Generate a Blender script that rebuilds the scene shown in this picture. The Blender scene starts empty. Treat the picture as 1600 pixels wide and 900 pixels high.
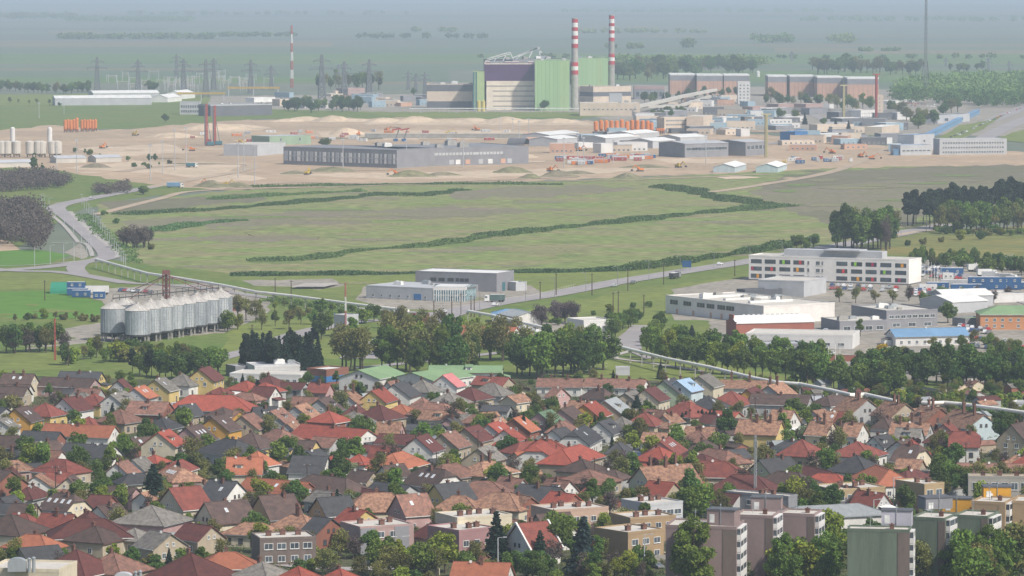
import bpy, math, random
import numpy as np
from mathutils import Vector, Matrix
R = math.radians
S = bpy.context.scene
COL = S.collection
# ---------------------------------------------------------------- camera, sky, sun, exposure
CAM_H, FPX, PITCH = 138.0, 6500.0, math.atan(475/6500)
cd = bpy.data.cameras.new('camera'); cam = bpy.data.objects.new('camera', cd); COL.objects.link(cam)
cam.location = (0, 0, CAM_H); cam.rotation_euler = (math.pi/2-PITCH, 0, 0)
cd.sensor_width = 36; cd.lens = 36*FPX/1600; cd.clip_start = 5; cd.clip_end = 150000
S.camera = cam
SUN_EL, SUN_AZ = 46, 132
W = bpy.data.worlds.new('World'); S.world = W; W.use_nodes = True
sk = W.node_tree.nodes.new('ShaderNodeTexSky'); sk.sky_type = 'NISHITA'; sk.sun_disc = False
sk.sun_elevation = R(SUN_EL); sk.sun_rotation = R(SUN_AZ); sk.air_density = 1.0; sk.dust_density = 2.5; sk.ozone_density = 1.0
bg = W.node_tree.nodes['Background']; W.node_tree.links.new(sk.outputs[0], bg.inputs[0]); bg.inputs[1].default_value = 0.125
sl = bpy.data.lights.new('sun', 'SUN'); sl.energy = 4.1; sl.angle = R(2.5); sl.color = (1.0, 0.94, 0.84)
so = bpy.data.objects.new('sun', sl); COL.objects.link(so)
sd = Vector((math.sin(R(SUN_AZ))*math.cos(R(SUN_EL)), math.cos(R(SUN_AZ))*math.cos(R(SUN_EL)), math.sin(R(SUN_EL))))
so.rotation_euler = sd.to_track_quat('Z', 'Y').to_euler(); so.location = (0, 500, 400)
S.view_settings.view_transform = 'Standard'; S.view_settings.look = 'None'
S.view_settings.exposure = 0.23; S.view_settings.gamma = 1.0; S.view_settings.use_curve_mapping = False
S.cycles.max_bounces = 4; S.cycles.diffuse_bounces = 2; S.cycles.glossy_bounces = 2; S.cycles.transparent_max_bounces = 4
S.cycles.volume_bounces = 0
HAZE_DENSITY = 0.000084
HAZE_COLOR = (0.665, 0.81, 0.93)

# ---------------------------------------------------------------- geometry of the place
cp, sp_ = math.cos(PITCH), math.sin(PITCH)
def gp(px, py, z=0.0):
    """the point of the plane at height z seen at a photograph position"""
    u, v = px-800.0, 450.0-py
    d = (u, cp*FPX+sp_*v, -sp_*FPX+cp*v)
    t = (z-CAM_H)/d[2]
    return Vector((d[0]*t, d[1]*t, z))
def toimg(p):
    x, y, z = p[0], p[1], p[2]-CAM_H
    f = cp*y-sp_*z; v = sp_*y+cp*z
    return 800+FPX*x/f, 450-FPX*v/f
def ppm(py): return (py+25)/CAM_H      # photograph pixels per metre at ground row py
rng = random.Random(7)

# ---------------------------------------------------------------- mesh helpers
class MB:
    def __init__(s): s.v = []; s.f = []; s.m = []
    def quad(s, *p, m=0):
        n = len(s.v); s.v += [tuple(q) for q in p]; s.f.append(tuple(range(n, n+len(p)))); s.m.append(m)
    def hexa(s, b, t, m=0, mt=None, bottom=True):
        """b, t: rings of points (bottom and top), same count, counter-clockwise seen from above"""
        n = len(s.v); k = len(b); s.v += [tuple(q) for q in b]+[tuple(q) for q in t]
        for i in range(k):
            j = (i+1) % k; s.f.append((n+i, n+j, n+k+j, n+k+i)); s.m.append(m)
        s.f.append(tuple(n+k+i for i in range(k))); s.m.append(m if mt is None else mt)
        if bottom: s.f.append(tuple(n+k-1-i for i in range(k))); s.m.append(m)
    def box(s, x0, x1, y0, y1, z0, z1, m=0, mt=None):
        s.hexa([(x0,y0,z0),(x1,y0,z0),(x1,y1,z0),(x0,y1,z0)], [(x0,y0,z1),(x1,y0,z1),(x1,y1,z1),(x0,y1,z1)], m, mt)
    def cyl(s, x, y, z0, z1, r0, r1=None, n=12, m=0, mt=None):
        r1 = r0 if r1 is None else r1
        c = [(math.cos(2*math.pi*i/n), math.sin(2*math.pi*i/n)) for i in range(n)]
        s.hexa([(x+a*r0, y+b*r0, z0) for a, b in c], [(x+a*r1, y+b*r1, z1) for a, b in c], m, mt)
    def bar(s, a, b, w, m=0, h=None):
        a, b = Vector(a), Vector(b); d = (b-a)
        if d.length < 1e-6: return
        d.normalize(); up = Vector((0,0,1)) if abs(d.z) < .95 else Vector((0,1,0))
        x = d.cross(up).normalized(); y = d.cross(x).normalized(); h = h or w
        r = [x*w/2+y*h/2, x*w/2-y*h/2, -x*w/2-y*h/2, -x*w/2+y*h/2]
        s.hexa([a+q for q in r], [b+q for q in r], m)
    def prism(s, prof, y0, y1, m=0):
        """prof: polygon in x,z ; extruded along y"""
        n = len(s.v); k = len(prof); s.v += [(x, y0, z) for x, z in prof]+[(x, y1, z) for x, z in prof]
        for i in range(k):
            j = (i+1) % k; s.f.append((n+i, n+j, n+k+j, n+k+i)); s.m.append(m)
        s.f.append(tuple(n+i for i in range(k))); s.m.append(m)
        s.f.append(tuple(n+2*k-1-i for i in range(k))); s.m.append(m)
    def mesh(s, name, mats, smooth=False):
        me = bpy.data.meshes.new(name); me.from_pydata(s.v, [], s.f)
        for x in (mats if isinstance(mats, (list, tuple)) else [mats]): me.materials.append(x)
        if max(s.m, default=0): me.polygons.foreach_set('material_index', s.m)
        if smooth: me.polygons.foreach_set('use_smooth', [True]*len(s.f))
        me.update(); return me
    def build(s, name, mats, parent=None, smooth=False, loc=None):
        return link(name, s.mesh(name, mats, smooth), parent, loc)
def link(name, me, parent=None, loc=None, rot=None, scale=None):
    o = bpy.data.objects.new(name, me); COL.objects.link(o)
    if parent is not None: o.parent = parent
    if loc is not None: o.location = loc
    if rot is not None: o.rotation_euler = (0, 0, rot)
    if scale is not None: o.scale = scale
    return o
def thing(name, label, cat, loc, rz=0.0, group=None):
    o = bpy.data.objects.new(name, None); COL.objects.link(o); o.empty_display_size = .5
    o.location = loc; o.rotation_euler = (0, 0, rz); o['label'] = label; o['category'] = cat
    if group: o['group'] = group
    return o
def kids(o): return list(o.children)
TREE_KIDS = {}
def copy_thing(o, loc, rz=0.0, scale=None, label=None, group=None):
    r = o.copy(); COL.objects.link(r); r.location = loc; r.rotation_euler = (0, 0, rz)
    if scale is not None: r.scale = scale
    if label: r['label'] = label
    if group: r['group'] = group
    if o not in TREE_KIDS: TREE_KIDS[o] = [(c, list(c.children)) for c in o.children]
    for c, gs in TREE_KIDS[o]:
        q = c.copy(); COL.objects.link(q); q.parent = r
        for g in gs:
            w = g.copy(); COL.objects.link(w); w.parent = q
    return r

# ---------------------------------------------------------------- materials
MATS = {}
def mat(name, c, c2=None, scale=1.0, rough=.85, var=.12, detail=4, metal=0.0, lo=.35, hi=.65, stretch=None, spec=.3, bump=0.0, fine=0.0, geo=False, dirt=0.0):
    """two-tone weathered surface in object (or world) coordinates with a per-object tint"""
    if name in MATS: return MATS[name]
    m = bpy.data.materials.new(name); m.use_nodes = True; nt = m.node_tree; N, L = nt.nodes, nt.links
    b = N['Principled BSDF']; b.inputs['Roughness'].default_value = rough; b.inputs['Metallic'].default_value = metal
    b.inputs['Specular IOR Level'].default_value = spec
    if geo: src = N.new('ShaderNodeNewGeometry').outputs['Position']
    else: src = N.new('ShaderNodeTexCoord').outputs['Object']
    if stretch:
        mp = N.new('ShaderNodeMapping'); mp.inputs['Scale'].default_value = stretch; L.new(src, mp.inputs[0]); src = mp.outputs[0]
    if not geo:
        oi = N.new('ShaderNodeObjectInfo'); ad = N.new('ShaderNodeVectorMath'); ad.operation = 'MULTIPLY_ADD'
        L.new(oi.outputs['Random'], ad.inputs[0]); ad.inputs[1].default_value = (37, 53, 11); L.new(src, ad.inputs[2]); src = ad.outputs[0]
    no = N.new('ShaderNodeTexNoise'); no.inputs['Scale'].default_value = scale; no.inputs['Detail'].default_value = detail; no.inputs['Roughness'].default_value = .6
    L.new(src, no.inputs['Vector'])
    mr = N.new('ShaderNodeMapRange'); mr.inputs[1].default_value = lo; mr.inputs[2].default_value = hi; L.new(no.outputs[0], mr.inputs[0])
    mx = N.new('ShaderNodeMix'); mx.data_type = 'RGBA'; L.new(mr.outputs[0], mx.inputs[0])
    c2 = c2 or tuple(x*.72 for x in c)
    mx.inputs[6].default_value = (*c, 1); mx.inputs[7].default_value = (*c2, 1); out = mx.outputs[2]
    if fine:
        n2 = N.new('ShaderNodeTexNoise'); n2.inputs['Scale'].default_value = scale*9; n2.inputs['Detail'].default_value = 3; L.new(src, n2.inputs['Vector'])
        r2 = N.new('ShaderNodeMapRange'); r2.inputs[1].default_value = .3; r2.inputs[2].default_value = .7
        r2.inputs[3].default_value = 1-fine; r2.inputs[4].default_value = 1+fine; L.new(n2.outputs[0], r2.inputs[0])
        vm = N.new('ShaderNodeVectorMath'); vm.operation = 'SCALE'; L.new(out, vm.inputs[0]); L.new(r2.outputs[0], vm.inputs['Scale']); out = vm.outputs[0]
    if var and not geo:
        hs = N.new('ShaderNodeHueSaturation'); r3 = N.new('ShaderNodeMapRange'); r3.inputs[3].default_value = 1-var; r3.inputs[4].default_value = 1+var
        L.new(oi.outputs['Random'], r3.inputs[0]); L.new(r3.outputs[0], hs.inputs['Value']); L.new(out, hs.inputs['Color']); out = hs.outputs[0]
    L.new(out, b.inputs['Base Color'])
    if bump:
        bp = N.new('ShaderNodeBump'); bp.inputs['Strength'].default_value = bump; L.new(no.outputs[0], bp.inputs['Height']); L.new(bp.outputs[0], b.inputs['Normal'])
    MATS[name] = m; return m
def leafmat(name, c, c2, var=.3):
    m = bpy.data.materials.new(name); m.use_nodes = True; nt = m.node_tree; N, L = nt.nodes, nt.links
    b = N['Principled BSDF']; b.inputs['Roughness'].default_value = .7; b.inputs['Specular IOR Level'].default_value = .15
    g = N.new('ShaderNodeNewGeometry'); mx = N.new('ShaderNodeMix'); mx.data_type = 'RGBA'
    L.new(g.outputs['Random Per Island'], mx.inputs[0]); mx.inputs[6].default_value = (*c, 1); mx.inputs[7].default_value = (*c2, 1)
    oi = N.new('ShaderNodeObjectInfo'); hs = N.new('ShaderNodeHueSaturation')
    r = N.new('ShaderNodeMapRange'); r.inputs[3].default_value = 1-var; r.inputs[4].default_value = 1+var*1.3; L.new(oi.outputs['Random'], r.inputs[0]); L.new(r.outputs[0], hs.inputs['Value'])
    r4 = N.new('ShaderNodeMath'); r4.operation = 'MULTIPLY'; r4.inputs[1].default_value = 7.13; L.new(oi.outputs['Random'], r4.inputs[0])
    r5 = N.new('ShaderNodeMath'); r5.operation = 'FRACT'; L.new(r4.outputs[0], r5.inputs[0])
    r6 = N.new('ShaderNodeMapRange'); r6.inputs[3].default_value = .475; r6.inputs[4].default_value = .515; L.new(r5.outputs[0], r6.inputs[0]); L.new(r6.outputs[0], hs.inputs['Hue'])
    L.new(mx.outputs[2], hs.inputs['Color'])
    tr = N.new('ShaderNodeBsdfTranslucent'); ms = N.new('ShaderNodeMixShader'); ms.inputs[0].default_value = .25
    L.new(hs.outputs[0], b.inputs['Base Color']); L.new(hs.outputs[0], tr.inputs[0]); L.new(b.outputs[0], ms.inputs[1]); L.new(tr.outputs[0], ms.inputs[2])
    L.new(ms.outputs[0], N['Material Output'].inputs[0]); MATS[name] = m; return m

def roofm(n, c, c2, **k):
    k.setdefault('scale', .7); k.setdefault('fine', .26); k.setdefault('detail', 6); k.setdefault('var', .18)
    return mat('roof_'+n, c, c2, **k)
ROOF = {
 'R': ('bright red', roofm('bright_red', (.29,.07,.046), (.20,.054,.04))),
 'O': ('orange', roofm('orange', (.35,.125,.07), (.26,.095,.056))),
 'T': ('worn terracotta', roofm('terracotta', (.33,.185,.12), (.17,.095,.068), lo=.4, hi=.6, scale=1.1, fine=.3)),
 'K': ('russet', roofm('russet', (.235,.12,.09), (.14,.08,.062), fine=.3, lo=.4, hi=.6, scale=.9)),
 'A': ('dark red', roofm('dark_red', (.205,.06,.045), (.13,.042,.034))),
 'M': ('maroon', roofm('maroon', (.115,.038,.032), (.075,.028,.027))),
 'B': ('brown', roofm('brown', (.10,.064,.055), (.06,.042,.038))),
 'D': ('charcoal', roofm('charcoal', (.062,.062,.066), (.042,.042,.046))),
 'G': ('weathered grey', roofm('grey', (.20,.185,.165), (.11,.10,.09), scale=.9, fine=.25)),
 'P': ('pink', roofm('pink', (.5,.19,.19), (.44,.16,.16))),
 'N': ('moss green', roofm('green', (.13,.20,.13), (.10,.16,.10))),
 'U': ('pale blue', roofm('blue', (.25,.34,.45), (.21,.30,.40))),
 'S': ('silver grey', roofm('silver', (.30,.32,.33), (.24,.26,.27))),
}
def wallm(n, c, **k):
    k.setdefault('scale', .5); k.setdefault('fine', .06); k.setdefault('stretch', (1,1,.35)); k.setdefault('var', .08)
    return mat('wall_'+n, c, tuple(x*.82 for x in c), **k)
WALL = {
 'w': ('white', wallm('white', (.62,.61,.58))), 'c': ('cream', wallm('cream', (.56,.50,.38))),
 'y': ('yellow', wallm('yellow', (.58,.44,.18))), 'o': ('mustard', wallm('mustard', (.52,.29,.07))),
 'g': ('grey', wallm('grey', (.38,.38,.38))), 'p': ('pink', wallm('pink', (.42,.27,.26))),
 'b': ('beige', wallm('beige', (.38,.32,.24))), 'r': ('brick red', wallm('brick', (.24,.10,.07))),
 'n': ('pale green', wallm('pale_green', (.42,.50,.34))), 'l': ('light blue', wallm('light_blue', (.45,.53,.56))),
 'a': ('apricot', wallm('apricot', (.58,.38,.22))),
}
GLASS = mat('window_glass', (.045,.055,.07), (.09,.11,.13), scale=.3, rough=.15, spec=.6, var=.3)
FRAME = mat('white_frame', (.7,.7,.68), var=.03, rough=.5)
BRICK = mat('chimney_brick', (.16,.075,.055), (.1,.055,.045), scale=3)
WOOD = mat('dark_wood', (.08,.05,.035), scale=2)
WHITE = mat('white_sheet', (.68,.68,.66), (.56,.56,.55), scale=.15, var=.05)
CONC = mat('concrete', (.34,.33,.31), (.25,.24,.22), scale=.25, fine=.1)
ASPH = mat('asphalt', (.17,.165,.17), (.14,.135,.14), scale=.05, geo=True, fine=.08)
STEEL = mat('galvanised_steel', (.36,.38,.39), (.26,.28,.30), scale=.3, rough=.55, metal=.35, stretch=(1,1,.3))
DARKM = mat('dark_metal', (.06,.06,.065), rough=.6)
def flatm(n, c, **k):
    k.setdefault('scale', .12); k.setdefault('var', .05); k.setdefault('fine', .05)
    return mat(n, c, tuple(x*.85 for x in c), **k)

def word_first(s): return s[0].upper()+s[1:]
THINGS_FOOT = []      # world footprints (corner lists) that the scattered trees keep clear of
def inpoly(P, x, y):
    c = False; j = len(P)-1
    for i in range(len(P)):
        if (P[i][1] > y) != (P[j][1] > y) and x < (P[j][0]-P[i][0])*(y-P[i][1])/(P[j][1]-P[i][1])+P[i][0]: c = not c
        j = i
    return c
def free(x, y, r):
    for P in THINGS_FOOT:
        if abs(P[0][0]-x) > 70 or abs(P[0][1]-y) > 70: continue
        if any(inpoly(P, x+dx, y+dy) for dx, dy in ((0,0),(r,0),(-r,0),(0,r),(0,-r),(r*.7,r*.7),(-r*.7,r*.7),(r*.7,-r*.7),(-r*.7,-r*.7))): return False
    return True
def foot(pts): THINGS_FOOT.append([(p[0], p[1]) for p in pts])
# ================================================================ HOUSES
HOUSES = """
@0 570
g 300 82 25 76 cB 9 7 4 c2 s2
g 240 195 -20 188 bB 8 5.5 2.8
g 58 252 -40 246 cB 7 5 2.6
g 872 66 510 58 yD 9 6 3.2 c1
g 818 124 365 106 pB 9 5.5 3 c1
g 835 215 540 210 cD 6 4 2.6
g 530 290 690 265 wM 10 7.2 3.4 c2
p 388 328 0 0 yA 10 6.5 3
p 800 253 0 0 yA 10 6 3 c1
g 938 258 1070 225 wG 9 6.5 3.2
g 1140 202 1235 175 gO 9 6.5 3.2 s2
g 1315 130 1410 108 yG 10 7 3.4 c1 s1
g 1445 322 1110 313 rK 12 6 2.8 c1
g 125 380 238 352 oB 10 7 3.2 c1 s2
g 60 372 -40 358 gD 9 6 3
g -20 470 60 448 wG 9 6 3.2 s2
p 1025 383 0 0 bK 11 6.3 2.8
p 755 450 0 0 wA 7 4.5 2.5
g 985 525 385 503 wO 9 6 3 c1
g 520 578 195 566 rD 8 5 2.6
g 215 612 -40 603 yB 9 5.5 2.6
g 290 655 200 645 gB 7 4.5 2.5
g 980 692 560 668 wD 9 5.5 2.6
g 1110 628 1290 615 rB 8 5 2.6 s1
g 1342 582 1450 552 cR 10.5 8 4.2 c1
p 1320 773 0 0 rR 7 4.5 2.6 c1
h 90 822 150 818 pT 8 5 2.5
h 480 805 560 812 bA 10 6 2.8
@266 570
p 105 82 0 0 wG 10 6.5 3.2 c1
g 245 42 340 14 yM 10 8 4.2 c1
p 425 195 0 0 bA 7 4.5 2.5
p 650 140 0 0 gR 10 5.5 2.8
p 812 155 0 0 gR 10 5.5 2.8
p 850 98 0 0 rM 10 6 3 c1
g 1160 158 940 150 gM 8 4.5 2.6
h 170 262 530 265 gR 14 7 3 c1
g 290 338 90 330 gB 8 4.5 2.5
p 450 368 0 0 bB 9 5 2.6
g 600 400 540 385 oT 6 4.5 2.5
g 350 452 470 425 oB 11 7.5 3.6 c1 s1
g 608 440 710 410 bK 10 7.2 3.4 c1
g 850 400 960 368 gK 10 7 3.3
g 1060 355 1165 327 gT 10 7 3.3 c1
g 1260 300 1355 272 gB 10 7 3.3
p 1355 398 0 0 rR 10 7.5 4.5 c1
g 1690 558 1120 505 wR 12 6 2.8 c1
g 130 540 265 508 pB 10.5 7.2 3.2 c1 s3
h 465 632 570 645 gD 12 6.5 3 c1
p 700 580 0 0 yB 12 7 3.2 c1
h 910 550 960 558 cK 10 6 3 c1
g 1250 652 1090 645 yB 7 5 2.6
g 1430 627 1220 615 gK 9 5 2.6
g 1200 735 870 728 yD 7 4 2.4
g 795 792 480 792 cO 10 7 3 c2
p 745 742 0 0 wO 9 6.5 3
g 1350 785 1040 776 wD 10 7 3
p 1410 768 0 0 wR 8 5 2.6
@532 570
g 870 92 950 74 wP 10 7 3.3
p 700 133 0 0 wG 10 7 3.6 c1
g 448 172 548 140 wD 11 7.5 3.6 c1
g 262 226 372 196 yR 9.5 7 3.4 c2
g 30 245 115 222 gT 9 6.5 3.2 c2
p 1110 193 0 0 bM 11 6.5 3
h 1265 158 1310 160 wG 10 6.5 3
g 1440 112 1160 98 bA 9 5 2.6 c1
p 700 285 0 0 wK 9 6.5 3
h 745 322 880 330 bK 10 6.5 3
g 975 400 710 386 cT 9 5 2.5
p 520 340 0 0 cO 9 5.5 2.8 c1
p 335 347 0 0 bM 12 6.5 2.8 c1
p 118 398 0 0 wG 10 6 2.8 c2
p 930 238 0 0 gG 11 6 2.8 c1
g 1455 354 1210 347 gD 7 4 2.5
g 1290 432 985 425 gG 8 4 2.5
g 880 518 570 508 gD 8 4 2.5
g 1255 510 1370 478 wR 10 7 3.3 s1 c1
g 1055 545 1180 513 bM 10 7 3.3
g 860 595 980 563 bK 10 6.8 3
g 640 622 745 590 wM 10 7.6 3.6 c1 s2
g 640 602 330 590 bM 9 5 2.6
g 480 694 20 685 gM 8 4 2.6
g 1168 718 1275 685 bG 10 6.5 3 c1
h 445 762 530 742 yO 11 6.5 3 c1
p 160 768 0 0 wR 7 5 2.6
h 1200 835 1290 822 bT 11 6 3 c2
h 870 855 990 842 bK 10 6 2.8 c1
@798 570
g 1160 132 640 115 wK 9 5 2.6 c3
g 620 122 225 118 wK 9 5 2.6 c2
g 440 200 360 192 pK 8 6 3
g 1295 140 1400 113 nD 11 7.5 3.6 c1
g 1415 138 1525 115 lU 10 7.5 4 c1
g 1135 215 1235 188 cM 10 7 3.4 c1
g 800 310 900 277 bS 10.5 7 3.2
g 970 245 1060 215 bG 10 6.5 3 c1
g 620 345 722 310 oR 10.5 7 3.2 c1
g 425 385 530 352 pB 11 7 3.2 c1
g 235 410 350 384 pN 10.5 7 3.2 c1
g 20 460 110 435 rO 10.5 7 3.2 s1
g -60 560 15 540 wR 9 6 3
g 350 560 470 532 wD 10 6.8 3 c1
k 520 570 640 508 wD 10 6.8 3 s1
g 745 492 850 458 wD 9 6.5 3
p 950 448 0 0 gG 10 6.5 3
p 1143 408 0 0 bA 10 6.5 3 c1
g 1400 500 1235 488 bT 7 4 2.5
h 1486 318 1526 322 bA 12 7 3.2
h 255 640 340 640 wR 12 6.5 3 c2
k 200 700 290 650 wR 12 6.5 3
h 80 665 200 657 wA 9 5.5 2.8 c1
h 440 725 590 682 bR 11 6.5 3 c1
p 610 808 0 0 bB 11 6 3 c1
g 40 752 100 745 cO 7 4.5 2.5
g 1270 660 1355 615 pA 10 7 3.4 c1 s3
p 1268 703 0 0 gR 11 6.5 3 c1
@1064 570
g 150 100 245 75 cG 10 7.5 4 c1
g 740 140 290 133 wT 9 5 2.8 c2
g 742 180 870 150 gT 10 6.5 3 c3
p 428 228 0 0 gA 12 7 3.2
g 560 215 645 188 oM 9 6.5 3
g 1108 262 600 248 gB 10 6 3.2 c1
h 1245 268 1345 255 wB 9 5.5 2.8
g 972 395 775 384 wT 9.5 7.5 3.6 c1
g 862 482 495 468 yT 9.5 7 3.3 c4
p 235 268 0 0 gD 11 6.5 3 s1
g 497 407 260 393 bR 8 4.5 2.6
p 150 563 0 0 bK 10 6 3 c2
h 60 760 200 772 bM 10 5.5 2.8 s2
h 240 715 400 738 bK 10 6 3 c1
g 500 772 460 762 wT 6 5 2.6
h 170 825 380 828 bA 12 6.5 3
p 1033 642 0 0 bA 11 7 3
g 660 815 930 785 nD 9 6.5 3 c2
g 1300 494 1105 483 cT 9.5 6.5 3 c2
g 1450 407 1340 402 bA 9 6 3
g 1335 405 1235 400 bT 9 6 3 s1
g 1120 397 1225 380 gT 7 4.5 2.5
@1330 570
g 470 335 290 308 bT 11.5 7 3 c2
g 145 298 -30 270 gT 11.5 7 3 c2
g 765 372 600 345 rT 11.5 7 3 c2
g 1135 430 880 378 lT 11.5 7 3.2 c4
g 680 502 345 490 gT 10 6 2.8 c3
k 1105 575 830 571 wA 10 9 5.2 c2
g 1360 515 1480 488 bB 9 9 4.5 c1
k 615 690 400 678 cB 13 7.5 3.5 s1 c1
p 520 643 0 0 wR 8 7 3
p 55 660 0 0 wA 13 6.5 3 c1
g 108 502 -50 494 wT 9.5 6.5 3 c1
p 47 775 0 0 wD 13 7 3 c1
h 212 860 330 900 wO 11 6.5 3
g 1473 850 900 840 cK 9 5 2.6 c2
p 1478 785 0 0 wR 9 6 3
@0 735
g 100 12 -60 -12 rB 12 7 3
g 300 52 352 26 wT 9 5.5 2.6
k 680 215 435 190 cB 10 7.5 3.6 c2 s4
p 95 378 0 0 cB 14 7.5 3.5
h 120 368 230 375 bA 8 6 3
g 320 297 100 285 bB 9 6 2.6
g 640 382 350 368 cA 9 6 3 c1
h 640 420 890 415 cM 13 7 3.3 c1
p 755 348 0 0 cM 9 7 3 c1
p 815 480 0 0 bB 12 6 3 c1
h 230 550 350 558 bO 9 5.5 2.8 c1
g 160 668 500 640 bD 12 6 2.6
p 655 683 0 0 cM 14 8 3.4 c1
p 970 707 0 0 bK 13 7 3.2 c1
p 1290 303 0 0 pG 15 7.5 3.8 c1
g 1460 545 1275 513 bG 10 6 2.8
p 1150 500 0 0 bG 9 5 2.6
g 960 222 770 212 rM 10 6 3
g 1435 158 1708 133 cA 12 8 3.2 c1
p 1627 712 0 0 bM 16 8 3 c1
g 985 -55 1090 -85 wK 8 6.5 3.3 c1
h 1487 -35 1557 -15 pT 10 6 3 s4
@266 735
g 578 102 330 82 wD 12 7.5 3.2 s1 c1
g 285 280 655 250 cB 10.5 8 3.4 c1 s1
g 750 224 1055 203 aB 12 8.5 3.4 c2
g 1185 107 655 62 rO 10 5.5 2.6 s1
h 1210 38 1500 70 wB 11 6.5 3 c1
g 1250 168 1430 190 gG 10 5 2.6 c1
g 1245 240 1530 220 aD 10 7 3 c1
h 1050 378 1130 383 cT 10 6 3 c2
g 1225 395 1380 415 rD 11 6.5 3
h 640 448 780 455 cT 9 5 2.6
g 360 482 130 450 bM 9 6 2.8
h 420 705 550 702 bO 11 6 3 c1
p 785 785 0 0 gG 11 6 3 c1
p 1095 826 0 0 bR 11 6.5 3
p 1450 845 0 0 bR 10 6 3 c1
g 10 562 -60 545 gG 8 5 2.6
@532 735
k 940 5 655 -30 wB 11 8 4 s3 c1
g 795 126 1075 97 yD 10 7.5 3 c1
h 1150 95 1290 98 bK 13 7 3.2
h 1320 190 1440 198 cT 12 6.5 3 c1
h 960 220 1060 223 cT 9 6 2.8 c1
g 470 215 740 198 pK 10.5 8 3.4 s1
h 200 200 430 195 cT 10 7 3 c1
g 420 197 20 125 bM 7 4.5 2.5
g 600 132 290 98 gD 9 5 2.6
g 222 348 60 322 yR 10 6 3 c1
g 1205 690 1090 672 rK 6 4 2.2
g 1455 795 960 783 wO 12 6.5 3 c1
@798 735
p 665 -3 0 0 bK 13 6 3
g 1094 -23 1538 -53 cT 12 8 3.5 c3
g 1400 110 1175 90 bR 10 6.5 3 c1
g 430 152 80 118 nD 9 6 2.8 c1
g 550 210 340 180 rR 9 6 2.8 c1
g 178 232 0 192 rT 9 6 2.8 c1
g 750 164 640 150 gA 7 4 2.4
@1064 735
h 450 38 640 45 rM 13 7 3
h 830 10 1000 22 bB 10 6 3
g 1280 15 1060 -35 bM 8 5 2.6
h 1180 30 1330 38 bR 9 5 2.6
p 80 60 0 0 wR 8 5 2.6 c1
h 470 1478 560 0 bM 9 5.5 2.8
h 1010 312 1510 288 wS 12 6 3.8
@1330 735
h 470 10 560 0 bM 9 5.5 2.8 c1
g 540 192 460 183 rB 6 3.6 2.3
"""
def unit_box(name, m):
    b = MB(); b.box(-.5,.5,-.5,.5,0,1); return b.mesh(name, m)
CHIM = MB(); CHIM.box(-.33,.33,-.33,.33,0,1.0); CHIM.box(-.42,.42,-.42,.42,1.0,1.14); CHIM.cyl(0,0,1.14,1.4,.13,n=6)
CHIM = CHIM.mesh('chimney', BRICK)
SKY = MB(); SKY.box(-.42,.42,-.62,.62,0,.09,0); SKY.quad((-.33,-.53,.095),(.33,-.53,.095),(.33,.53,.095),(-.33,.53,.095), m=1)
SKYGL = mat('skylight_glass', (.55,.6,.65), rough=.1, spec=.8, var=.1)
SKY = SKY.mesh('skylight', [FRAME, SKYGL])
WIN_MESH = {}
def window_mesh(w, h, dark=False):
    k = (round(w,1), round(h,1), dark)
    if k not in WIN_MESH:
        b = MB(); w, h = k[0], k[1]; t = .11
        b.box(-w/2, w/2, -.05, .02, 0, h, 1)                      # frame body
        b.quad((-w/2+t, -.055, t), (-.04, -.055, t), (-.04, -.055, h-t), (-w/2+t, -.055, h-t), m=0)
        b.quad((.04, -.055, t), (w/2-t, -.055, t), (w/2-t, -.055, h-t), (.04, -.055, h-t), m=0)
        b.box(-w/2-.1, w/2+.1, -.16, -.055, -.08, -.01, 1)        # sill
        WIN_MESH[k] = b.mesh('window', [GLASS, WOOD if dark else FRAME])
    return WIN_MESH[k]
DOOR = MB(); DOOR.box(-.55,.55,-.06,.02,0,2.1,1); DOOR.box(-.45,.45,-.09,-.061,.05,2.0,0); DOOR = DOOR.mesh('door', [WOOD, FRAME])
DISH = MB(); DISH.cyl(0,0,0,.5,.03,n=5); DISH.hexa([(math.cos(a)*.1,-.05,.5+math.sin(a)*.1) for a in [i*math.pi/4 for i in range(8)]],[(math.cos(a)*.36,-.22,.55+math.sin(a)*.36) for a in [i*math.pi/4 for i in range(8)]]); DISH = DISH.mesh('satellite_dish', FRAME)

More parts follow.
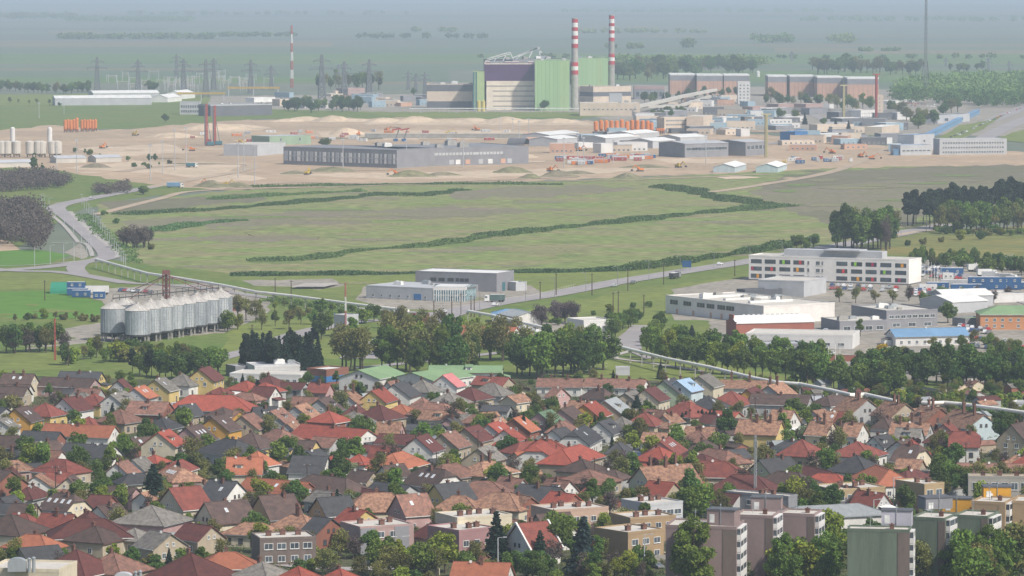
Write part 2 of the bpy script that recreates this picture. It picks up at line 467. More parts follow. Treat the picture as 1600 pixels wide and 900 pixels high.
def house(kind, p1, p2, wc, rc, Wd, hr, he, nc=0, ns=0, name='house', label='', cat='house', Lh=None, wins=True, ov=.4, group=None, wallmat=None, roofmat=None):
    """p1, p2: ridge ends (world). x axis of the house along the ridge."""
    r = random.Random(int(abs(p1.x*13+p1.y*7))+3)
    d = (p2-p1).xy; rl = d.length
    if kind == 'p': rl = 0; mid = p1.copy(); ang = R(62+r.uniform(-7, 7))
    else:
        mid = (p1+p2)/2; ang = math.atan2(d.y, d.x)
    rl = min(rl, 70)
    L = rl+(Wd if kind in 'hp' else 0)
    L = Lh or L
    if kind == 'g' or kind == 'k': L = max(L, 4)
    t = thing(name, label, cat, (mid.x, mid.y, 0), ang, group)
    wm = wallmat or WALL[wc][1]; rm = roofmat or ROOF[rc][1]
    hx, hy = L/2, Wd/2; wx, wy = hx-ov, hy-ov
    sl = (hr-he)/hy
    zw = he+sl*ov-.08                                           # wall top at its plane
    wb = MB(); rb = MB(); th = .22
    def slab(pts):                                              # roof plane with thickness
        a = [Vector(p) for p in pts]; n = (a[1]-a[0]).cross(a[2]-a[0]).normalized()
        if n.z < 0: a.reverse(); n = -n
        rb.hexa([p for p in a], [p+Vector((0,0,th)) for p in a])
    if kind == 'g':
        prof = [(-wy,0),(wy,0),(wy,zw),(0,hr-.08),(-wy,zw)]
        n0 = len(wb.v); k = 5
        wb.v += [(-wx, y, z) for y, z in prof]+[(wx, y, z) for y, z in prof]
        for i in range(k): wb.f.append((n0+i, n0+(i+1)%k, n0+k+(i+1)%k, n0+k+i)); wb.m.append(0)
        wb.f.append(tuple(n0+k-1-i for i in range(k))); wb.f.append(tuple(n0+k+i for i in range(k))); wb.m += [0,0]
        for s in (-1, 1): slab([(-hx, 0, hr),(hx, 0, hr),(hx, s*hy, he),(-hx, s*hy, he)])
        rb.box(-hx, hx, -.14, .14, hr+th-.1, hr+th+.06)
    elif kind == 'k':
        zk = hr-(hr-he)*.38; yk = hy*.38; tk = min(2.0, L*.18)
        prof = [(-wy,0),(wy,0),(wy,zw),(yk,zk-.08),(-yk,zk-.08),(-wy,zw)]
        n0 = len(wb.v); k = 6
        wb.v += [(-wx, y, z) for y, z in prof]+[(wx, y, z) for y, z in prof]
        for i in range(k): wb.f.append((n0+i, n0+(i+1)%k, n0+k+(i+1)%k, n0+k+i)); wb.m.append(0)
        wb.f.append(tuple(n0+k-1-i for i in range(k))); wb.f.append(tuple(n0+k+i for i in range(k))); wb.m += [0,0]
        for s in (-1, 1):
            slab([(-hx+tk,0,hr),(hx-tk,0,hr),(hx,s*yk,zk),(hx,s*hy,he),(-hx,s*hy,he),(-hx,s*yk,zk)])
            slab([(s*(hx-tk),0,hr),(s*hx,-yk,zk),(s*hx,yk,zk)])
        rb.box(-hx+tk, hx-tk, -.14, .14, hr+th-.1, hr+th+.06)
    else:
        rx = max(rl/2, .01)
        wb.box(-wx, wx, -wy, wy, 0, zw)
        for s in (-1, 1):
            slab([(-rx,0,hr),(rx,0,hr),(hx,s*hy,he),(-hx,s*hy,he)])
            slab([(s*rx,0,hr),(s*hx,-hy,he),(s*hx,hy,he)])
        for s in (-1,1):
            for q in (-1,1): rb.bar((s*rx,0,hr+th),(s*hx,q*hy,he+th),.22)
        if rl > .5: rb.box(-rx, rx, -.14, .14, hr+th-.1, hr+th+.06)
    wb.build('wall', wm, t); ro = rb.build('roof', rm, t)
    if hr > 4.6:
        gm_ = r.choice([FRAME, STEEL, BRICK, STEEL])
        for s in (-1, 1): gb = MB(); gb.bar((-hx, s*(hy+.06), he+.04),(hx, s*(hy+.06), he+.04),.16); gb.build('gutter', gm_, t)
    # faces towards the camera
    c, s = math.cos(ang), math.sin(ang)
    tocam = Vector((-mid.x, -mid.y)).normalized()
    ysgn = 1 if (-s*tocam.x+c*tocam.y) > 0 else -1              # long side seen
    xsgn = 1 if (c*tocam.x+s*tocam.y) > 0 else -1               # end seen
    def roofz(y): return hr-sl*abs(y)+th
    tall = rc == 'T' and nc > 1
    for i in range(nc):
        x = (i+.5)/nc*(max(rl,1)*.7)-max(rl,1)*.35+r.uniform(-.4,.4); y = (.6+.5*r.random())*(1 if i % 2 == 0 else -1)*.8
        cz = roofz(y)-.5; hh = r.uniform(1.3, 1.9)
        link('chimney', CHIM, ro, (x, y, cz), 0, (1.05, 1.05, hh*(1.75 if tall else 1)))
    for i in range(ns):
        n = max(ns, 2)
        x = ((i+.5)/n-.5)*min(max(rl, 3), 2.3*n); y = ysgn*hy*.42
        o = link('skylight', SKY, ro, (x, y, roofz(y)+.02)); o.rotation_euler = (-ysgn*math.atan(sl), 0, 0); o.scale = (1, 1.15, 1)
    if wins:
        ww, wh = 1.2, 1.35
        two = he > 4.6
        rows = [.9] if not two else [.9, 3.3]
        n = int((2*wx-1)/3.0); dark = r.random() < .25
        for z in rows:
            if z+wh > zw-.1: continue
            for i in range(n):
                x = ((i+.5)/n-.5)*2*wx*.95
                if z < 1 and i == n//2 and n > 1: link('door', DOOR, t, (x, ysgn*(wy+.005), .05), 0 if ysgn < 0 else math.pi); continue
                if r.random() < .12: continue
                link('window', window_mesh(ww, wh, dark), t, (x, ysgn*(wy+.005), z), 0 if ysgn < 0 else math.pi)
        n = 2 if Wd > 8 else 1
        rot = math.pi/2 if xsgn > 0 else -math.pi/2
        for z in rows:
            if z+wh > zw+.6: continue
            for i in range(n):
                if r.random() < .3: continue
                link('window', window_mesh(ww, wh, dark), t, (xsgn*(wx+.005), ((i+.5)/n-.5)*Wd*.7, z), rot)
        if kind in 'gk' and hr > 6:
            for q in (-.9, .9): link('window', window_mesh(.8, .9, dark), t, (xsgn*(wx+.005), q, he+.5), rot)
        if kind == 'g' and L > 8 and r.random() < .22 and ns == 0 and nc < 3:      # dormer
            zd = he+(hr-he)*.35; yd = hy*.62; sx_ = r.uniform(-.15,.15)*L; db = MB(); q_ = ysgn
            db.box(sx_-1.1, sx_+1.1, min(q_*yd, q_*.2), max(q_*yd, q_*.2), zd-.3, zd+1.25); dm = db.build('dormer', wm, t)
            db = MB(); db.hexa([(sx_-1.35,q_*(yd+.25)*1.0,zd+1.26),(sx_+1.35,q_*(yd+.25),zd+1.26),(sx_+1.35,0,zd+1.75),(sx_-1.35,0,zd+1.75)][::(1 if q_ < 0 else -1)],[(sx_-1.35,q_*(yd+.25),zd+1.42),(sx_+1.35,q_*(yd+.25),zd+1.42),(sx_+1.35,0,zd+1.9),(sx_-1.35,0,zd+1.9)][::(1 if q_ < 0 else -1)]); db.build('roof', rm, dm)
            link('window', window_mesh(1.2,1.0), dm, (sx_, q_*(yd+.01), zd+.15), 0 if q_ < 0 else math.pi)
        if hr > 4.6 and r.random() < .38:                        # lean-to against the end or side
            e_ = r.uniform(2.2,3.2); s_ = r.choice([-1,1]); y_ = -ysgn*wy*.1; db = MB(); x0_, x1_ = sorted((s_*wx, s_*(wx+e_)))
            db.box(x0_, x1_, y_-2.1, y_+2.1, 0, 2.25); ex = db.build('extension', wm, t); db = MB()
            db.hexa([(x0_-.05,y_-2.4,2.3+(.7 if s_>0 else 0)),(x1_+.05,y_-2.4,2.3+(0 if s_>0 else .7)),(x1_+.05,y_+2.4,2.3+(0 if s_>0 else .7)),(x0_-.05,y_+2.4,2.3+(.7 if s_>0 else 0))],[(x0_-.05,y_-2.4,2.45+(.7 if s_>0 else 0)),(x1_+.05,y_-2.4,2.45+(0 if s_>0 else .7)),(x1_+.05,y_+2.4,2.45+(0 if s_>0 else .7)),(x0_-.05,y_+2.4,2.45+(.7 if s_>0 else 0))]); db.build('roof', r.choice([rm, ROOF['G'][1], ROOF['K'][1], ROOF['D'][1], WHITE]), ex)
    if r.random() < .3 and rl > 3: link('satellite_dish', DISH, ro, (r.uniform(-.3,.3)*rl, ysgn*.6, roofz(.6)-.05), -ang+r.uniform(-.4,.4))
    P = [Vector((mid.x+x*c-y*s, mid.y+x*s+y*c)) for x, y in ((-hx,-hy),(hx,-hy),(hx,hy),(-hx,hy))]
    foot(P)
    return t

LM = [("under the grain silos",170,605),("below the railway thicket",60,620),("around the tall yellow gable",330,600),("by the two-tier red villa",514,665),
 ("facing the green roofed school",640,612),("by the white metal-roofed hall",430,590),("near the long orange barn roof",470,690),("next to the pink metal roof",705,600),("by the grassy lot",900,615),
 ("next to the pale blue roof",1090,610),("by the elevated pipe",1440,640),("by the cypress row",1090,690),("around the great spruce",240,770),
 ("in the gabled row with the mustard house",345,680),("around the white gable with solar panel",665,700),("by the moss green roof",865,665),("behind the pink flat-roofed block",740,770),
 ("behind the blue spruce",900,770),("near the steel lattice mast",1180,735),("around the red mansard villa",1500,705),("behind the flat-roofed terraces",1380,740),
 ("above the rooftop ventilators",60,850),("near the grey flat-roofed block",420,820),("around the broad grey hip roof",240,810),("by the apricot gable",430,780),
 ("by the huge maroon pyramid roof",310,880),("above the street of bushes",560,880),("by the village lane",985,700),("near the terracotta terrace with tall chimneys",1280,680),("around the pink pyramid roof",920,745),
 ("left edge".replace('left edge','by the brown lean-to'),10,760),("along the slate long-house",160,700),("by the orange timber barn",470,750),("among the grey hip roofs",690,640),("by the mottled russet roofs",690,745)]
def zone(x, y): return min(LM, key=lambda l: (l[1]-x)**2+((l[2]-y)*1.6)**2)[0]
FORM = {'g': 'gabled', 'p': 'pyramid', 'h': 'hipped', 'k': 'half-hipped'}
spec = []
ox = oy = 0
for ln in HOUSES.strip().splitlines():
    a = ln.split()
    if a[0][0] == '@': ox, oy = float(a[0][1:]), float(a[1]); continue
    k = a[0]; x1, y1, x2, y2 = map(float, a[1:5]); wc, rc = a[5]; Wd, hr, he = map(float, a[6:9]); big = hr > 4.6; Wd *= (1.08 if k in 'gk' else 1.05) if big else 1; hr *= 1.11 if big else 1.05; he *= 1.15 if big else 1.05; nc = ns = 0
    for e in a[9:]:
        if e[0] == 'c': nc = int(e[1:])
        if e[0] == 's': ns = int(e[1:])
    if y2 > 1200 or y1 > 1200: continue
    q = 5.4545; X1, Y1, X2, Y2 = ox+x1/q, oy+y1/q, ox+x2/q, oy+y2/q
    p1 = gp(X1, Y1, hr); p2 = gp(X2, Y2, hr) if k != 'p' else p1.copy()
    spec.append(dict(k=k, p1=p1, p2=p2, wc=wc, rc=rc, Wd=Wd, hr=hr, he=he, nc=nc, ns=ns, X=(X1+(X2 if k != 'p' else X1))/2, Y=(Y1+(Y2 if k != 'p' else Y1))/2))
NUMW = ['no', 'one', 'two', 'three', 'four', 'five']
def desc(h): return f"{ROOF[h['rc']][0]} {FORM[h['k']]} roof"
def near(h, n):
    o = sorted((g for g in spec if g is not h and (g['rc'], g['k']) != (h['rc'], h['k'])), key=lambda g: (g['X']-h['X'])**2+((g['Y']-h['Y'])*1.5)**2)
    return o[:n]
used = set()
def label_for(h):
    base = f"{WALL[h['wc']][0]} house under {desc(h)}"
    z = zone(h['X'], h['Y'])
    feats = []
    if h['ns'] > 1: feats.append(f"with {NUMW[h['ns']]} skylights")
    elif h['nc'] > 1: feats.append(f"with {NUMW[h['nc']]} chimneys")
    cand = [f"{base} {z}"]+[f"{base} {f} {z}" for f in feats]
    o = near(h, 6)
    def rel(g): return 'behind' if g['Y'] > h['Y']+6 else 'in front of' if g['Y'] < h['Y']-6 else 'beside'
    def short(g): return f"{ROOF[g['rc']][0]} {FORM[g['k']]} one"
    for g in o: cand.append(f"{base} {rel(g)} {short(g)} {z}")
    for f in feats:
        for g in o: cand.append(f"{base} {f} {rel(g)} {short(g)} {z}")
    for c in cand:
        if c not in used and len(c.split()) <= 16: used.add(c); return c
    for g in o:
        c = f"{WALL[h['wc']][0]} {FORM[h['k']]} {ROOF[h['rc']][0]} house {rel(g)} {WALL[g['wc']][0]} house {z}"
        if c not in used and len(c.split()) <= 16: used.add(c); return c
    for g in o:
        c = f"{WALL[h['wc']][0]} {ROOF[h['rc']][0]} house {rel(g)} {ROOF[g['rc']][0]} one {z}"
        if c not in used and len(c.split()) <= 16: used.add(c); return c
    return base
keys = {}
for h in spec: keys.setdefault((h['wc'], h['rc'], h['k'], zone(h['X'], h['Y'])), []).append(h)
for h in spec:   # a bare zone label only where it fits one house alone
    if len(keys[(h['wc'], h['rc'], h['k'], zone(h['X'], h['Y']))]) > 1: used.add(f"{WALL[h['wc']][0]} house under {desc(h)} {zone(h['X'], h['Y'])}")
for h in spec:
    nm = {'g': 'gabled_house', 'p': 'hipped_house', 'h': 'hipped_house', 'k': 'gabled_house'}[h['k']]
    h['obj'] = house(h['k'], h['p1'], h['p2'], h['wc'], h['rc'], h['Wd'], h['hr'], h['he'], h['nc'], h['ns'], nm, label_for(h))

# houses of the tighter gaps between the rows
rf = random.Random(31); nf = 0
flats = [(gp(x, y), r_) for x, y, r_ in [(430,850,16),(585,838,16),(720,838,20),(880,810,18),(1010,800,18),(990,845,18),(1190,790,18),(1320,780,20),(1440,772,16),(1550,760,24),(1100,850,30),(1210,850,34),(1370,865,34),(1470,845,34),(1550,830,34),(1600,810,30),(1270,640,8),(40,910,20)]]
for i in range(9000):
    if nf >= 80: break
    x, y = rf.uniform(0,1600), rf.uniform(616,868); p = gp(x, y)
    if y < 622+max(0, x-1150)*.13 or not free(p.x, p.y, 5.8) or any((p.xy-f.xy).length < r_ for f, r_ in flats): continue
    o = min(spec, key=lambda g: (g['obj'].location.xy-p.xy).length); a_ = o['obj'].rotation_euler[2]+rf.choice([0,0,math.pi/2])
    k = rf.choice('gggh'); wc = rf.choice('cwbgpw'); rc = rf.choice('KBMTKGDAB'); Wd = rf.uniform(6.5,8); L = rf.uniform(3,5) if k == 'h' else rf.uniform(7.5,10); hr = rf.uniform(5.2,6.6); he = rf.uniform(2.7,3.3)
    d = Vector((math.cos(a_), math.sin(a_), 0))*L/2; c = Vector((p.x, p.y, hr)); X, Y = toimg(c)
    h = dict(k=k, p1=c-d, p2=c+d, wc=wc, rc=rc, Wd=Wd, hr=hr, he=he, nc=rf.choice([0,1,1]), ns=0, X=X, Y=Y); spec.append(h); nf += 1
    h['obj'] = house(k, h['p1'], h['p2'], wc, rc, Wd, hr, he, h['nc'], 0, 'gabled_house' if k == 'g' else 'hipped_house', label_for(h))
print('filled', nf)
# ================================================================ GROUND
def gm(n, c, c2, scale, **k):
    k.setdefault('detail', 8); k.setdefault('fine', .12)
    return mat('ground_'+n, c, c2, scale=scale, geo=True, rough=.95, spec=.1, **k)
G_BASE = gm('farmland', (.125,.155,.115), (.15,.16,.12), .0012)
G_TOWN = gm('garden', (.05,.07,.028), (.10,.095,.055), .07, fine=.35)
G_MEAD = gm('meadow', (.165,.215,.065), (.215,.20,.10), .014, lo=.40, hi=.60, fine=.45, stretch=(1, 2.2, 1))
G_MEAD2 = gm('dry_meadow', (.17,.15,.11), (.14,.14,.075), .015, fine=.2, stretch=(1, 2.2, 1))
G_BROWN = gm('heath', (.20,.165,.13), (.165,.17,.085), .02, fine=.3, stretch=(1, 2.5, 1))
G_SAND = gm('sand', (.43,.32,.22), (.33,.25,.175), .012, fine=.18)
G_SANDD = gm('dark_sand', (.32,.24,.165), (.38,.29,.2), .03, fine=.25)
G_SANDL = gm('pale_sand', (.53,.42,.31), (.42,.335,.24), .02, fine=.15)
G_GRASS = gm('grass', (.10,.155,.035), (.15,.17,.05), .02, fine=.2)
G_YGRASS = gm('yellow_grass', (.17,.20,.05), (.14,.17,.05), .02, fine=.2)
G_CROP = gm('crop', (.085,.18,.03), (.10,.20,.035), .01, fine=.1)
G_YARD = gm('yard', (.31,.28,.235), (.23,.21,.18), .03, fine=.25)
G_OCHRE = gm('ochre_slope', (.22,.185,.06), (.12,.15,.05), .012, fine=.2)
def gobj(name, me_or_mb, m):
    o = me_or_mb.build(name, m); o['kind'] = 'structure'; return o
b = MB(); xs = [-60000,-20000,-6000,-2000,2000,6000,20000,60000]; ys = [-600,400,1200,2500,5000,10000,20000,40000,90000]
b.v = [(x, y, 0) for y in ys for x in xs]
for j in range(len(ys)-1):
    for i in range(len(xs)-1):
        n = j*len(xs)+i; b.f.append((n, n+1, n+1+len(xs), n+len(xs))); b.m.append(0)
gobj('ground', b, G_BASE)
LV = [0]
def jag(pts, amp, step=14, closed=True, seed=1):
    r = random.Random(seed); out = []
    n = len(pts)
    for i in range(n if closed else n-1):
        a, c = pts[i], pts[(i+1) % n]; L = math.hypot(c[0]-a[0], (c[1]-a[1])*3); k = max(1, int(L/step))
        for j in range(k):
            t = j/k; out.append((a[0]+(c[0]-a[0])*t+r.uniform(-amp, amp)*2, a[1]+(c[1]-a[1])*t+r.uniform(-amp, amp)*.6))
    if not closed: out.append(pts[-1])
    return out
def patch(name, pts, m, amp=1.2, lv=None, step=14):
    """a piece of land, outlined by its corners"""
    LV[0] += 1; z = (lv if lv is not None else .04+LV[0]*.0012)
    pts = jag(pts, amp, step, seed=LV[0]) if amp else pts
    P = [gp(x, y, z) for x, y in pts]
    import mathutils.geometry as mg
    b = MB(); b.v = [tuple(p) for p in P]
    tri = mg.tessellate_polygon([[Vector((p.x, p.y, 0)) for p in P]])
    for t in tri:
        a, c, d = (P[i] for i in t)
        if (c-a).cross(d-a).z < 0: t = (t[0], t[2], t[1])
        b.f.append(tuple(t)); b.m.append(0)
    return gobj(name, b, m)
# far farmland, strip after strip
FF = [gm('field_a', (.10,.145,.09), (.12,.155,.10), .004), gm('field_b', (.20,.17,.11), (.16,.15,.09), .004), gm('field_c', (.13,.135,.10), (.11,.13,.09), .004),
      gm('field_d', (.08,.105,.08), (.10,.12,.09), .004), gm('field_e', (.13,.18,.07), (.10,.16,.06), .004)]
r0 = random.Random(5)
for y0, y1, x0, x1, k in [(4,9,-20,700,3),(8,13,900,1640,3),(15,19,300,1640,2),(20,22.5,520,1640,1),(22.5,27,-20,1620,3),(33,36,-20,640,2),(40,43,560,1100,1),(44,47,-20,260,3),(47.5,52,78,160,1),
    (53,59,-20,330,2),(55,57,1000,1640,1),(60,62,-20,1640,3),(64,68,640,1640,0),(69,72,1100,1640,1),(66,73,-20,520,1),(74,82,-20,1640,0),(75,81,1210,1350,1),(78,84,1350,1640,1),(84,100,-20,1640,4),
    (97,99.5,560,760,1),(101,107,620,1640,0),(103,127,-20,700,0),(107,110,-20,330,1),(110,128,900,1640,4),(120,130,-20,520,4),(128,131,560,700,1),(128,136,700,1640,0)]:
    patch('farm_field', [(x0,y0+r0.uniform(-.4,.4)),(x1,y0+r0.uniform(-.4,.4)),(x1,y1+r0.uniform(-.4,.4)),(x0,y1)], FF[k], .25, step=60)
# mid distance
patch('field', [(-30,148),(150,146),(330,150),(330,162),(90,167),(-30,165)], G_YGRASS)
patch('field', [(-30,165),(330,160),(700,168),(1000,172),(900,186),(400,186),(250,200),(-30,205)], G_GRASS)
patch('plant_ground', [(330,150),(700,146),(1000,132),(1400,140),(1640,158),(1640,215),(1000,200),(900,176),(640,176),(320,168)], G_YARD)
patch('grass_strip', [(560,175),(900,175),(960,182),(640,184)], G_YGRASS)
patch('construction_ground', [(-30,206),(90,195),(160,205),(300,193),(420,186),(620,184),(900,188),(1010,192),(1210,212),(1420,232),(1640,238),(1640,262),(1400,262),(1200,270),(1000,276),(800,284),(560,290),(400,296),(230,300),(120,296),(60,262),(-30,266)], G_SAND, 2)
patch('field', [(-30,262),(60,262),(210,285),(330,296),(200,312),(120,330),(-30,420)], G_GRASS, 2)
for q in [[(60,212),(150,206),(200,214),(100,222)],[(260,212),(420,216),(440,224),(300,228)],[(560,222),(820,220),(880,228),(700,228)],[(180,246),(330,242),(400,250),(240,256)],[(900,262),(1010,266),(960,272),(880,270)],[(1060,252),(1130,250),(1120,266),(1060,266)],[(430,196),(560,196),(640,200),(480,202)],[(620,262),(760,262),(700,268)]]:
    patch('dark_sand', q, G_SANDD, 3)
for q in [[(300,200),(380,194),(430,200),(360,208)],[(500,206),(700,203),(880,205),(860,216),(620,218),(500,214)],[(120,232),(260,225),(300,238),(180,245)],[(430,272),(700,268),(900,262),(1050,262),(900,274),(620,280)],
          [(640,186),(900,187),(930,196),(700,195),(560,194)],[(1020,248),(1250,248),(1230,256),(1040,254)],[(250,255),(330,262),(420,280),(330,285),(240,268)],[(100,262),(210,252),(380,255),(360,266),(210,270)]]:
    patch('pale_sand', q, G_SANDL, 2)
patch('meadow', [(150,320),(330,300),(560,288),(860,283),(1100,273),(1300,262),(1640,258),(1640,330),(1500,352),(1400,372),(1240,388),(1100,404),(900,424),(560,430),(360,432),(250,425),(200,405),(160,360)], G_MEAD, 2)
for q in [[(180,345),(420,332),(700,322),(860,330),(560,348),(300,356),(200,362)],[(700,300),(900,288),(1010,296),(860,306),(720,312)],[(240,372),(420,366),(520,372),(360,380)],
          [(1160,300),(1330,280),(1640,278),(1640,322),(1440,325),(1330,330),(1240,330),(1210,315)]]:
    patch('heath', q, G_BROWN, 5)
patch('dry_meadow', [(1230,272),(1400,262),(1640,256),(1640,284),(1400,282),(1300,290),(1180,298)], G_MEAD2, 3)
patch('dry_meadow', [(1230,330),(1330,330),(1460,326),(1420,356),(1300,350)], G_MEAD2, 4)
patch('dry_meadow', [(160,315),(400,302),(430,312),(280,325),(180,335)], G_MEAD2, 4)
patch('field', [(1320,385),(1430,362),(1640,350),(1640,415),(1480,405),(1400,405)], G_OCHRE, 3)
patch('lower_grass', [(-30,420),(130,400),(200,410),(400,432),(900,425),(1180,390),(1340,395),(1640,412),(1640,560),(1640,640),(-30,640)], G_GRASS, 2)
patch('verge', [(360,432),(700,430),(980,424),(1170,398),(1170,408),(900,446),(800,470),(700,480),(380,440)], G_YGRASS, 1.5)
patch('verge', [(700,505),(900,470),(1180,425),(1180,440),(1050,455),(1040,500),(960,520),(820,510)], G_YGRASS, 2)
patch('crop_field', [(-30,456),(90,454),(160,474),(155,497),(40,499),(-30,492)], G_CROP, 1)
patch('crop_field', [(-30,392),(60,390),(110,398),(70,414),(-30,418)], G_CROP, 1)
patch('bare_field', [(-30,374),(10,374),(30,390),(-30,394)], G_SAND, 1)
patch('dry_meadow', [(100,395),(125,380),(140,400),(130,405)], G_YARD, 1)
patch('verge', [(-30,428),(120,425),(190,438),(150,450),(-30,452)], G_YGRASS, 1)
patch('rough_grass', [(-30,552),(90,552),(110,576),(-30,582)], G_YGRASS, 2)
patch('rough_grass', [(380,500),(560,500),(560,560),(340,560),(360,520)], G_YGRASS, 3)
patch('grassy_lot', [(800,560),(900,566),(1040,555),(1300,600),(1300,612),(800,608)], G_YGRASS, 3)
patch('silo_yard', [(110,455),(330,440),(420,470),(420,490),(350,520),(150,535),(40,545),(60,520),(180,500),(160,470)], G_YARD, 2)
patch('yard', [(556,468),(570,448),(640,446),(830,446),(850,458),(770,474),(690,486),(600,480)], G_YARD, 1)
patch('yard', [(380,438),(520,436),(540,446),(500,452),(400,446)], G_YARD, 1.5)
patch('yard', [(1050,452),(1170,432),(1180,400),(1640,408),(1640,600),(1360,600),(1300,560),(1100,545),(1110,500),(1050,500)], G_YARD, 2)
patch('yard', [(780,505),(960,500),(960,530),(870,535),(780,530)], G_YARD, 2)
patch('garden_ground', [(-60,584),(300,596),(560,590),(800,590),(1180,598),(1400,612),(1640,625),(1800,1400),(-200,1400)], G_TOWN, 2)
patch('grass_plot', [(1380,590),(1640,610),(1640,640),(1450,632)], G_GRASS, 3)
patch('grass_plot', [(1560,690),(1640,690),(1640,735),(1570,730)], G_GRASS, 2)
rp = random.Random(12)
def blobpatch(name, x, y, w, h, m):
    n = rp.randint(7,11); patch(name, [(x+math.cos(2*math.pi*i/n)*w*rp.uniform(.6,1.15), y+math.sin(2*math.pi*i/n)*h*rp.uniform(.5,1.15)) for i in range(n)], m, .6, step=9)
G_SPOT = [gm('meadow_tuft', (.125,.175,.055), (.155,.19,.065), .05, fine=.35), gm('meadow_dry', (.215,.20,.105), (.19,.195,.085), .05, fine=.35), gm('meadow_heath', (.195,.17,.12), (.18,.18,.09), .05, fine=.35)]
for i in range(64):
    x = rp.uniform(240,1230); y = 300+rp.random()*120
    if 300 < y < 424-(x-900)*.08*(x > 900): blobpatch('meadow_patch', x, y, rp.uniform(20,90), rp.uniform(.8,3.2), G_SPOT[rp.randrange(3)])
for i in range(34):
    x = rp.choice([rp.uniform(0,560), rp.uniform(380,1000), rp.uniform(1000,1600)]); y = rp.uniform(440,560) if x < 1040 else rp.uniform(356,400)
    blobpatch('grass_patch', x, y, rp.uniform(10,40), rp.uniform(1.2,3), [G_SPOT[0], G_SPOT[1], G_YGRASS][rp.randrange(3)])
for i in range(22): blobpatch('heath_patch', rp.uniform(1180,1600), rp.uniform(272,330), rp.uniform(15,60), rp.uniform(.8,2.5), G_SPOT[rp.randrange(3)])
for i in range(26): blobpatch('sand_patch', rp.uniform(120,1300), rp.uniform(200,280), rp.uniform(12,60), rp.uniform(.6,2.2), [G_SANDD, G_SANDL, G_MEAD2][rp.randrange(3)])
# ---------------------------------------------------------------- roads
def spline(pts, k=8):
    out = []; P = [pts[0]]+pts+[pts[-1]]
    for i in range(1, len(P)-2):
        for j in range(k):
            t = j/k; out.append(.5*((2*P[i])+(P[i+1]-P[i-1])*t+(2*P[i-1]-5*P[i]+4*P[i+1]-P[i+2])*t*t+(3*P[i]-P[i-1]-3*P[i+1]+P[i+2])*t**3))
    out.append(P[-2]); return out
def ribbon(name, pts, w, m, dashes=False, z=None):
    LV[0] += 1; z = z or .06+LV[0]*.0012
    P = spline([gp(x, y, z) for x, y in pts]); b = MB(); L = []
    for i, p in enumerate(P):
        d = (P[min(i+1, len(P)-1)]-P[max(i-1, 0)]).normalized(); n = Vector((-d.y, d.x, 0)); L.append((p+n*w/2, p-n*w/2))
    for i in range(len(L)-1): b.quad(L[i][1], L[i+1][1], L[i+1][0], L[i][0])
    o = gobj(name, b, m)
    if dashes:
        b = MB(); acc = 0; on = False; u = Vector((0,0,.03))
        for s in (-1, 1):
            for i in range(len(P)-1):
                d = (P[i+1]-P[i]).normalized(); n = Vector((-d.y, d.x, 0)); e = n*s*(w/2-.35)
                b.quad(P[i]+e-n*.12+u, P[i+1]+e-n*.12+u, P[i+1]+e+n*.12+u, P[i]+e+n*.12+u)
        for i in range(len(P)-1):
            d = P[i+1]-P[i]; l = d.length; d.normalize(); n = Vector((-d.y, d.x, 0)); s = 0
            while s+4 < l: b.quad(P[i]+d*s-n*.14+u, P[i]+d*(s+4)-n*.14+u, P[i]+d*(s+4)+n*.14+u, P[i]+d*s+n*.14+u); s += 12
        gobj('road_marking', b, mat('road_paint', (.55,.55,.53), geo=True, scale=.1))
    return P
ROAD = mat('road_asphalt', (.31,.285,.28), (.26,.24,.24), scale=.02, geo=True, fine=.08, detail=5)
DIRT = gm('dirt_track', (.42,.33,.24), (.34,.27,.2), .03)
PATHM = mat('path_paving', (.40,.37,.34), (.33,.31,.28), scale=.05, geo=True)
main_road = ribbon('road', [(560,560),(640,515),(700,490),(770,474),(860,460),(960,441),(1060,425),(1170,408),(1260,392),(1330,380),(1400,366),(1480,350)], 15, ROAD, True)
ribbon('road', [(300,575),(345,558),(400,545),(470,520),(560,502),(640,500),(690,492)], 10, ROAD)
left_road = ribbon('road', [(-30,424),(60,418),(125,410),(160,404),(170,395),(140,365),(103,335),(88,328),(95,320),(140,310),(210,297),(240,291)], 12, ROAD)
ribbon('dirt_track', [(235,292),(300,280),(370,268),(395,258),(330,256),(230,262),(190,268)], 11, gm('dirt_track', (.42,.33,.24), (.34,.27,.2), .03))
ribbon('road', [(-30,418),(30,423),(80,424),(120,428),(165,436),(200,442)], 9, ROAD)
ribbon('road', [(130,408),(118,418),(125,428)], 9, ROAD)
ribbon('path', [(182,402),(182,392),(150,368),(115,336),(110,330)], 2.6, PATHM)
ribbon('path', [(78,334),(100,352),(122,378)], 2.4, PATHM)
ribbon('path', [(80,379),(128,379),(140,388),(144,400)], 2.4, PATHM)
ribbon('path', [(-30,416),(60,413),(140,406)], 2, PATHM)
ribbon('road', [(200,442),(290,447),(400,462),(520,478),(640,487),(700,490)], 7, ROAD)
ribbon('road', [(985,545),(982,530),(995,518),(1005,508)], 9, ROAD)
ribbon('road', [(560,575),(700,560),(880,540),(950,538),(985,545),(1020,560)], 6, ROAD)
ribbon('path', [(985,548),(960,558),(1010,566),(1100,580)], 3, PATHM)
ribbon('road', [(1490,217),(1500,212),(1540,192),(1590,172),(1640,150)], 16, ROAD)
ribbon('road', [(1520,225),(1580,195),(1640,172)], 18, ROAD)
ribbon('dirt_track', [(1110,300),(1180,290),(1300,268),(1370,240),(1400,225)], 9, DIRT)
ribbon('dirt_track', [(150,335),(250,310),(310,298),(500,292),(800,284),(1000,280),(1200,272)], 7, DIRT)
ribbon('dirt_track', [(330,296),(450,285),(620,286),(900,276)], 10, DIRT)
ribbon('dirt_track', [(1380,372),(1430,362),(1470,360)], 5, DIRT)
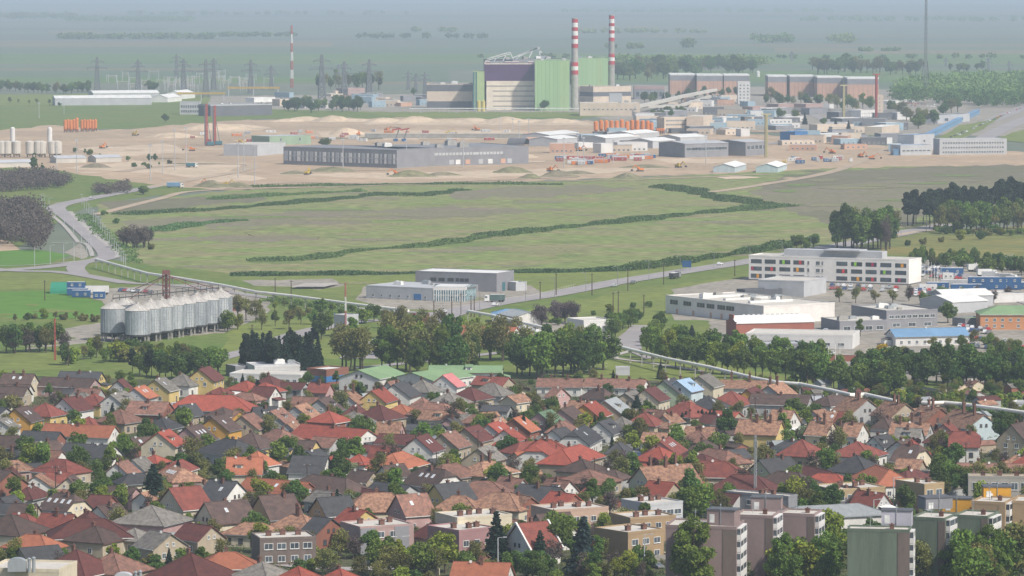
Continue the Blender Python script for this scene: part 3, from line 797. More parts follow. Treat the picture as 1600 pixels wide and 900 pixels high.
ribbon('road', [(1330,385),(1350,400),(1500,428),(1600,470),(1640,480)], 8, ROAD)
ribbon('road', [(1230,165),(1290,190),(1250,215),(1200,225)], 9, ROAD)
ribbon('village_street', [(1000,740),(988,705),(992,680),(1003,655)], 4, ASPH)
ribbon('village_street', [(200,870),(350,872),(520,888),(640,885)], 6, ROAD)
b = MB(); u = .2
for i in range(6):
    a, c = gp(458+i*9, 448, 1.2), gp(482+i*9, 442, 1.2)
    d = (c-a).normalized(); n = Vector((-d.y, d.x, 0)); b.quad(a-n*1.2, c-n*1.2, c+n*1.2, a+n*1.2)
gobj('kerb_marking', b, PATHM)
# sand heaps and spoil banks
def mound(name, label, x, y, w, dd, h, m, n=9, seed=0):
    r = random.Random(seed+int(x)); c = gp(x, y); b = MB(); N_ = 18; M_ = 6
    rows = []
    for j in range(M_+1):
        t = j/M_; row = []
        for i in range(N_):
            a = 2*math.pi*i/N_; q = (1-t)*(1+.18*math.sin(3*a+seed+x)+r.uniform(-.06,.06))
            row.append((math.cos(a)*w/2*q, math.sin(a)*dd/2*q, h*(math.sin(t*math.pi/2)**1.2)*(1+r.uniform(-.07,.07))))
        rows.append(row)
    for j in range(M_):
        for i in range(N_):
            k = (i+1) % N_; b.quad(rows[j][i], rows[j][k], rows[j+1][k], rows[j+1][i])
    o = b.build(name, m, smooth=True); o.location = c; o['label'] = label; o['category'] = name.split('_')[-1]; o['group'] = name.replace('_', ' ')+'s on the bare ground'
for i, (x, y, w) in enumerate([(450,190,60),(480,189,90),(520,190,80),(560,190,90),(600,191,80),(650,191,90),(700,191,90),(740,191,80),(790,192,90),(830,191,100),(870,192,80),(330,203,120),(370,199,100),(270,215,90),(540,210,60),(820,246,40)]):
    mound('sand_heap', 'pale sand heap in the long ridge on the construction ground', x, y, w*.6, 30, 3+(i % 3)*1.5, G_SANDL, seed=i)
for i, (x, y, w) in enumerate([(460,272,26),(520,268,40),(640,276,36),(690,274,28),(830,279,18),(870,276,30),(900,272,30),(980,278,22),(330,292,22),(350,293,30),(372,293,26),(800,270,30),(1010,262,40),(150,262,24)]):
    mound('spoil_mound', 'low dark mound of spoil on the sandy ground', x, y, w, 12, 2.5+(i % 3), G_BROWN, seed=i)
for i, (x, y) in enumerate([(1495,612),(1510,613)]):
    mound('gravel_heap', 'small cream gravel heap beside the wood behind the elevated pipe', x, y, 9, 6, 2.6, G_SANDL, seed=i)

# ================================================================ BUILDINGS outside the village
def face_windows(t, a, c, z0, n, floors, ww, wh, step, mesh=None, x0=.04, x1=.96, nm='window'):
    """a row of windows on the vertical face a->c (world, outside to the right of a->c)"""
    d = (c-a).xy; L = d.length; d = d.normalized(); ang = math.atan2(d.y, d.x)
    o0 = Vector(t.location[:]).xy; rz = t.rotation_euler[2]
    me = mesh or window_mesh(ww, wh)
    for f in range(floors):
        for i in range(n):
            s = x0+(x1-x0)*(i+.5)/n
            p = a.xy+d*L*s-o0
            q = Vector((p.x*math.cos(-rz)-p.y*math.sin(-rz), p.x*math.sin(-rz)+p.y*math.cos(-rz)))
            nrm = Vector((d.y, -d.x)).normalized()*.03
            nx = Vector((nrm.x*math.cos(-rz)-nrm.y*math.sin(-rz), nrm.x*math.sin(-rz)+nrm.y*math.cos(-rz)))
            link(nm, me, t, (q.x+nx.x, q.y+nx.y, z0+f*step), ang-rz)
RIB = {}
def ribbon_mesh(w, h, cols=(), n=4):
    k = (round(w,1), round(h,1), tuple(cols))
    if k not in RIB:
        b = MB(); b.box(-w/2, w/2, -.04, .03, 0, h, 1); pw = w/n
        for i in range(n):
            mi = 0
            for ci, cm in cols:
                if ci == i: mi = 2
            b.quad((-w/2+i*pw+.07,-.05,.08),(-w/2+(i+1)*pw-.05,-.05,.08),(-w/2+(i+1)*pw-.05,-.05,h-.08),(-w/2+i*pw+.07,-.05,h-.08), m=mi)
        RIB[k] = b.mesh('window', [GLASS, DARKM]+[cm for _, cm in cols][:1])
    return RIB[k]
def corners(L, N_, R_, z):
    l, n, r = (gp(*q, z) for q in (L, N_, R_))
    # keep it a true rectangle: side directions square to the longer front
    fr = (r-n).xy; sd_ = (l-n).xy
    if fr.length >= sd_.length:
        u = fr.normalized(); v = Vector((-u.y, u.x)); w = abs(sd_.dot(v)); w = max(w, 1.0); l2 = n.xy+v*w; return [n.xy, r.xy, r.xy+v*w, l2]
    u = sd_.normalized(); v = Vector((u.y, -u.x)); w = max(abs(fr.dot(v)), 1.0); return [n.xy, n.xy+v*w, l.xy+v*w, l.xy]
def bld(name, label, L, N_, R_, h, wall, roof=None, on='g', cat='building', parapet=.5, bands=(), wins=(), ribs=(), group=None, gear=0, slope=0.0, depth=None, z0=0.0, door=None):
    """flat-roofed block. L, N_, R_: left, near and right corner in the photograph, on the ground ('g') or at the roof ('r')"""
    c = corners(L, N_, R_, (h+z0) if on == 'r' else z0)
    if depth:
        zz = (h+z0) if on == 'r' else z0; c = [gp(*N_, zz).xy, gp(*R_, zz).xy, None, None]
        u = (c[1]-c[0]).normalized(); v = Vector((-u.y, u.x)); c = [c[0], c[1], c[1]+v*depth, c[0]+v*depth]
    o = (c[0]+c[2])/2; u = (c[1]-c[0]).normalized(); rz = math.atan2(u.y, u.x)
    Lx = (c[1]-c[0]).length/2; Ly = (c[3]-c[0]).length/2
    t = thing(name, label, cat, (o.x, o.y, z0), rz, group)
    b = MB(); b.box(-Lx, Lx, -Ly, Ly, 0, h-.02)
    for q in range(0): pass
    b.build('wall', wall, t)
    rb = MB(); roof = roof or CONC
    if slope:
        pr = [(-Ly-.3,h),(0,h+slope),(Ly+.3,h),(Ly+.3,h+.25),(0,h+slope+.25),(-Ly-.3,h+.25)]
        n = len(rb.v); k = 6; rb.v += [(-Lx-.3, y, z) for y, z in pr]+[(Lx+.3, y, z) for y, z in pr]
        for i in range(k): rb.f.append((n+i, n+(i+1)%k, n+k+(i+1)%k, n+k+i)); rb.m.append(0)
        rb.f.append((n+5,n+4,n+1,n+0)); rb.f.append((n+4,n+3,n+2,n+1)); rb.f.append((n+k,n+k+1,n+k+4,n+k+5)); rb.f.append((n+k+1,n+k+2,n+k+3,n+k+4)); rb.m += [0]*4
        gb = MB()
        for s in (-1, 1): gb.quad((s*(Lx-.01), -Ly, h-.02),(s*(Lx-.01), Ly, h-.02),(s*(Lx-.01), 0, h+slope-.02))
        gb.build('gable', wall, t)
    else:
        rb.box(-Lx+.25, Lx-.25, -Ly+.25, Ly-.25, h-.02, h+.06)
    ro = rb.build('roof', roof, t)
    if parapet and not slope:
        p = MB(); e = .28
        for x0, x1, y0, y1 in ((-Lx-.05, Lx+.05, -Ly-.05, -Ly+e), (-Lx-.05, Lx+.05, Ly-e, Ly+.05), (-Lx-.05, -Lx+e, -Ly+e, Ly-e), (Lx-e, Lx+.05, -Ly+e, Ly-e)): p.box(x0, x1, y0, y1, h-.25, h+parapet)
        p.build('parapet', wall, t)
    for z1, z2, m in bands:
        p = MB(); p.box(-Lx-.06, Lx+.06, -Ly-.06, Ly+.06, z1, z2); p.build('cladding_band', m, t)
    A, B_, C_, D_ = [Vector((q.x, q.y, 0)) for q in c]
    for w in wins:
        fc, z, n, fl, ww, wh, st = w[:7]; me = w[7] if len(w) > 7 else None
        a, d = ((A, B_) if fc == 'F' else (D_, A) if fc == 'L' else (B_, C_))
        face_windows(t, a, d, z, n, fl, ww, wh, st, me)
    r = random.Random(int(o.x*3+o.y))
    for i in range(gear):
        x, y = r.uniform(-.8,.8)*Lx, r.uniform(-.7,.7)*Ly; s = r.uniform(.8, 2.0)*max(1, min(Lx, Ly)/14)
        g_ = MB(); g_.box(-s, s, -s*.6, s*.6, 0, s*.8); g_.box(-s*.8, s*.8, -s*.4, s*.4, s*.8, s*.9); g_.cyl(-s*.4,0,s*.9,s*1.0,s*.3,n=8); g_.build('roof_vent', r.choice([STEEL, WHITE, CONC]), ro, loc=(x, y, h+.07))
    foot(c)
    t['hw'] = 0; del t['hw']
    return t, (Lx, Ly)
C_BEIGE = flatm('plant_beige', (.60,.50,.40)); C_PURP = flatm('plant_aubergine', (.085,.032,.10)); C_GREEN = mat('plant_green', (.32,.47,.25), (.27,.41,.215), scale=.2, stretch=(1,1,.02), var=.02)
C_GRN3 = flatm('green_joint', (.17,.33,.15)); C_YGREEN = flatm('plant_pale_green', (.36,.46,.22)); C_DGREY = flatm('dark_cladding', (.13,.13,.145)); C_GREY = flatm('grey_cladding', (.235,.235,.255)); C_LGREY = flatm('light_grey_cladding', (.42,.43,.45))
C_WHITE = flatm('white_cladding', (.62,.61,.60)); C_TEAL = flatm('teal_cladding', (.05,.14,.17)); C_BRICK = flatm('rust_hall', (.52,.32,.23)); C_BLUE = flatm('blue_paint', (.05,.16,.36)); C_OR = flatm('orange_paint', (.58,.19,.05))
C_PINK = flatm('pinkish_render', (.36,.25,.235)); C_DPINK = flatm('mauve_render', (.25,.185,.18)); C_ROOFD = flatm('dark_roof_felt', (.10,.105,.12)); C_ROOFL = flatm('pale_roof_felt', (.52,.49,.44)); C_OCH = flatm('ochre_render', (.36,.27,.16))
C_GRN2 = mat('weathered_green_render', (.125,.155,.115), (.095,.12,.09), scale=.35, stretch=(1,1,.12), var=.05, fine=.1)
C_BRN = mat('brown_render', (.155,.12,.105), (.12,.095,.085), scale=.5, stretch=(1,1,.2), var=.05, fine=.08)
C_TAN = flatm('tan_render', (.33,.235,.14)); C_MUST = flatm('bright_mustard_render', (.55,.28,.03)); C_GRROOF = flatm('school_green_roof', (.19,.29,.155)); C_UROOF = flatm('strong_blue_roof', (.15,.27,.42)); C_SALMON = flatm('salmon_wall', (.50,.24,.12))
def strips(t, Lx, y, z0, z1, xs, w, m, nm='facade_strip'):
    for x in xs:
        b = MB(); b.box(-w/2, w/2, -.08, .1, z0, z1); b.build(nm, m, t, loc=(x, y, 0))
# --- power plant
t, (a, c) = bld('turbine_annex', 'low beige turbine hall with dark base beside the power plant', (666,168), (667,171), (738,171), 27, C_BEIGE, C_ROOFD, bands=[(0,9,C_DGREY),(20,27.2,C_DGREY)], depth=60, parapet=1, gear=5)
t, _ = bld('stair_tower', 'narrow pale green stair tower on the aubergine hall corner', (738,168), (739,172), (760,172), 42, C_YGREEN, C_DGREY, depth=26)
strips(t, 0, -13.1, 0, 42, (-6.4,-3.8), 1.6, C_TEAL)
t, (a, c) = bld('turbine_hall', 'beige striped turbine hall with aubergine upper block', (756,168), (757,172), (835,172), 50, flatm('cream_facade', (.74,.65,.53)), C_ROOFD, bands=[(32,50.2,C_PURP)], depth=120, parapet=1.2, gear=8)
for z in (4, 9.5, 15, 20.5, 26):
    b = MB(); b.box(-a*(.72 if z < 22 else .93), a*.93, -.12, .1, 0, .75); b.build('window_band', C_DGREY, t, loc=(.06*a if z < 22 else 0, -c, z))
t, (a, c) = bld('reactor_block', 'tall green reactor block behind the taller-looking striped chimney', (835,168), (836,173), (890,173), 54, C_GREEN, C_ROOFD, depth=70, parapet=1, gear=5)
strips(t, 0, -c, 0, 54, [a-9, a-6.3, a-3], 1.3, C_YGREEN)
strips(t, 0, -c, 0, 54, [-a+3+i*4.3 for i in range(6)], .35, C_GRN3)
t, (a, c) = bld('reactor_block', 'green reactor block farther back between both striped chimneys', (896,148), (897,152), (950,152), 47, C_GREEN, C_ROOFD, depth=80, parapet=1, gear=4)
strips(t, 0, -c, 0, 47, [a-12, a-9], 1.5, C_YGREEN)
P0 = gp(780,168)
for x0, z0, x1, z1, k in [(-18,50,6,60,2),(-14,50,10,57,2),(6,60,12,52,2),(30,52,46,64,3),(32,52,52,62,3),(46,64,54,53,3)]:
    pass
rt = thing('roof_gantry', 'white slanting lattice gantry on the power plant roof behind the aubergine block', 'gantry', (P0.x, P0.y+90, 50.5))
for (x0, z0), (x1, z1) in (((-16,0),(12,8)),((-14,2.5),(12,10)),((12,10),(16,2)),((4,0),(8,7)),((-6,0),(-2,5))): b = MB(); b.bar((x0,0,z0),(x1,0,z1),.9); b.build('beam', WHITE, rt)
rt = thing('roof_gantry', 'larger white slanting gantry beside the dark machine hall roof', 'gantry', (gp(822,150).x, gp(822,150).y+40, 46.6))
for (x0, z0), (x1, z1) in (((-16,0),(14,12)),((-10,1),(16,13)),((14,12),(20,6)),((4,0),(8,9)),((16,13),(18,0))): b = MB(); b.bar((x0,0,z0),(x1,0,z1),1.3); b.build('beam', WHITE, rt)
bld('machine_hall', 'long dark-roofed machine hall behind the aubergine block', (800,150), (801,153), (900,151), 46, C_GREY, C_ROOFD, depth=60, gear=10)
bld('plant_annex', 'grey annex at the foot of the striped chimney', (879,164), (880,167), (893,167), 24, C_GREY, C_ROOFD, depth=30)
bld('plant_office', 'beige office wing with two window rows behind the near chimney', (903,158), (904,162), (930,162), 20, C_BEIGE, C_ROOFL, depth=20, wins=[('F',8,7,2,2.2,2,4.5)])
bld('plant_hall', 'beige square hall with dark opening near the far chimney', (926,168), (927,163), (986,162), 20, C_BEIGE, C_ROOFD, depth=35, bands=[(9,14,C_DGREY)], gear=3)
bld('plant_hall', 'pale box hall set before the beige square hall', (950,166), (952,168), (972,168), 15, C_LGREY, C_ROOFL, depth=20)
bld('plant_hall', 'long beige low hall at the foot of the near chimney', (905,178), (906,181), (1000,181), 13, C_BEIGE, C_ROOFL, depth=40, gear=4, wins=[('F',6,12,1,2,1.5,4)])
bld('plant_hall', 'grey and pink block at the end of the power plant', (990,151), (991,155), (1038,155), 15, C_GREY, C_ROOFD, depth=40, bands=[(12,15.2,C_PINK)], wins=[('F',3,6,1,4,6,4)])
for i, (x0, x1, y) in enumerate([(1047,1086,147),(1089,1129,148),(1131,1171,148),(1200,1229,150),(1234,1273,150),(1277,1317,152),(1324,1373,154)]):
    t, (a, c) = bld('rust_hall', f"tall rust-red hall with grey band and white roof, {['first','second','third','fourth','fifth','sixth','seventh'][i]} from the power plant", (x0-.5,y-3), (x0,y), (x1,y), 25, C_BRICK, WHITE, depth=60, bands=[(17,23.6,C_GREY),(23.6,25.3,WHITE)], parapet=0, cat='industrial hall')
    strips(t, 0, -c, 0, 17, [a*q for q in (-.9,-.6,-.3,0,.3,.6,.9)], .8, C_PINK)
bld('tower_block', 'white tower block with striped balconies before the rust-red halls', (1151,158), (1153,162), (1172,162), 25, C_WHITE, C_ROOFL, depth=16, wins=[('F',2,3,6,2,1.6,3.7),('R',2,2,6,3,1.8,3.7)])
bld('stair_shaft', 'slim concrete shaft beside the last rust-red hall', (1368,180), (1369,184), (1380,184), 23, C_BEIGE, C_ROOFD, depth=12, wins=[('F',3,1,5,1.2,1.6,4)])
for x, y, z, lab in [(898,172,100,'near red and white striped power plant chimney'),(955.5,150,100,'far red and white striped power plant chimney')]:
    h = {172: 100.2, 150: 99.4}[y]
    p = gp(x, y); t = thing('chimney_stack', lab, 'chimney', p)
    prof = lambda z: 4.2-1.0*z/h
    b = MB(); b.cyl(0,0,0,h,prof(0),prof(h),n=24); b.cyl(0,0,h-.5,h+.6,prof(h)+.25,n=24,mt=0); b.build('shaft', CONC, t, smooth=False)
    RED = mat('chimney_red', (.42,.035,.05), scale=.1, var=.02)
    for a_, c_, m in [(.955,1.0,RED),(.905,.955,FRAME),(.865,.905,RED),(.815,.865,FRAME),(.775,.815,RED),(.725,.775,FRAME),(.68,.725,RED),(.48,.525,RED),(.435,.48,FRAME),(.39,.435,RED)]:
        b = MB(); b.cyl(0,0,h*a_,h*c_,prof(h*a_)+.12,prof(h*c_)+.12,n=24); b.build('painted_band', m, t)
# --- long halls, tanks and yards
bld('warehouse', 'long low white warehouse on the field, nearer one of two', (85,162), (86,165), (237,164), 8, C_LGREY, WHITE, depth=25, slope=3)
bld('warehouse', 'long low white warehouse standing behind its longer twin', (145,155), (146,158), (249,157), 9, C_LGREY, WHITE, depth=25, slope=3)
bld('tent_hall', 'small pitched white tent hall beside the white warehouses', (258,156), (262,160), (284,158), 5, WHITE, WHITE, depth=20, slope=4)
bld('tent_hall', 'pitched white tent hall nearer the substation', (280,150), (284,155), (305,153), 6, WHITE, WHITE, depth=20, slope=4)
bld('crane_hall', 'grey open hall with many window bays below the yellow gantry', (280,176), (281,179), (312,179), 13, C_LGREY, C_ROOFD, depth=20, wins=[('F',2,8,2,2,3,5)])
bld('crane_hall', 'dark long workshop beneath the yellow gantry beam', (328,178), (329,182), (425,180), 12, C_DGREY, C_ROOFD, depth=25, bands=[(11,12.2,C_LGREY)], gear=5)
bld('shed', 'white flat shed with yellow trim by the gantry', (396,156), (397,160), (430,159), 5, WHITE, WHITE, depth=14)
bld('shed', 'pink-roofed office beside the leafy trees at the substation', (543,146), (544,150), (570,149), 9, C_PINK, C_ROOFL, depth=18, wins=[('F',2,7,2,2,1.5,3.5)])
bld('green_hall', 'pale green hall behind the large grey depot', (420,224), (421,227), (486,225), 7.5, flatm('pale_green_cladding', (.25,.34,.24)), C_LGREY, depth=26, parapet=.2, wins=[('F',3,2,1,2,3,4)])
bld('depot_wing', 'pale grey blank hall with small lorry dock by the depot', (400,240), (402,244), (446,240), 9, C_LGREY, C_ROOFL, depth=30, parapet=.2)
# great depot with open frame front
t, (a, c) = bld('depot_hall', 'huge dark grey depot hall with bright strip windows', (622,244), (624,261), (826,256), 13.5, C_GREY, flatm('depot_roof', (.22,.22,.235)), depth=75, parapet=.4, gear=6)
b = MB(); b.box(-a*.93, a*.6, -.12, .1, 0, 2.0); b.build('window_band', flatm('polycarbonate', (.42,.43,.44)), t, loc=(0,-c,8))
for i in range(30):
    if i in (9, 21): continue
    b = MB(); b.box(-.3,.3,-.22,.1,0,2.2); b.build('mullion', C_GREY, t, loc=(-a*.93+i*a*1.53/29,-c,7.9))
for x in (-.62,-.5): b = MB(); b.box(-2,2,-.15,.1,0,4.5); b.build('loading_door', DARKM, t, loc=(a*x,-c,0))
for i, x in enumerate((-.2,-.1,.05,.25,.4,.6,.7)): b = MB(); b.box(-2,2,-.15,.1,0,3.5); b.build('loading_door', [C_LGREY, WHITE, C_BRICK][i % 3], t, loc=(a*x,-c,1))
t, (a, c) = bld('open_depot', 'open steel-framed depot front under a dark grey canopy', (443,250), (443,257), (620,263), 13.5, C_GREY, flatm('depot_roof', (.22,.22,.235)), depth=50, parapet=.3, bands=[(0,3,C_GREY)])
for i in range(26):
    b = MB(); w = 1.8 if i % 3 else 3.2; b.box(-w/2, w/2, -.25, .1, 3.1, 10.5); b.build('column', WHITE if i % 2 else C_LGREY, t, loc=(-a+2.5+i*(2*a-5)/25, -c, 0))
b = MB(); b.box(-a, a, -.3, .1, 6.6, 7.2); b.build('rail', C_LGREY, t, loc=(0,-c,0))
t, (a, c) = bld('workshop_hall', 'grey workshop hall with strip windows and white open bay', (1040,243), (1070,246.5), (1138,244.6), 11, C_GREY, C_LGREY, depth=36, slope=1.5, wins=[('F',5.5,12,1,4,2.6,4)])
t, (a, c) = bld('workshop_hall', 'smaller grey workshop hall attached behind, with open doors', (1139,239), (1165,244), (1199,242), 11, C_GREY, C_LGREY, depth=34, slope=1.5, wins=[('F',5,5,1,4,3.4,4)])
for i, (l, n_, r_, lab) in enumerate([((940,222),(946,227),(1000,224),'white flat-roofed store, nearest of three by the orange silos'),((985,213),(990,220),(1030,217),'white store behind its nearest twin by the orange silos'),((1017,228),(1020,232),(1056,230),'blue-grey shed tucked behind the workshop hall'),((1060,222),(1063,226),(1105,224),'pale shed with white roof behind the workshop hall'),((855,214),(858,222),(905,218),'pale pitched hall near the arched tents'),((868,222),(871,229),(902,226),'dirty white pitched shelter beside the arched tents')]):
    bld('storage_hall', lab, l, n_, r_, 6, C_LGREY, WHITE, depth=26, slope=2.2)
for x0, x1, y, lab in [(1117,1162,265,'white-roofed open shed with dark gable on the sandy lot'),(1184,1226,265,'second white-roofed open shed beside a row of parked machines')]:
    p1, p2 = gp((x0+14), y-8, 6), gp(x1-12, y-12, 6)
    t = house('g', p1, p2+Vector((0,8,0)), 'l', 'S', 17, 6.5, 4, name='open_shed', label=lab, cat='shed', wins=False, roofmat=WHITE)
for l, n_, r_, h, w, rf, lab, wn in [
  ((1404,238),(1407,243),(1456,242),8,C_LGREY,C_UROOF,'pale hall with blue roof before the white office slab',[('F',3,7,1,3,1.4,4)]),
  ((1426,232),(1428,236),(1460,234),13,C_LGREY,C_UROOF,'taller blue-roofed hall behind the pale hall',[('F',7,1,1,3,2,4)]),
  ((1466,238),(1468,242),(1573,241),12.5,C_LGREY,C_LGREY,'white office slab with three rows of dark windows',[('F',1.2,24,3,1.6,1.8,3.7)]),
  ((1037,202),(1038,206),(1099,205),13,C_BEIGE,C_ROOFL,'long cream office with two window rows by the orange silos',[('F',2,16,3,1.8,1.6,3.8)]),
  ((1090,200),(1099,206),(1113,203),14,C_BEIGE,C_ROOFL,'cream office end block beside the long cream office',[('F',2,2,3,2,1.6,3.8)]),
  ((1276,202),(1277,207),(1334,206),7,C_BEIGE,C_ROOFL,'long cream-roofed store between garden trees',[]),
  ((1360,206),(1378,211),(1405,207),7,C_BEIGE,WHITE,'cream gabled store by the road junction',[]),
  ((1260,214),(1261,217),(1330,216),4,C_WHITE,WHITE,'long white flat canopy by the blue tank',[]),
  ((1315,190),(1316,194),(1375,192),5,C_DGREY,C_LGREY,'long dark shed with pale roof below the slim shaft',[]),
  ((1344,180),(1345,185),(1368,184),8,C_WHITE,C_ROOFL,'small white office with window dots beside the slim shaft',[('F',1,6,2,1.5,1.3,3.2)]),
  ((1215,172),(1216,176),(1246,175),9,C_PINK,C_ROOFL,'pinkish office block among trees, left of two'.replace('left of two','nearer the tower block'),[('F',1,7,2,2,1.4,3.4)]),
  ((1258,172),(1259,176),(1286,175),9,C_PINK,C_ROOFL,'pinkish office block among trees, beyond its twin',[('F',1,6,2,2,1.4,3.4)]),
  ((1175,172),(1176,176),(1212,175),6,C_PINK,C_PINK,'low pink-roofed block at the foot of the tower block',[]),
  ((1464,188),(1465,193),(1515,190),8,C_LGREY,C_ROOFD,'pale box building with dark entrance beside the blue walkway',[('F',2,2,1,8,3,4)]),
  ((1384,158),(1386,162),(1432,160),3,C_WHITE,WHITE,'low white canopy at the wood edge',[]),
  ((1240,220),(1242,223),(1262,222),9,C_BLUE,C_BLUE,'round-looking deep blue tank building on the plain',[]),
  ]:
    bld('site_building', lab, l, n_, r_, h, w, rf, depth=16, wins=wn, slope=0, parapet=.4)
# clutter of small site buildings
r = random.Random(21); k = 0
names = ['white','cream','grey','pale blue','rust-red','dark grey']
zones2 = [((1000,1230),(178,214),46,'between the orange silos and the blue tank'),((1180,1420),(172,205),26,'among the site trees below the rust-red halls'),((560,690),(150,168),14,'on the substation side of the beige hall'),((440,560),(150,172),12,'in the trees by the substation'),((1230,1400),(206,238),18,'around the blue tank'),((860,1000),(212,240),16,'near the arched tents'),((1040,1180),(156,176),14,'below the rust-red halls')]
for (xa, xb), (ya, yb), n, where in zones2:
    for i in range(n):
        x, y = r.uniform(xa, xb), r.uniform(ya, yb); w = r.uniform(8, 30); q = r.randrange(6); p = ppm(y)
        bld('site_shed', f'small {names[q]} flat shed {where}', (x-w*p*.5-1,y-1.2), (x-w*p*.5,y), (x+w*p*.5,y-r.uniform(-.6,.8)), r.uniform(3,8), [C_WHITE,C_BEIGE,C_GREY,flatm('pale_blue_cladding',(.28,.38,.45)),C_BRICK,C_DGREY][q], r.choice([WHITE, C_ROOFL, C_ROOFD, WHITE, C_LGREY]), depth=r.uniform(6,18), parapet=.2, group=f'{names[q]} sheds {where}', cat='shed', wins=[('F',1,int(w/4),1,1.8,1.5,3)] if w > 14 else ())
# ================================================================ MIDDLE GROUND
t, (a, c) = bld('steel_hall', 'large dark grey steel hall with ribbon of dark lettering panels by the main road', (649,453), (776,457), (802,452.3), 8.4, C_GREY, WHITE, parapet=.3)
LONG = c
for i, (y0, y1) in enumerate([(.62,.55),(.545,.48),(.42,.27),(.2,.05),(.0,-.08),(-.1,-.2),(-.22,-.32)]):
    b = MB(); b.box(-.1,.08,y1*c*1.0,y0*c,4.4,5.9); b.build('lettering_panel', DARKM, t, loc=(-a,0,0))  # plain dark panels standing in for the unreadable facade lettering
b = MB(); b.box(-4,.05,-c*.55,c*.2,0,3.4); b.build('lean_to', C_GREY, t, loc=(-a-.03,0,0))
b = MB(); b.box(-1.6,1.6,-.1,.08,0,4.2); b.build('door', C_TEAL, t, loc=(-a*.2,-c,0))
bld('service_box', 'small blue and grey plant box beside the dark steel hall', (805,451), (806,455), (823,454), 3.6, C_LGREY, WHITE, depth=6)
t, (a, c) = bld('showroom_hall', 'long pale grey low hall with blue container at its wall', (570,455), (572,466), (676,471), 5.6, C_LGREY, C_LGREY, depth=28, parapet=.2, wins=[('F',1,7,1,1.1,1.2,2),('F',3.2,4,1,1.1,1.2,2,None,.1,.4)] if 0 else [('F',1,7,1,1.1,1.2,2)], gear=5)
b = MB(); b.box(-1.9,1.9,-.1,.08,0,2.6); b.build('loading_door', C_BLUE, t, loc=(a*.55,-c,.4))
t, (a, c) = bld('glass_showroom', 'white showroom with tall dark glazing between white fins', (676,466), (677,471), (727,471.5), 6.2, mat('glass_wall', (.06,.13,.16), (.20,.30,.36), scale=.5, rough=.15, spec=.6, var=0), C_ROOFL, depth=18, parapet=.3, bands=[(5,6.4,C_WHITE),(2.7,2.95,C_WHITE)])
for i in range(14):
    b = MB(); b.box(-.16,.16,-.3,.06,0,5); b.build('fin', FRAME, t, loc=(-a+.3+i*(2*a-.6)/13,-c,0))
t, (a, c) = bld('glass_showroom', 'lighter glass corner wing joined to the finned showroom', (727,468), (728,470.5), (744,468), 5.8, mat('glass_wall_pale', (.28,.36,.38), (.12,.2,.22), scale=.6, rough=.15, spec=.6, var=0), C_ROOFL, depth=12, bands=[(5,5.9,C_DGREY)])
# coloured-window building
t, (a, c) = bld('office_building', 'long white three-storey building with bright coloured window panels', (1165,432), (1170,438), (1420,446), 11.4, flatm('white_render', (.72,.695,.665)), C_ROOFL, depth=17, parapet=.5)
A_ = gp(1170,438); B_ = gp(1420,446)
RW = ribbon_mesh(5.4, 1.9)
PANC = {'g': mat('lime_panel', (.30,.62,.05), var=0), 'r': mat('red_panel', (.68,.05,.06), var=0), 'm': mat('crimson_panel', (.42,.03,.10), var=0), 'o': mat('orange_panel', (.85,.38,.02), var=0)}
cw = [1182,1204,1227,1249,1316.4,1339.3,1361.8,1384.5,1407.4]
pan = {(0,2):('g',1),(0,3):('r',2),(0,5):('g',1),(0,6):('m',2),(0,8):('o',2),(1,0):('m',0),(1,1):('r',2),(1,3):('o',1),(1,4):('r',2),(1,7):('g',1),(2,0):('o',2),(2,5):('o',2),(2,6):('r',2),(2,8):('m',1)}
for row in range(3):
    for i, px in enumerate(cw):
        f = (px-1170)/250
        q = pan.get((row, i))
        if q:
            b = MB(); b.box(-2.7,2.7,-.04,.03,0,1.9,1)
            for k in range(4): b.quad((-2.7+k*1.35+.07,-.05,.08),(-2.7+(k+1)*1.35-.05,-.05,.08),(-2.7+(k+1)*1.35-.05,-.05,1.82),(-2.7+k*1.35+.07,-.05,1.82), m=2 if k == q[1] else 0)
            me = b.mesh('window', [GLASS, DARKM, PANC[q[0]]])
        else: me = RW
        link('window', me, t, (-a+2*a*f, -c-.02, 8.1-row*3.4))
    for px, w in ((1264,1.1),(1279,2.0),(1286,1.0)):
        link('window', window_mesh(w,1.8), t, (-a+2*a*(px-1170)/250, -c-.02, 8.1-row*3.4))
b = MB(); b.box(-a*.63,a*.6,-c*.1,c*.7,11.4,14.6); b.build('rooftop_plant_room', C_LGREY, t)
b = MB(); b.box(-a*.1,a*.35,-c*.5,c*.72,14.62,15.2); b.build('rooftop_canopy', C_LGREY, t)
b = MB(); b.box(-a-.02,a+.02,-c-.05,c,0,.7); b.build('plinth', C_DGREY, t)
t, (a, c) = bld('grey_hall', 'plain grey box hall with pale roof before the coloured-window building', (1191,461), (1256,464.7), (1291,458), 6.8, C_LGREY, C_ROOFL)
bld('dark_shelter', 'dark open shelter leaning on the plain grey box hall', (1160,462), (1164,466), (1222,464), 3.2, C_ROOFD, C_ROOFD, depth=8)
t, (a, c) = bld('factory', 'big white factory with dark window trios and rooftop machinery', (1040,489), (1193,507), (1295,500), 7.2, flatm('factory_white', (.68,.65,.62)), C_ROOFL, gear=12, parapet=.4)
for g0 in (.88,.6,.32,.12,-.1,-.28):
    for q in range(3):
        link('window', window_mesh(1.7,1.7,True), t, (-a-.03, c*(g0-q*.055), 4.2), -math.pi/2)
for g0 in (.76,.42,.06,-.16):
    b = MB(); b.box(-.08,.06,-.7,.7,0,2.4); b.build('door', C_BRICK, t, loc=(-a, c*g0, 0))
for x in (-.5,0,.45):
    b = MB(); b.box(-a*.7,a*.5,-.9,.9,7.3,8.2); b.build('roof_light', WHITE, t, loc=(0, c*x, 0))
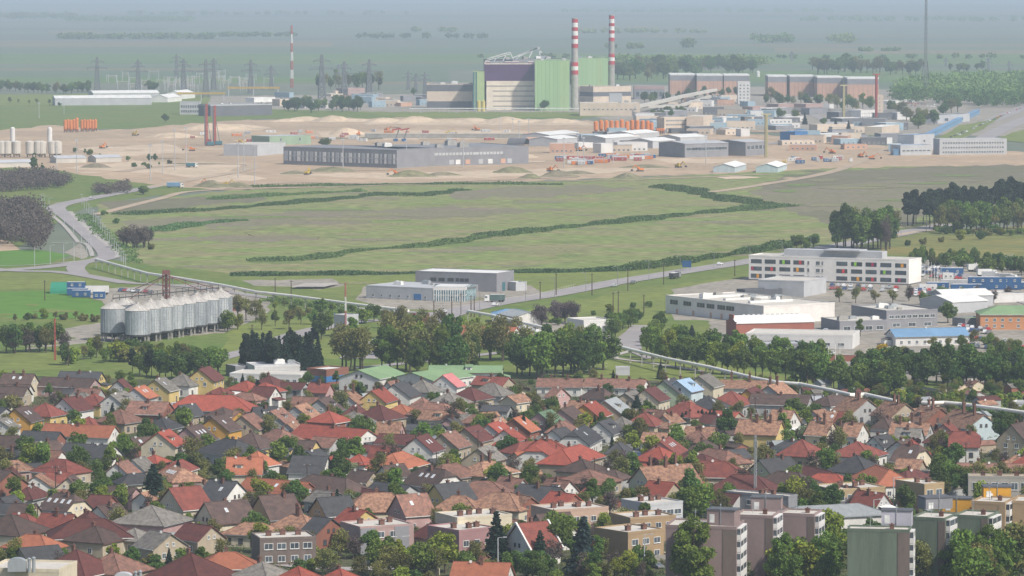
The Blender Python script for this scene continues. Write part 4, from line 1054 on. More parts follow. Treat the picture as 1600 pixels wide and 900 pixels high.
t, (a, c) = bld('brick_front_hall', 'brick-fronted hall with broad pale ribbed roof', (1104,525), (1151,528), (1272,525), 5.5, flatm('red_brick_front', (.30,.11,.08)), WHITE, slope=2.6)
b = MB(); b.box(-.3,.1,-c*1.02,c*1.02,0,6.2); b.box(-.3,.1,-c*.45,c*.45,6.2,8.8); b.build('gable_front', flatm('red_brick_front', (.30,.11,.08)), t, loc=(-a,0,0))
for i in range(12):
    b = MB(); b.box(-.5,.5,-.1,c*.9,0,.35); o = b.build('roof_rib', C_LGREY, t, loc=(-a+5+i*(2*a-10)/11, 0, 8.35)); o.rotation_euler = (-math.atan(2.6/(c+.3)), 0, 0)
t, (a, c) = bld('long_store', 'long low white store in front of the brick-fronted hall', (1105,531), (1165,543), (1332,546), 5.0, C_WHITE, C_ROOFL, depth=22, wins=[('F',1.2,7,1,2.4,1.2,3)])
bld('low_store', 'low grey windowless store before the long white store', (1176,548), (1180,552), (1256,551), 3.0, C_GREY, C_LGREY, depth=14)
t, (a, c) = bld('factory_office', 'grey two-storey office block with a row of dark paired windows', (1330,504), (1385,513), (1470,511), 6.6, C_GREY, C_ROOFL, parapet=.6, wins=[('F',3.8,8,1,2.2,1.4,3),('F',.4,3,1,3.4,1.6,3)], gear=6)
bld('factory_wing', 'lower grey wing with big square window beside the office block', (1275,514), (1312,520), (1386,518), 4.4, C_GREY, C_ROOFL, wins=[('F',.8,4,1,3,1.7,3)], parapet=.3, gear=3)
house('g', gp(1390,514.6,6.2), gp(1508,512.2,6.2), 'w', 'U', 13, 6.2, 3.6, name='blue_roofed_house', label='long white house under a strong blue metal roof', cat='house', roofmat=C_UROOF, wallmat=C_WHITE)
house('h', gp(1560,478,9), gp(1640,478,9), 'a', 'N', 17, 9, 6, name='orange_house', label='salmon orange hall under a broad green hip roof', cat='house', roofmat=C_GRROOF, wallmat=C_SALMON)
bld('green_canopy', 'low green-roofed canopy in front of the salmon hall', (1553,503), (1556,508), (1592,508), 3.2, C_SALMON, C_GRROOF, depth=5)
bld('green_canopy', 'small grey-green roofed garage left of the salmon hall'.replace('left of','next to'), (1504,506), (1508,511), (1541,509), 3, C_GREY, C_GRROOF, depth=8)
bld('pitched_store', 'broad pale pitched store behind the round tree', (1484,484), (1488,490), (1543,487), 4.6, C_LGREY, WHITE, depth=22, slope=2.4)
bld('pitched_store', 'second pale pitched store behind the broad one', (1470,476), (1476,480), (1552,478), 4.6, C_LGREY, WHITE, depth=18, slope=2.2)
bld('pitched_store', 'long white flat store with red trim at the car yard', (1536,468), (1540,474), (1600,472), 3.5, C_WHITE, C_ROOFL, depth=16)
house('g', gp(826,488,5.5), gp(800,483,5.5), 'w', 'S', 13, 5.5, 3.6, name='grey_shed', label='grey gabled shed joined to the small blue hip roof', cat='shed', wins=False)
house('h', gp(790,483.5,5), gp(806,483.5,5), 'w', 'U', 12, 5, 3.2, name='blue_roofed_house', label='small shed under a blue hip roof by the road junction', cat='shed', roofmat=C_UROOF)
house('g', gp(700,509,7.5), gp(771,510.5,7.5), 'y', 'O', 13, 7.5, 4.6, name='orange_roofed_hall', label='long cream hall with orange tiled roof behind the park trees', cat='hall')
house('g', gp(808,512,7), gp(775,511,7), 'w', 'O', 13, 7, 4, name='orange_roofed_hall', label='short orange-roofed hall with white gable by the park trees', cat='hall')
bld('pavilion', 'pale flat pavilion with dark bays beside the purple bare trees', (905,518), (912,524), (958,522), 5.5, C_WHITE, C_ROOFL, depth=14, wins=[('F',.6,5,1,1.6,3,3)])
bld('maroon_kiosk', 'small maroon kiosk at the road junction', (655,503), (657,507), (671,505), 3.6, flatm('maroon_paint', (.16,.04,.045)), flatm('maroon_paint', (.16,.04,.045)), depth=5)
bld('block_tower', 'pale windowless block tower beside the thin aerial mast', (538,525), (540,528), (560,526), 8.5, C_LGREY, C_ROOFL, depth=6)
bld('white_hall', 'low white hall with many small square windows', (356,596), (359,601), (470,604), 3.8, C_WHITE, C_ROOFL, depth=14, wins=[('F',1,10,1,1.4,1.4,3)], parapet=.3)
bld('white_hall', 'flat white hall with dark machines behind the low windowed hall', (395,589), (398,594), (474,592), 4.6, C_WHITE, C_LGREY, depth=14, wins=[('F',1,5,1,2,2,3)], gear=3)
bld('white_hall', 'small grey container office beside the dark conifers', (366,585), (368,590), (388,589), 3.6, C_GREY, C_LGREY, depth=8)
bld('shop_house', 'brown flat-roofed house with blue shopfront under white roof', (505,596), (510,602), (545,598), 5, flatm('shop_brown', (.22,.10,.07)), WHITE, depth=9, bands=[(1,3,C_BLUE)])
for x1,y1,x2,y2,W_,hr,he,lab in [(560,579,603,571,16,7,4.2,'cream school wing with pale green roof, nearest the dark conifers'.replace('nearest','next to')),(643,583,708,575,19,6,3.6,'wide white school wing under pale green roof'),(670,571.5,786,572,13,6,4,'longest school wing, pale green roof over white wall')]:
    house('g', gp(x1,y1,hr), gp(x2,y2,hr), 'w', 'N', W_, hr, he, name='school_wing', label=lab, cat='school building', roofmat=C_GRROOF)
bld('utility_hut', 'small grey hut alone in the grassy lot', (960,583), (962,587), (984,587), 2.6, C_LGREY, WHITE, depth=4)
bld('container_office', 'white container office with dark windows past the elevated pipe', (1575,640), (1579,645), (1625,647), 3.2, C_WHITE, C_LGREY, depth=6, wins=[('F',1,5,1,1.4,1.3,3)])
bld('lean_shed', 'flat white shed among the houses by the elevated pipe', (1246,636), (1250,646), (1288,640), 3.6, C_GREY, C_LGREY)
# ---- flat two-storey blocks of the village (roof corners)
def flat(lab, L, N_, R_, h, wall, roof=None, wins=(), gear=4, band=(), nm='flat_roofed_block'):
    t, (a, c) = bld(nm, lab, L, N_, R_, h, wall, roof or C_ROOFL, on='r', wins=wins, bands=band, parapet=.35)
    r = random.Random(int(L[0]))
    ro = [o for o in t.children if o.name.startswith('roof')][0]
    for i in range(gear): link('chimney', CHIM, ro, ((i+.5)/gear*1.6*a-.8*a, r.uniform(-.5,.3)*c, h+.07), 0, (1.9,1.3,1.1))
    return t, a, c
flat('grey two-storey block with one dark blue stripe and white shutters', (365,835), (406,843), (494,840), 6.5, C_BRN, gear=3, wins=[('R',4,4,1,2.2,1.5,3),('F',4,4,1,2.2,1.5,3),('F',1,4,1,1.8,1.5,3)])
t, a, c = flat('pink and grey two-storey block with white framed windows', (520,817.3), (562.7,825.3), (646.7,820), 6.6, C_PINK, gear=3, wins=[('F',4,4,1,1.9,1.5,3),('F',1,4,1,1.9,1.5,3)])
for x in (-.72,.55): b = MB(); b.box(-a*.27,a*.27,-.12,.1,.2,6.5); b.build('render_panel', C_GREY, t, loc=(a*x,-c,0))
flat('lower pink block with ladder and weathered parapet', (668,822.7), (717.3,830.7), (768,824), 7.2, flatm('dusty_pink_render', (.32,.185,.19)), gear=3, wins=[('F',3.4,3,1,1.8,1.5,3)])
flat('cream upper block with square vents behind the pink block', (669.9,802.7), (714.7,810.7), (800,805), 8.5, WALL['c'][1], gear=4)
flat('long peach flat block with paired brick stacks', (821.9,791.2), (864,799), (950.7,793.3), 6.5, flatm('peach_render', (.44,.31,.24)), gear=4, wins=[('F',3.4,6,1,1.6,1.4,3)])
flat('grey-white flat block with shutters behind the leafy tree', (970.7,781.3), (1015,789), (1072,785.3), 6.5, C_LGREY, gear=3, wins=[('F',3.6,4,1,2.2,1.4,3)])
flat('middle brown flat block in the row of three', (953,803), (985,811), (1056,806.7), 6.2, C_TAN, gear=3, wins=[('F',3.6,4,1,1.6,1.4,3)])
flat('front brown and grey flat block with white shutters beside the blue spruce', (929.3,825.9), (981.3,833.9), (1039.5,828), 7, C_TAN, gear=2, wins=[('F',4,3,1,2.1,1.5,3),('F',.9,3,1,1.8,1.5,3)], band=[])
flat('long grey block with pale pocked roof edge behind the mauve towers', (1135,769), (1232,777), (1242,774), 6, C_GREY, gear=3, roof=C_ROOFL, wins=[('L',3.2,4,1,2,1.4,3)])
t, a, c = flat('striped grey and ochre block with six framed windows', (1258,759.2), (1304,766.7), (1384,761.9), 6.2, C_OCH, gear=4, wins=[('F',3.4,5,1,2.0,1.6,3)], band=[(2.1,4.2,C_DGREY)])
flat('ochre flat block with maroon shed at its side', (1399,751.2), (1444.5,758), (1480.8,756), 6.5, C_OCH, gear=2, wins=[('F',3.6,2,1,2.2,1.6,3)])
flat('broad beige block with tall white windows and rust parapet', (1481,741.3), (1513,745), (1612,746), 8, flatm('warm_grey_render', (.32,.30,.27)), gear=3, wins=[('F',4.6,6,1,1.9,2.0,3)], roof=flatm('sand_roof', (.46,.36,.24)))
# ---- towers
def tower(lab, L, N_, R_, h, wall, side, depth=None, balc=True, nm='apartment_block'):
    t, (a, c) = bld(nm, lab, L, N_, R_, h, wall, C_ROOFL, on='r', parapet=.45, depth=depth)
    b = MB(); b.box(a*.62, a+.08, -c-.1, -c+.3, 0, h-.3); b.build('corner_panel', side, t)
    ro = [o for o in t.children if o.name.startswith('roof')][0]
    if balc:
        for f in range(int(h/2.8)):
            z = h-2.75-f*2.8; y0, y1 = -c*.78, c*.72; e = a+.95
            b = MB(); b.box(a+.02,e,y0,y1,z,z+1.15); b.box(a+.02,e-.02,y0+.04,y1-.04,z+2.45,z+2.7)
            for yy in (y0+.08, (y0+y1)/2, y1-.08): b.box(e-.14,e-.02,yy-.06,yy+.06,z+1.15,z+2.45)
            bo = b.build('balcony', C_WHITE, t)
            b = MB(); b.box(a+.03,e-.1,y0+.1,y1-.1,z+1.15,z+2.45); b.build('glazing', GLASS, bo)
    b = MB(); b.bar((0,0,h),(0,0,h+3.2),.1); b.bar((-.6,0,h+3),(.6,0,h+3),.06); b.bar((-.4,0,h+2.6),(.4,0,h+2.6),.06); b.build('roof_aerial', STEEL, ro, loc=(-a*.3, c*.2, 0))
    link('chimney', CHIM, ro, (a*.4, 0, h+.05), 0, (1.4,1.4,1))
    return t
tower('front weathered green block with white roof box', (1313,822.5), (1324,828.5), (1421,830.6), 16, C_GRN2, C_BRN)
tower('middle weathered green block stepping above its neighbours', (1422,803), (1424,809.9), (1476,812.5), 16, C_GRN2, C_BRN, depth=11)
tower('rear weathered green block with rounded white balconies', (1489,801), (1490.7,806.7), (1543,809.3), 16, C_GRN2, C_BRN, depth=10)
tower('tan block behind the rear weathered green block', (1512,778), (1518,785.3), (1570,787.5), 15, C_TAN, C_TAN, depth=11)
tower('tan block cut by the frame edge above dark trees', (1578,778), (1582,785), (1650,787), 15, C_TAN, C_TAN, depth=11)
tower('front mauve block half hidden by a branching tree', (1036,816), (1040,823), (1150,826), 16, C_DPINK, C_BRN, depth=12)
tower('tall central mauve block with long white balcony stack', (1146,799), (1148.5,806.7), (1207,808.5), 16, C_DPINK, C_BRN, depth=10)
tower('rear mauve block rising behind round trees', (1215,797), (1217,804), (1272,806), 15, C_DPINK, C_BRN, depth=9)
for lab, L, N_, R_, z, h, m in [('white-lilac stair box on the front green block', (1376,815),(1377,823),(1424,824),0,19.5,flatm('lilac_render',(.40,.39,.45))), ('grey-blue stair box on the middle green block',(1445,790),(1447,797),(1489,795),0,18.6,C_GREY),
    ('bright mustard stair box beside the tan block',(1471,792),(1473,799),(1517,800),0,14.5,C_MUST),('bright mustard roof box on the tan block',(1535,770),(1537,778),(1580,778),0,17.5,C_MUST),
    ('mauve stair box on the front mauve block',(1103,815),(1104,821),(1147,823),0,19.5,C_DPINK),('mauve stair box on the central mauve block',(1171,790),(1173,797),(1220,798),0,18.8,C_DPINK)]:
    zb = 14.5 if z == 0 and h == 14.5 else (16 if 'green' in lab or 'mauve' in lab else 15)
    if h == 14.5: zb = 11.5
    A2 = gp(N_[0], N_[1], zb); B2 = gp(R_[0], R_[1], zb); d = (B2-A2).xy; ang = math.atan2(d.y, d.x); Lx = d.length/2; mid = (A2+B2)/2
    v = Vector((-d.y, d.x)).normalized()*2.4; z0_ = 0 if h == 14.5 else zb+.07; h2 = h-z0_
    t = thing('stair_box', lab, 'stair box', (mid.x+v.x, mid.y+v.y, z0_), ang)
    b = MB(); b.box(-Lx, Lx, -2.2, 2.2, 0.0, h2); b.build('wall', m, t)
    b = MB(); b.box(-Lx-.15, Lx+.15, -2.35, 2.35, h2, h2+.3); b.build('roof', C_ROOFD, t)
    b = MB(); b.box(-Lx*.8, -Lx*.45, -2.28, -2.19, max(h2-2.8,.1), h2-.9); b.build('door', FRAME, t)
    b = MB(); b.bar((0,-2.3,h2-3),(0,-2.3,h2+1.2),.14); b.cyl(0,-2.3,h2+1.2,h2+1.6,.22,.1,n=6); b.build('vent_pipe', STEEL, t)
# rooftop in the lower corner with ventilation units
t, (a, c) = bld('flat_roofed_block', 'cream roofed block with large ventilation units in the lower corner', (-30,884), (-20,890), (92,893), 9, WALL['c'][1], C_ROOFL, on='r', depth=14)
for px, s in ((27,1.0),(193,.9)):
    p = gp(px, 893 if px < 100 else 899, 9)
    v = thing('ventilation_unit', 'silver rounded ventilation unit beside slim twin pipes' if px < 100 else 'white rounded ventilation cowl at the frame edge', 'ventilation unit', (p.x, p.y, 9.1 if px < 100 else 7))
    b = MB(); n = 10
    pr = [(-2.0,0)]+[(-2.0,1.9*s)]+[(2.0*math.cos(q), (1.9+1.1*math.sin(q))*s) for q in [math.pi-math.pi*i/n for i in range(1, n)]]+[(2.0,1.9*s),(2.0,0)]
    b.prism(pr, -1.1, 1.1); b.build('cowl', C_LGREY if px > 100 else STEEL, v)
    for x in (2.7,3.7): b = MB(); b.cyl(x,-.5,-.2,2.2+x*.2,.38,n=10); b.cyl(x,-.5,2.2+x*.2,2.5+x*.2,.55,.2,n=10); b.build('exhaust_pipe', STEEL, v)
# white party-wall house parapets
t = house('g', gp(806,819.5,9.5), gp(856,815,9.5), 'w', 'A', 12.5, 9.5, 3.6, 1, 0, name='gabled_house', label='tall white party-wall house with deep russet roof beside dark spruces')
rl = ((gp(806,819.5,9.5)-gp(856,815,9.5)).xy.length)/2
for s in (-1, 1):
    b = MB()
    for q in (-1, 1): b.bar((s*rl, 0, 9.9), (s*rl, q*6.4, 3.9), .45, h=.45)
    b.build('parapet', WALL['w'][1], t)

# ================================================================ GRAIN SILOS
SB = MB(); n = 28; Rr = 4.75; Hh = 9.2
for j in range(8):
    z0_, z1_ = 3.6+j*Hh/8, 3.6+(j+1)*Hh/8
    SB.cyl(0,0,z0_,z1_-.06,Rr,n=n); 
for i in range(n):
    q = 2*math.pi*(i+.5)/n; SB.bar((math.cos(q)*(Rr+.06),math.sin(q)*(Rr+.06),3.6),(math.cos(q)*(Rr+.06),math.sin(q)*(Rr+.06),3.6+Hh),.13)
SILO_BODY = SB.mesh('barrel', mat('silo_steel', (.46,.48,.50), (.30,.33,.37), scale=.35, stretch=(1,1,.25), rough=.5, metal=.25, fine=.15, var=.05))
b = MB(); b.cyl(0,0,3.6+Hh,3.6+Hh+2.5,Rr+.2,.7,n=n); b.cyl(0,0,3.6+Hh+2.5,3.6+Hh+3.1,.7,.7,n=8)
for i in range(14):
    q = 2*math.pi*i/14; b.bar((math.cos(q)*(Rr+.15),math.sin(q)*(Rr+.15),3.7+Hh),(math.cos(q)*.7,math.sin(q)*.7,3.7+Hh+2.5),.1)
SILO_ROOF = b.mesh('cone_roof', mat('silo_roof', (.47,.45,.42), (.36,.34,.32), scale=.5, rough=.6, var=.05))
b = MB(); b.cyl(0,0,3.0,3.62,Rr+.15,n=n); b.cyl(0,0,1.4,3.0,.6,Rr-1.2,n=12); SILO_BASE = b.mesh('base_ring', DARKM)
b = MB(); b.box(-.22,.22,-.22,.22,0,3.0); b.box(-.45,.45,-.45,.45,0,.2); SILO_LEG = b.mesh('leg', CONC)
b = MB(); b.box(-.25,.25,-.05,.05,0,1.0); b.bar((-.3,0,0),(-.3,0,9),.07); b.bar((.3,0,0),(.3,0,9),.07)
for i in range(14): b.bar((-.3,0,.5+i*.6),(.3,0,.5+i*.6),.05)
SILO_LADDER = b.mesh('ladder', STEEL)
def silo(x, y, lab, first=[None]):
    p = gp(x, y)
    if first[0] is None:
        t = thing('grain_silo', lab, 'silo', p, 0, 'corrugated grain silos in a double row')
        link('barrel', SILO_BODY, t); r_ = link('cone_roof', SILO_ROOF, t); link('base_ring', SILO_BASE, t)
        for i in range(8): q = 2*math.pi*i/8; link('leg', SILO_LEG, t, (math.cos(q)*4.3, math.sin(q)*4.3, 0))
        link('ladder', SILO_LADDER, t, (Rr*math.sin(1.2)+.1, -Rr*math.cos(1.2)-.15, 3.8), 1.2)
        first[0] = t; return t
    return copy_thing(first[0], p, 0, label=lab)
ORD = ['first','second','third','fourth','fifth','sixth','seventh','eighth','ninth']
for i, (x, y) in enumerate([(177,533),(215.5,536.5),(233,533),(252,530),(269,527),(287.5,524),(305.5,521),(324.5,518),(342,514)]):
    silo(x, y, f'{ORD[i]} silo of the front row, counted from the end with two fully seen barrels')
    if i < 8: silo(x+20, y-6.5, f'{ORD[i]} silo of the hidden back row, counted from the fully seen end')
foot([gp(150,540), gp(200,545), gp(375,515), gp(330,505)])
RUST = mat('rusty_red_steel', (.20,.07,.06), (.12,.06,.055), scale=1, var=.1)
p = gp(260, 500); t = thing('elevator_tower', 'dark red lattice grain elevator tower with slanting chutes above the silos', 'tower', p)
def lattice(b, w0, w1, z0, z1, nb, th, m=0):
    P = lambda q, z: [(s[0]*(w0+(w1-w0)*(z-z0)/(z1-z0))/2, s[1]*(w0+(w1-w0)*(z-z0)/(z1-z0))/2, z) for s in ((-1,-1),(1,-1),(1,1),(-1,1))][q]
    for q in range(4): b.bar(P(q,z0), P(q,z1), th*1.3, m)
    for j in range(nb):
        za, zb = z0+(z1-z0)*j/nb, z0+(z1-z0)*(j+1)/nb
        for q in range(4): b.bar(P(q,za), P((q+1)%4,zb), th, m); b.bar(P((q+1)%4,za), P(q,zb), th, m); b.bar(P(q,zb), P((q+1)%4,zb), th, m)
b = MB(); lattice(b, 2.8, 2.8, 0, 19, 8, .18); b.box(-.5,.5,-.5,.5,0,19.8); b.build('frame', RUST, t)
b = MB(); b.box(-1.5,1.5,-1.5,1.5,19.0,20.6); b.build('head_house', RUST, t)
for e in ((-24,-10,3),(-14,8,12),(16,6,11),(26,-4,12)):
    b = MB(); b.bar((0,0,18.5), e, .28); b.build('chute', RUST, t)
b = MB(); a_, c_ = gp(177,533)-p, gp(342,514)-p
b.bar((a_.x,a_.y,16.6),(c_.x,c_.y,16.6),.45,h=.35); 
for i in range(18):
    q = a_+(c_-a_)*i/17; b.bar((q.x,q.y,15.6),(q.x,q.y,17.9),.2)
b.bar((a_.x,a_.y,17.9),(c_.x,c_.y,17.9),.14); b.build('conveyor_gallery', DARKM, t)
bld('dryer_house', 'small dark brown hut at the end of the silo row', (359,482), (361,487), (376,486), 3.6, RUST, C_ROOFD, depth=6)
# ================================================================ PIPELINE
def pipeline(lab, pts, z, rad=.75):
    P = []
    for i in range(len(pts)-1):
        a, c = gp(*pts[i], z), gp(*pts[i+1], z); k = max(1, int((c-a).length/12))
        P += [a+(c-a)*j/k for j in range(k)]
    P.append(gp(*pts[-1], z))
    t = thing('pipeline', lab, 'pipe', (P[0].x, P[0].y, 0)); o = Vector((P[0].x, P[0].y, 0))
    b = MB(); n = 10; rings = []
    for i, p in enumerate(P):
        d = (P[min(i+1,len(P)-1)]-P[max(i-1,0)]).normalized(); s = Vector((-d.y, d.x, 0)).normalized(); u = d.cross(s)
        rings.append([p-o+s*math.cos(q)*rad-u*math.sin(q)*rad for q in [2*math.pi*j/n for j in range(n)]])
    for i in range(len(rings)-1):
        for j in range(n): k = (j+1) % n; b.quad(rings[i][j], rings[i+1][j], rings[i+1][k], rings[i][k])
    b.quad(*rings[0]); b.quad(*reversed(rings[-1]))
    b.build('pipe', mat('pipe_sheathing', (.78,.75,.69), (.68,.65,.60), scale=.2, var=0, rough=.6), t, smooth=True)
    for p in P[::1]:
        q = p-o; b = MB(); b.box(-.18,.18,-.18,.18,0,z-rad); b.box(-.9,.9,-.25,.25,z-rad-.35,z-rad); b.box(-.4,.4,-.4,.4,0,.25); b.build('support', CONC, t, loc=(q.x, q.y, 0))
pipeline('long pale elevated pipe running from the road junction past the grain silos', [(150,405),(190,416),(230,427),(290,436),(350,446),(400,456),(455,462),(500,468),(560,476),(638,485)], 4.5, .6)
pipeline('short pale elevated pipe crossing beside the small blue hip roof', [(731,486),(770,493),(815,504),(858,514)], 4.5, .6)
pipeline('pale elevated pipe curving along the street trees and the grassy lot', [(945,534),(962,540),(985,546),(1040,560),(1110,574),(1180,591),(1212,597),(1250,600),(1300,610),(1330,617),(1352,616),(1400,627)], 5, .6)
pipeline('pale elevated pipe passing behind the tall-chimney terraces to the frame edge', [(1441,629),(1452,630),(1475,629),(1500,631),(1560,639),(1640,650)], 5, .6)
# ================================================================ TREES
LM_ = {
 'd': leafmat('leaf_mid', (.075,.14,.024), (.15,.215,.04)), 'D': leafmat('leaf_dark', (.05,.105,.024), (.105,.165,.038)),
 'L': leafmat('leaf_light', (.14,.20,.025), (.22,.26,.04)), 'o': leafmat('leaf_olive', (.12,.13,.038), (.20,.195,.06)),
 'b': leafmat('twig_brown', (.075,.058,.052), (.12,.095,.08)), 's': leafmat('needle_dark', (.014,.03,.022), (.03,.055,.035)),
 'B': leafmat('needle_blue', (.025,.05,.052), (.05,.08,.08)), 'P': leafmat('needle_pine', (.02,.035,.02), (.035,.055,.03)),
 'Y': leafmat('leaf_yellow', (.38,.33,.02), (.5,.42,.04), .05), 'v': leafmat('twig_mauve', (.10,.075,.085), (.15,.115,.12)), 'w': leafmat('blossom', (.35,.38,.25), (.12,.17,.06)), 'r': leafmat('leaf_red', (.06,.025,.03), (.10,.04,.045))}
BARK = mat('bark', (.085,.065,.05), (.05,.04,.03), scale=3); BARKL = mat('birch_bark', (.35,.33,.30), (.2,.18,.16), scale=3)
def quads(name, C, size, m, rs, flat=0.0):
    """many small leaf sprays: C centres (n,3), size (n,)"""
    n = len(C); a = rs.normal(size=(n,3)); a[:,2] *= (1-flat); a /= np.linalg.norm(a,axis=1)[:,None]
    h = rs.normal(size=(n,3)); b = np.cross(a,h); b /= np.linalg.norm(b,axis=1)[:,None]; c = np.cross(a,b)
    s = size[:,None]; asp = rs.uniform(.6,1.0,(n,1))
    V = np.stack([C-b*s-c*s*asp*.6, C+b*s-c*s*asp, C+b*s*.8+c*s*asp, C-b*s+c*s*asp*.7],1).reshape(-1,3)
    me = bpy.data.meshes.new(name); me.vertices.add(4*n); me.vertices.foreach_set('co', V.astype(np.float32).ravel())
    me.loops.add(4*n); me.loops.foreach_set('vertex_index', np.arange(4*n, dtype=np.int32))
    me.polygons.add(n); me.polygons.foreach_set('loop_start', np.arange(0,4*n,4,dtype=np.int32)); me.polygons.foreach_set('loop_total', np.full(n,4,dtype=np.int32))
    me.materials.append(m); me.update(calc_edges=True); me.validate(); return me
def trunk_mesh(h, r, limbs, seed, m):
    q = random.Random(seed); b = MB(); pts = [(0,0,0,r)]; x = y = 0
    for i in range(1,5): x += q.uniform(-.03,.03)*h; y += q.uniform(-.03,.03)*h; pts.append((x,y,h*i/4,r*(1-.19*i)))
    for a, c in zip(pts, pts[1:]):
        k = 7; b.hexa([(a[0]+math.cos(t)*a[3],a[1]+math.sin(t)*a[3],a[2]) for t in [2*math.pi*j/k for j in range(k)]],[(c[0]+math.cos(t)*c[3],c[1]+math.sin(t)*c[3],c[2]) for t in [2*math.pi*j/k for j in range(k)]])
    for e in limbs: 
        z = max(.12*h, min(h*.95, e[2]*.45)); f = z/h; i = min(3, int(f*4)); p = pts[i]
        b.bar((p[0],p[1],z),(e[0],e[1],e[2]), r*.42)
    return b.mesh('trunk', m)
def broad(kind, seed, h=10.0, w=8.0, dens=1.0, leaf=.26, base=.22, n_cl=20, hollow=.55, m=None, rs_=1.0):
    rs = np.random.RandomState(seed); cl = []
    for i in range(n_cl):
        u = rs.normal(size=3); u /= np.linalg.norm(u); rr = rs.uniform(.35,.95)
        z = base*h+(h*(1-base))*(.5+.5*u[2]*rr*.95)
        taper = 1-.35*((z/h-.55)/.45)**2 if z/h > .55 else .8+.2*(z/h-base)/max(.01,.55-base)
        cl.append((u[0]*rr*w/2*.8*taper, u[1]*rr*w/2*.8*taper, z, rs.uniform(.13,.24)*w*rs_))
    C = []; 
    for x,y,z,r in cl:
        k = int(120*dens*(r/(.18*w*rs_))**2); v = rs.normal(size=(k,3)); v /= np.linalg.norm(v,axis=1)[:,None]; q = rs.uniform(hollow,1.08,(k,1))**.7
        C.append(np.array([x,y,z])+v*q*r*np.array([1,1,.8]))
    C = np.concatenate(C); keep = C[:,2] > base*h*.7; C = C[keep]
    me = quads('crown', C, rs.uniform(.6,1.3,len(C))*leaf, m or LM_[kind], rs)
    limbs = [c[:3] for c in cl[::2]]
    return me, trunk_mesh(h*.7, .028*h, limbs, seed, BARK)
def conifer(kind, seed, h=12.0, w=5.0, dens=1.0, narrow=False):
    rs = np.random.RandomState(seed); C = []; S_ = []
    lay = 26
    for j in range(lay):
        t = j/lay; z = h*(.06+.92*t); R_ = w/2*((1-t)**.85)*(1+.14*rs.uniform(-1,1))+.12
        for k in range(int(9+10*(1-t))):
            a = rs.uniform(0, 2*math.pi); rl = R_*rs.uniform(.7,1.12)
            n = max(3, int(rl*7*dens)); s = np.linspace(.12,1,n)
            x = np.cos(a)*rl*s; y = np.sin(a)*rl*s; zz = z-.32*rl*s**1.5+rs.uniform(-.08,.08,n)
            C.append(np.stack([x+rs.normal(0,.07,n), y+rs.normal(0,.07,n), zz],1)); S_.append(np.full(n,.17)+.12*s)
    C = np.concatenate(C); S_ = np.concatenate(S_)
    return quads('crown', C, S_*(1.0 if h < 14 else 1.2), LM_[kind], rs, flat=-.3), trunk_mesh(h*.95, .02*h, [], seed, BARK)
def cypress(kind, seed, h=8.0, w=1.7):
    rs = np.random.RandomState(seed); n = 1300; t = rs.uniform(.02,1,n); a = rs.uniform(0,2*math.pi,n)
    R_ = w/2*np.sin(np.clip(t*.93+.12,0,1)*math.pi)**.45*(1-t**6)*rs.uniform(.75,1.1,n)
    C = np.stack([np.cos(a)*R_, np.sin(a)*R_, t*h],1)
    return quads('crown', C, rs.uniform(.12,.26,n), LM_[kind], rs), trunk_mesh(h*.5,.12,[],seed,BARK)
def pine(kind, seed, h=13.0, w=5.5):
    me, _ = broad(kind, seed, h, w, dens=1.0, leaf=.28, base=.3, n_cl=20, m=LM_['P'])
    return me, trunk_mesh(h*.8,.22,[],seed,BARK)
def bare(kind, seed, h=9.0, w=7.0, m=None, dens=.6):
    rs = np.random.RandomState(seed); me, tr = broad(kind, seed, h, w, dens=dens, leaf=.16, base=.15, n_cl=22, hollow=.1, m=m or LM_['b'])
    b = MB(); q = random.Random(seed)
    for i in range(26):
        a = q.uniform(0, 2*math.pi); e = q.uniform(.5,1.0); z0 = q.uniform(.18,.5)*h; b.bar((0,0,z0),(math.cos(a)*w/2*e, math.sin(a)*w/2*e, z0+q.uniform(.25,.5)*h),.07)
    return me, tr
PROTO = {}
def proto(kind, name, cat, variants):
    PROTO[kind] = []
    for (cm, tm, h, w) in variants:
        t = thing(name, name.replace('_',' '), cat, (0,0,0)); link('trunk', tm, t); link('crown', cm, t); PROTO[kind].append((t, h, w))
def V(f, k, seeds, **kw): return [(*f(k, s, **kw), kw.get('h', {'broad':10.0,'conifer':12.0,'cypress':8.0,'pine':13.0,'bare':9.0}[f.__name__]), kw.get('w', {'broad':8.0,'conifer':5.0,'cypress':1.7,'pine':5.5,'bare':7.0}[f.__name__])) for s in seeds]
proto('d', 'broadleaf_tree', 'tree', V(broad,'d',(1,2,3,4))+V(broad,'d',(5,),w=6.0))
proto('t', 'street_tree', 'tree', V(broad,'d',(6,7,8),w=7.0,base=.28))
proto('G', 'spreading_tree', 'tree', V(broad,'d',(301,302),h=18.0,w=15.0,n_cl=64,leaf=.25,dens=1.3,rs_=.55,hollow=.35,base=.12)+V(broad,'D',(303,304),h=18.0,w=14.0,n_cl=60,leaf=.25,dens=1.4,rs_=.6,hollow=.35,base=.12))
proto('D', 'dark_leafy_tree', 'tree', V(broad,'D',(11,12,13,14),dens=1.3))
proto('L', 'pale_leafed_tree', 'tree', V(broad,'L',(21,22),dens=.9)+V(broad,'L',(23,),w=5.5))
proto('o', 'budding_tree', 'tree', V(broad,'o',(31,32,33),dens=.75,leaf=.2,hollow=.2))
proto('b', 'bare_tree', 'tree', V(bare,'b',(41,42,43)))
proto('v', 'bare_mauve_tree', 'tree', [(*bare('b',44,m=LM_['v'],dens=.9),9.0,7.0)])
proto('s', 'spruce_tree', 'tree', V(conifer,'s',(51,52,53)))
proto('B', 'blue_spruce', 'tree', V(conifer,'B',(54,),dens=1.3,w=6.0))
proto('c', 'cypress_tree', 'tree', V(cypress,'s',(61,62)))
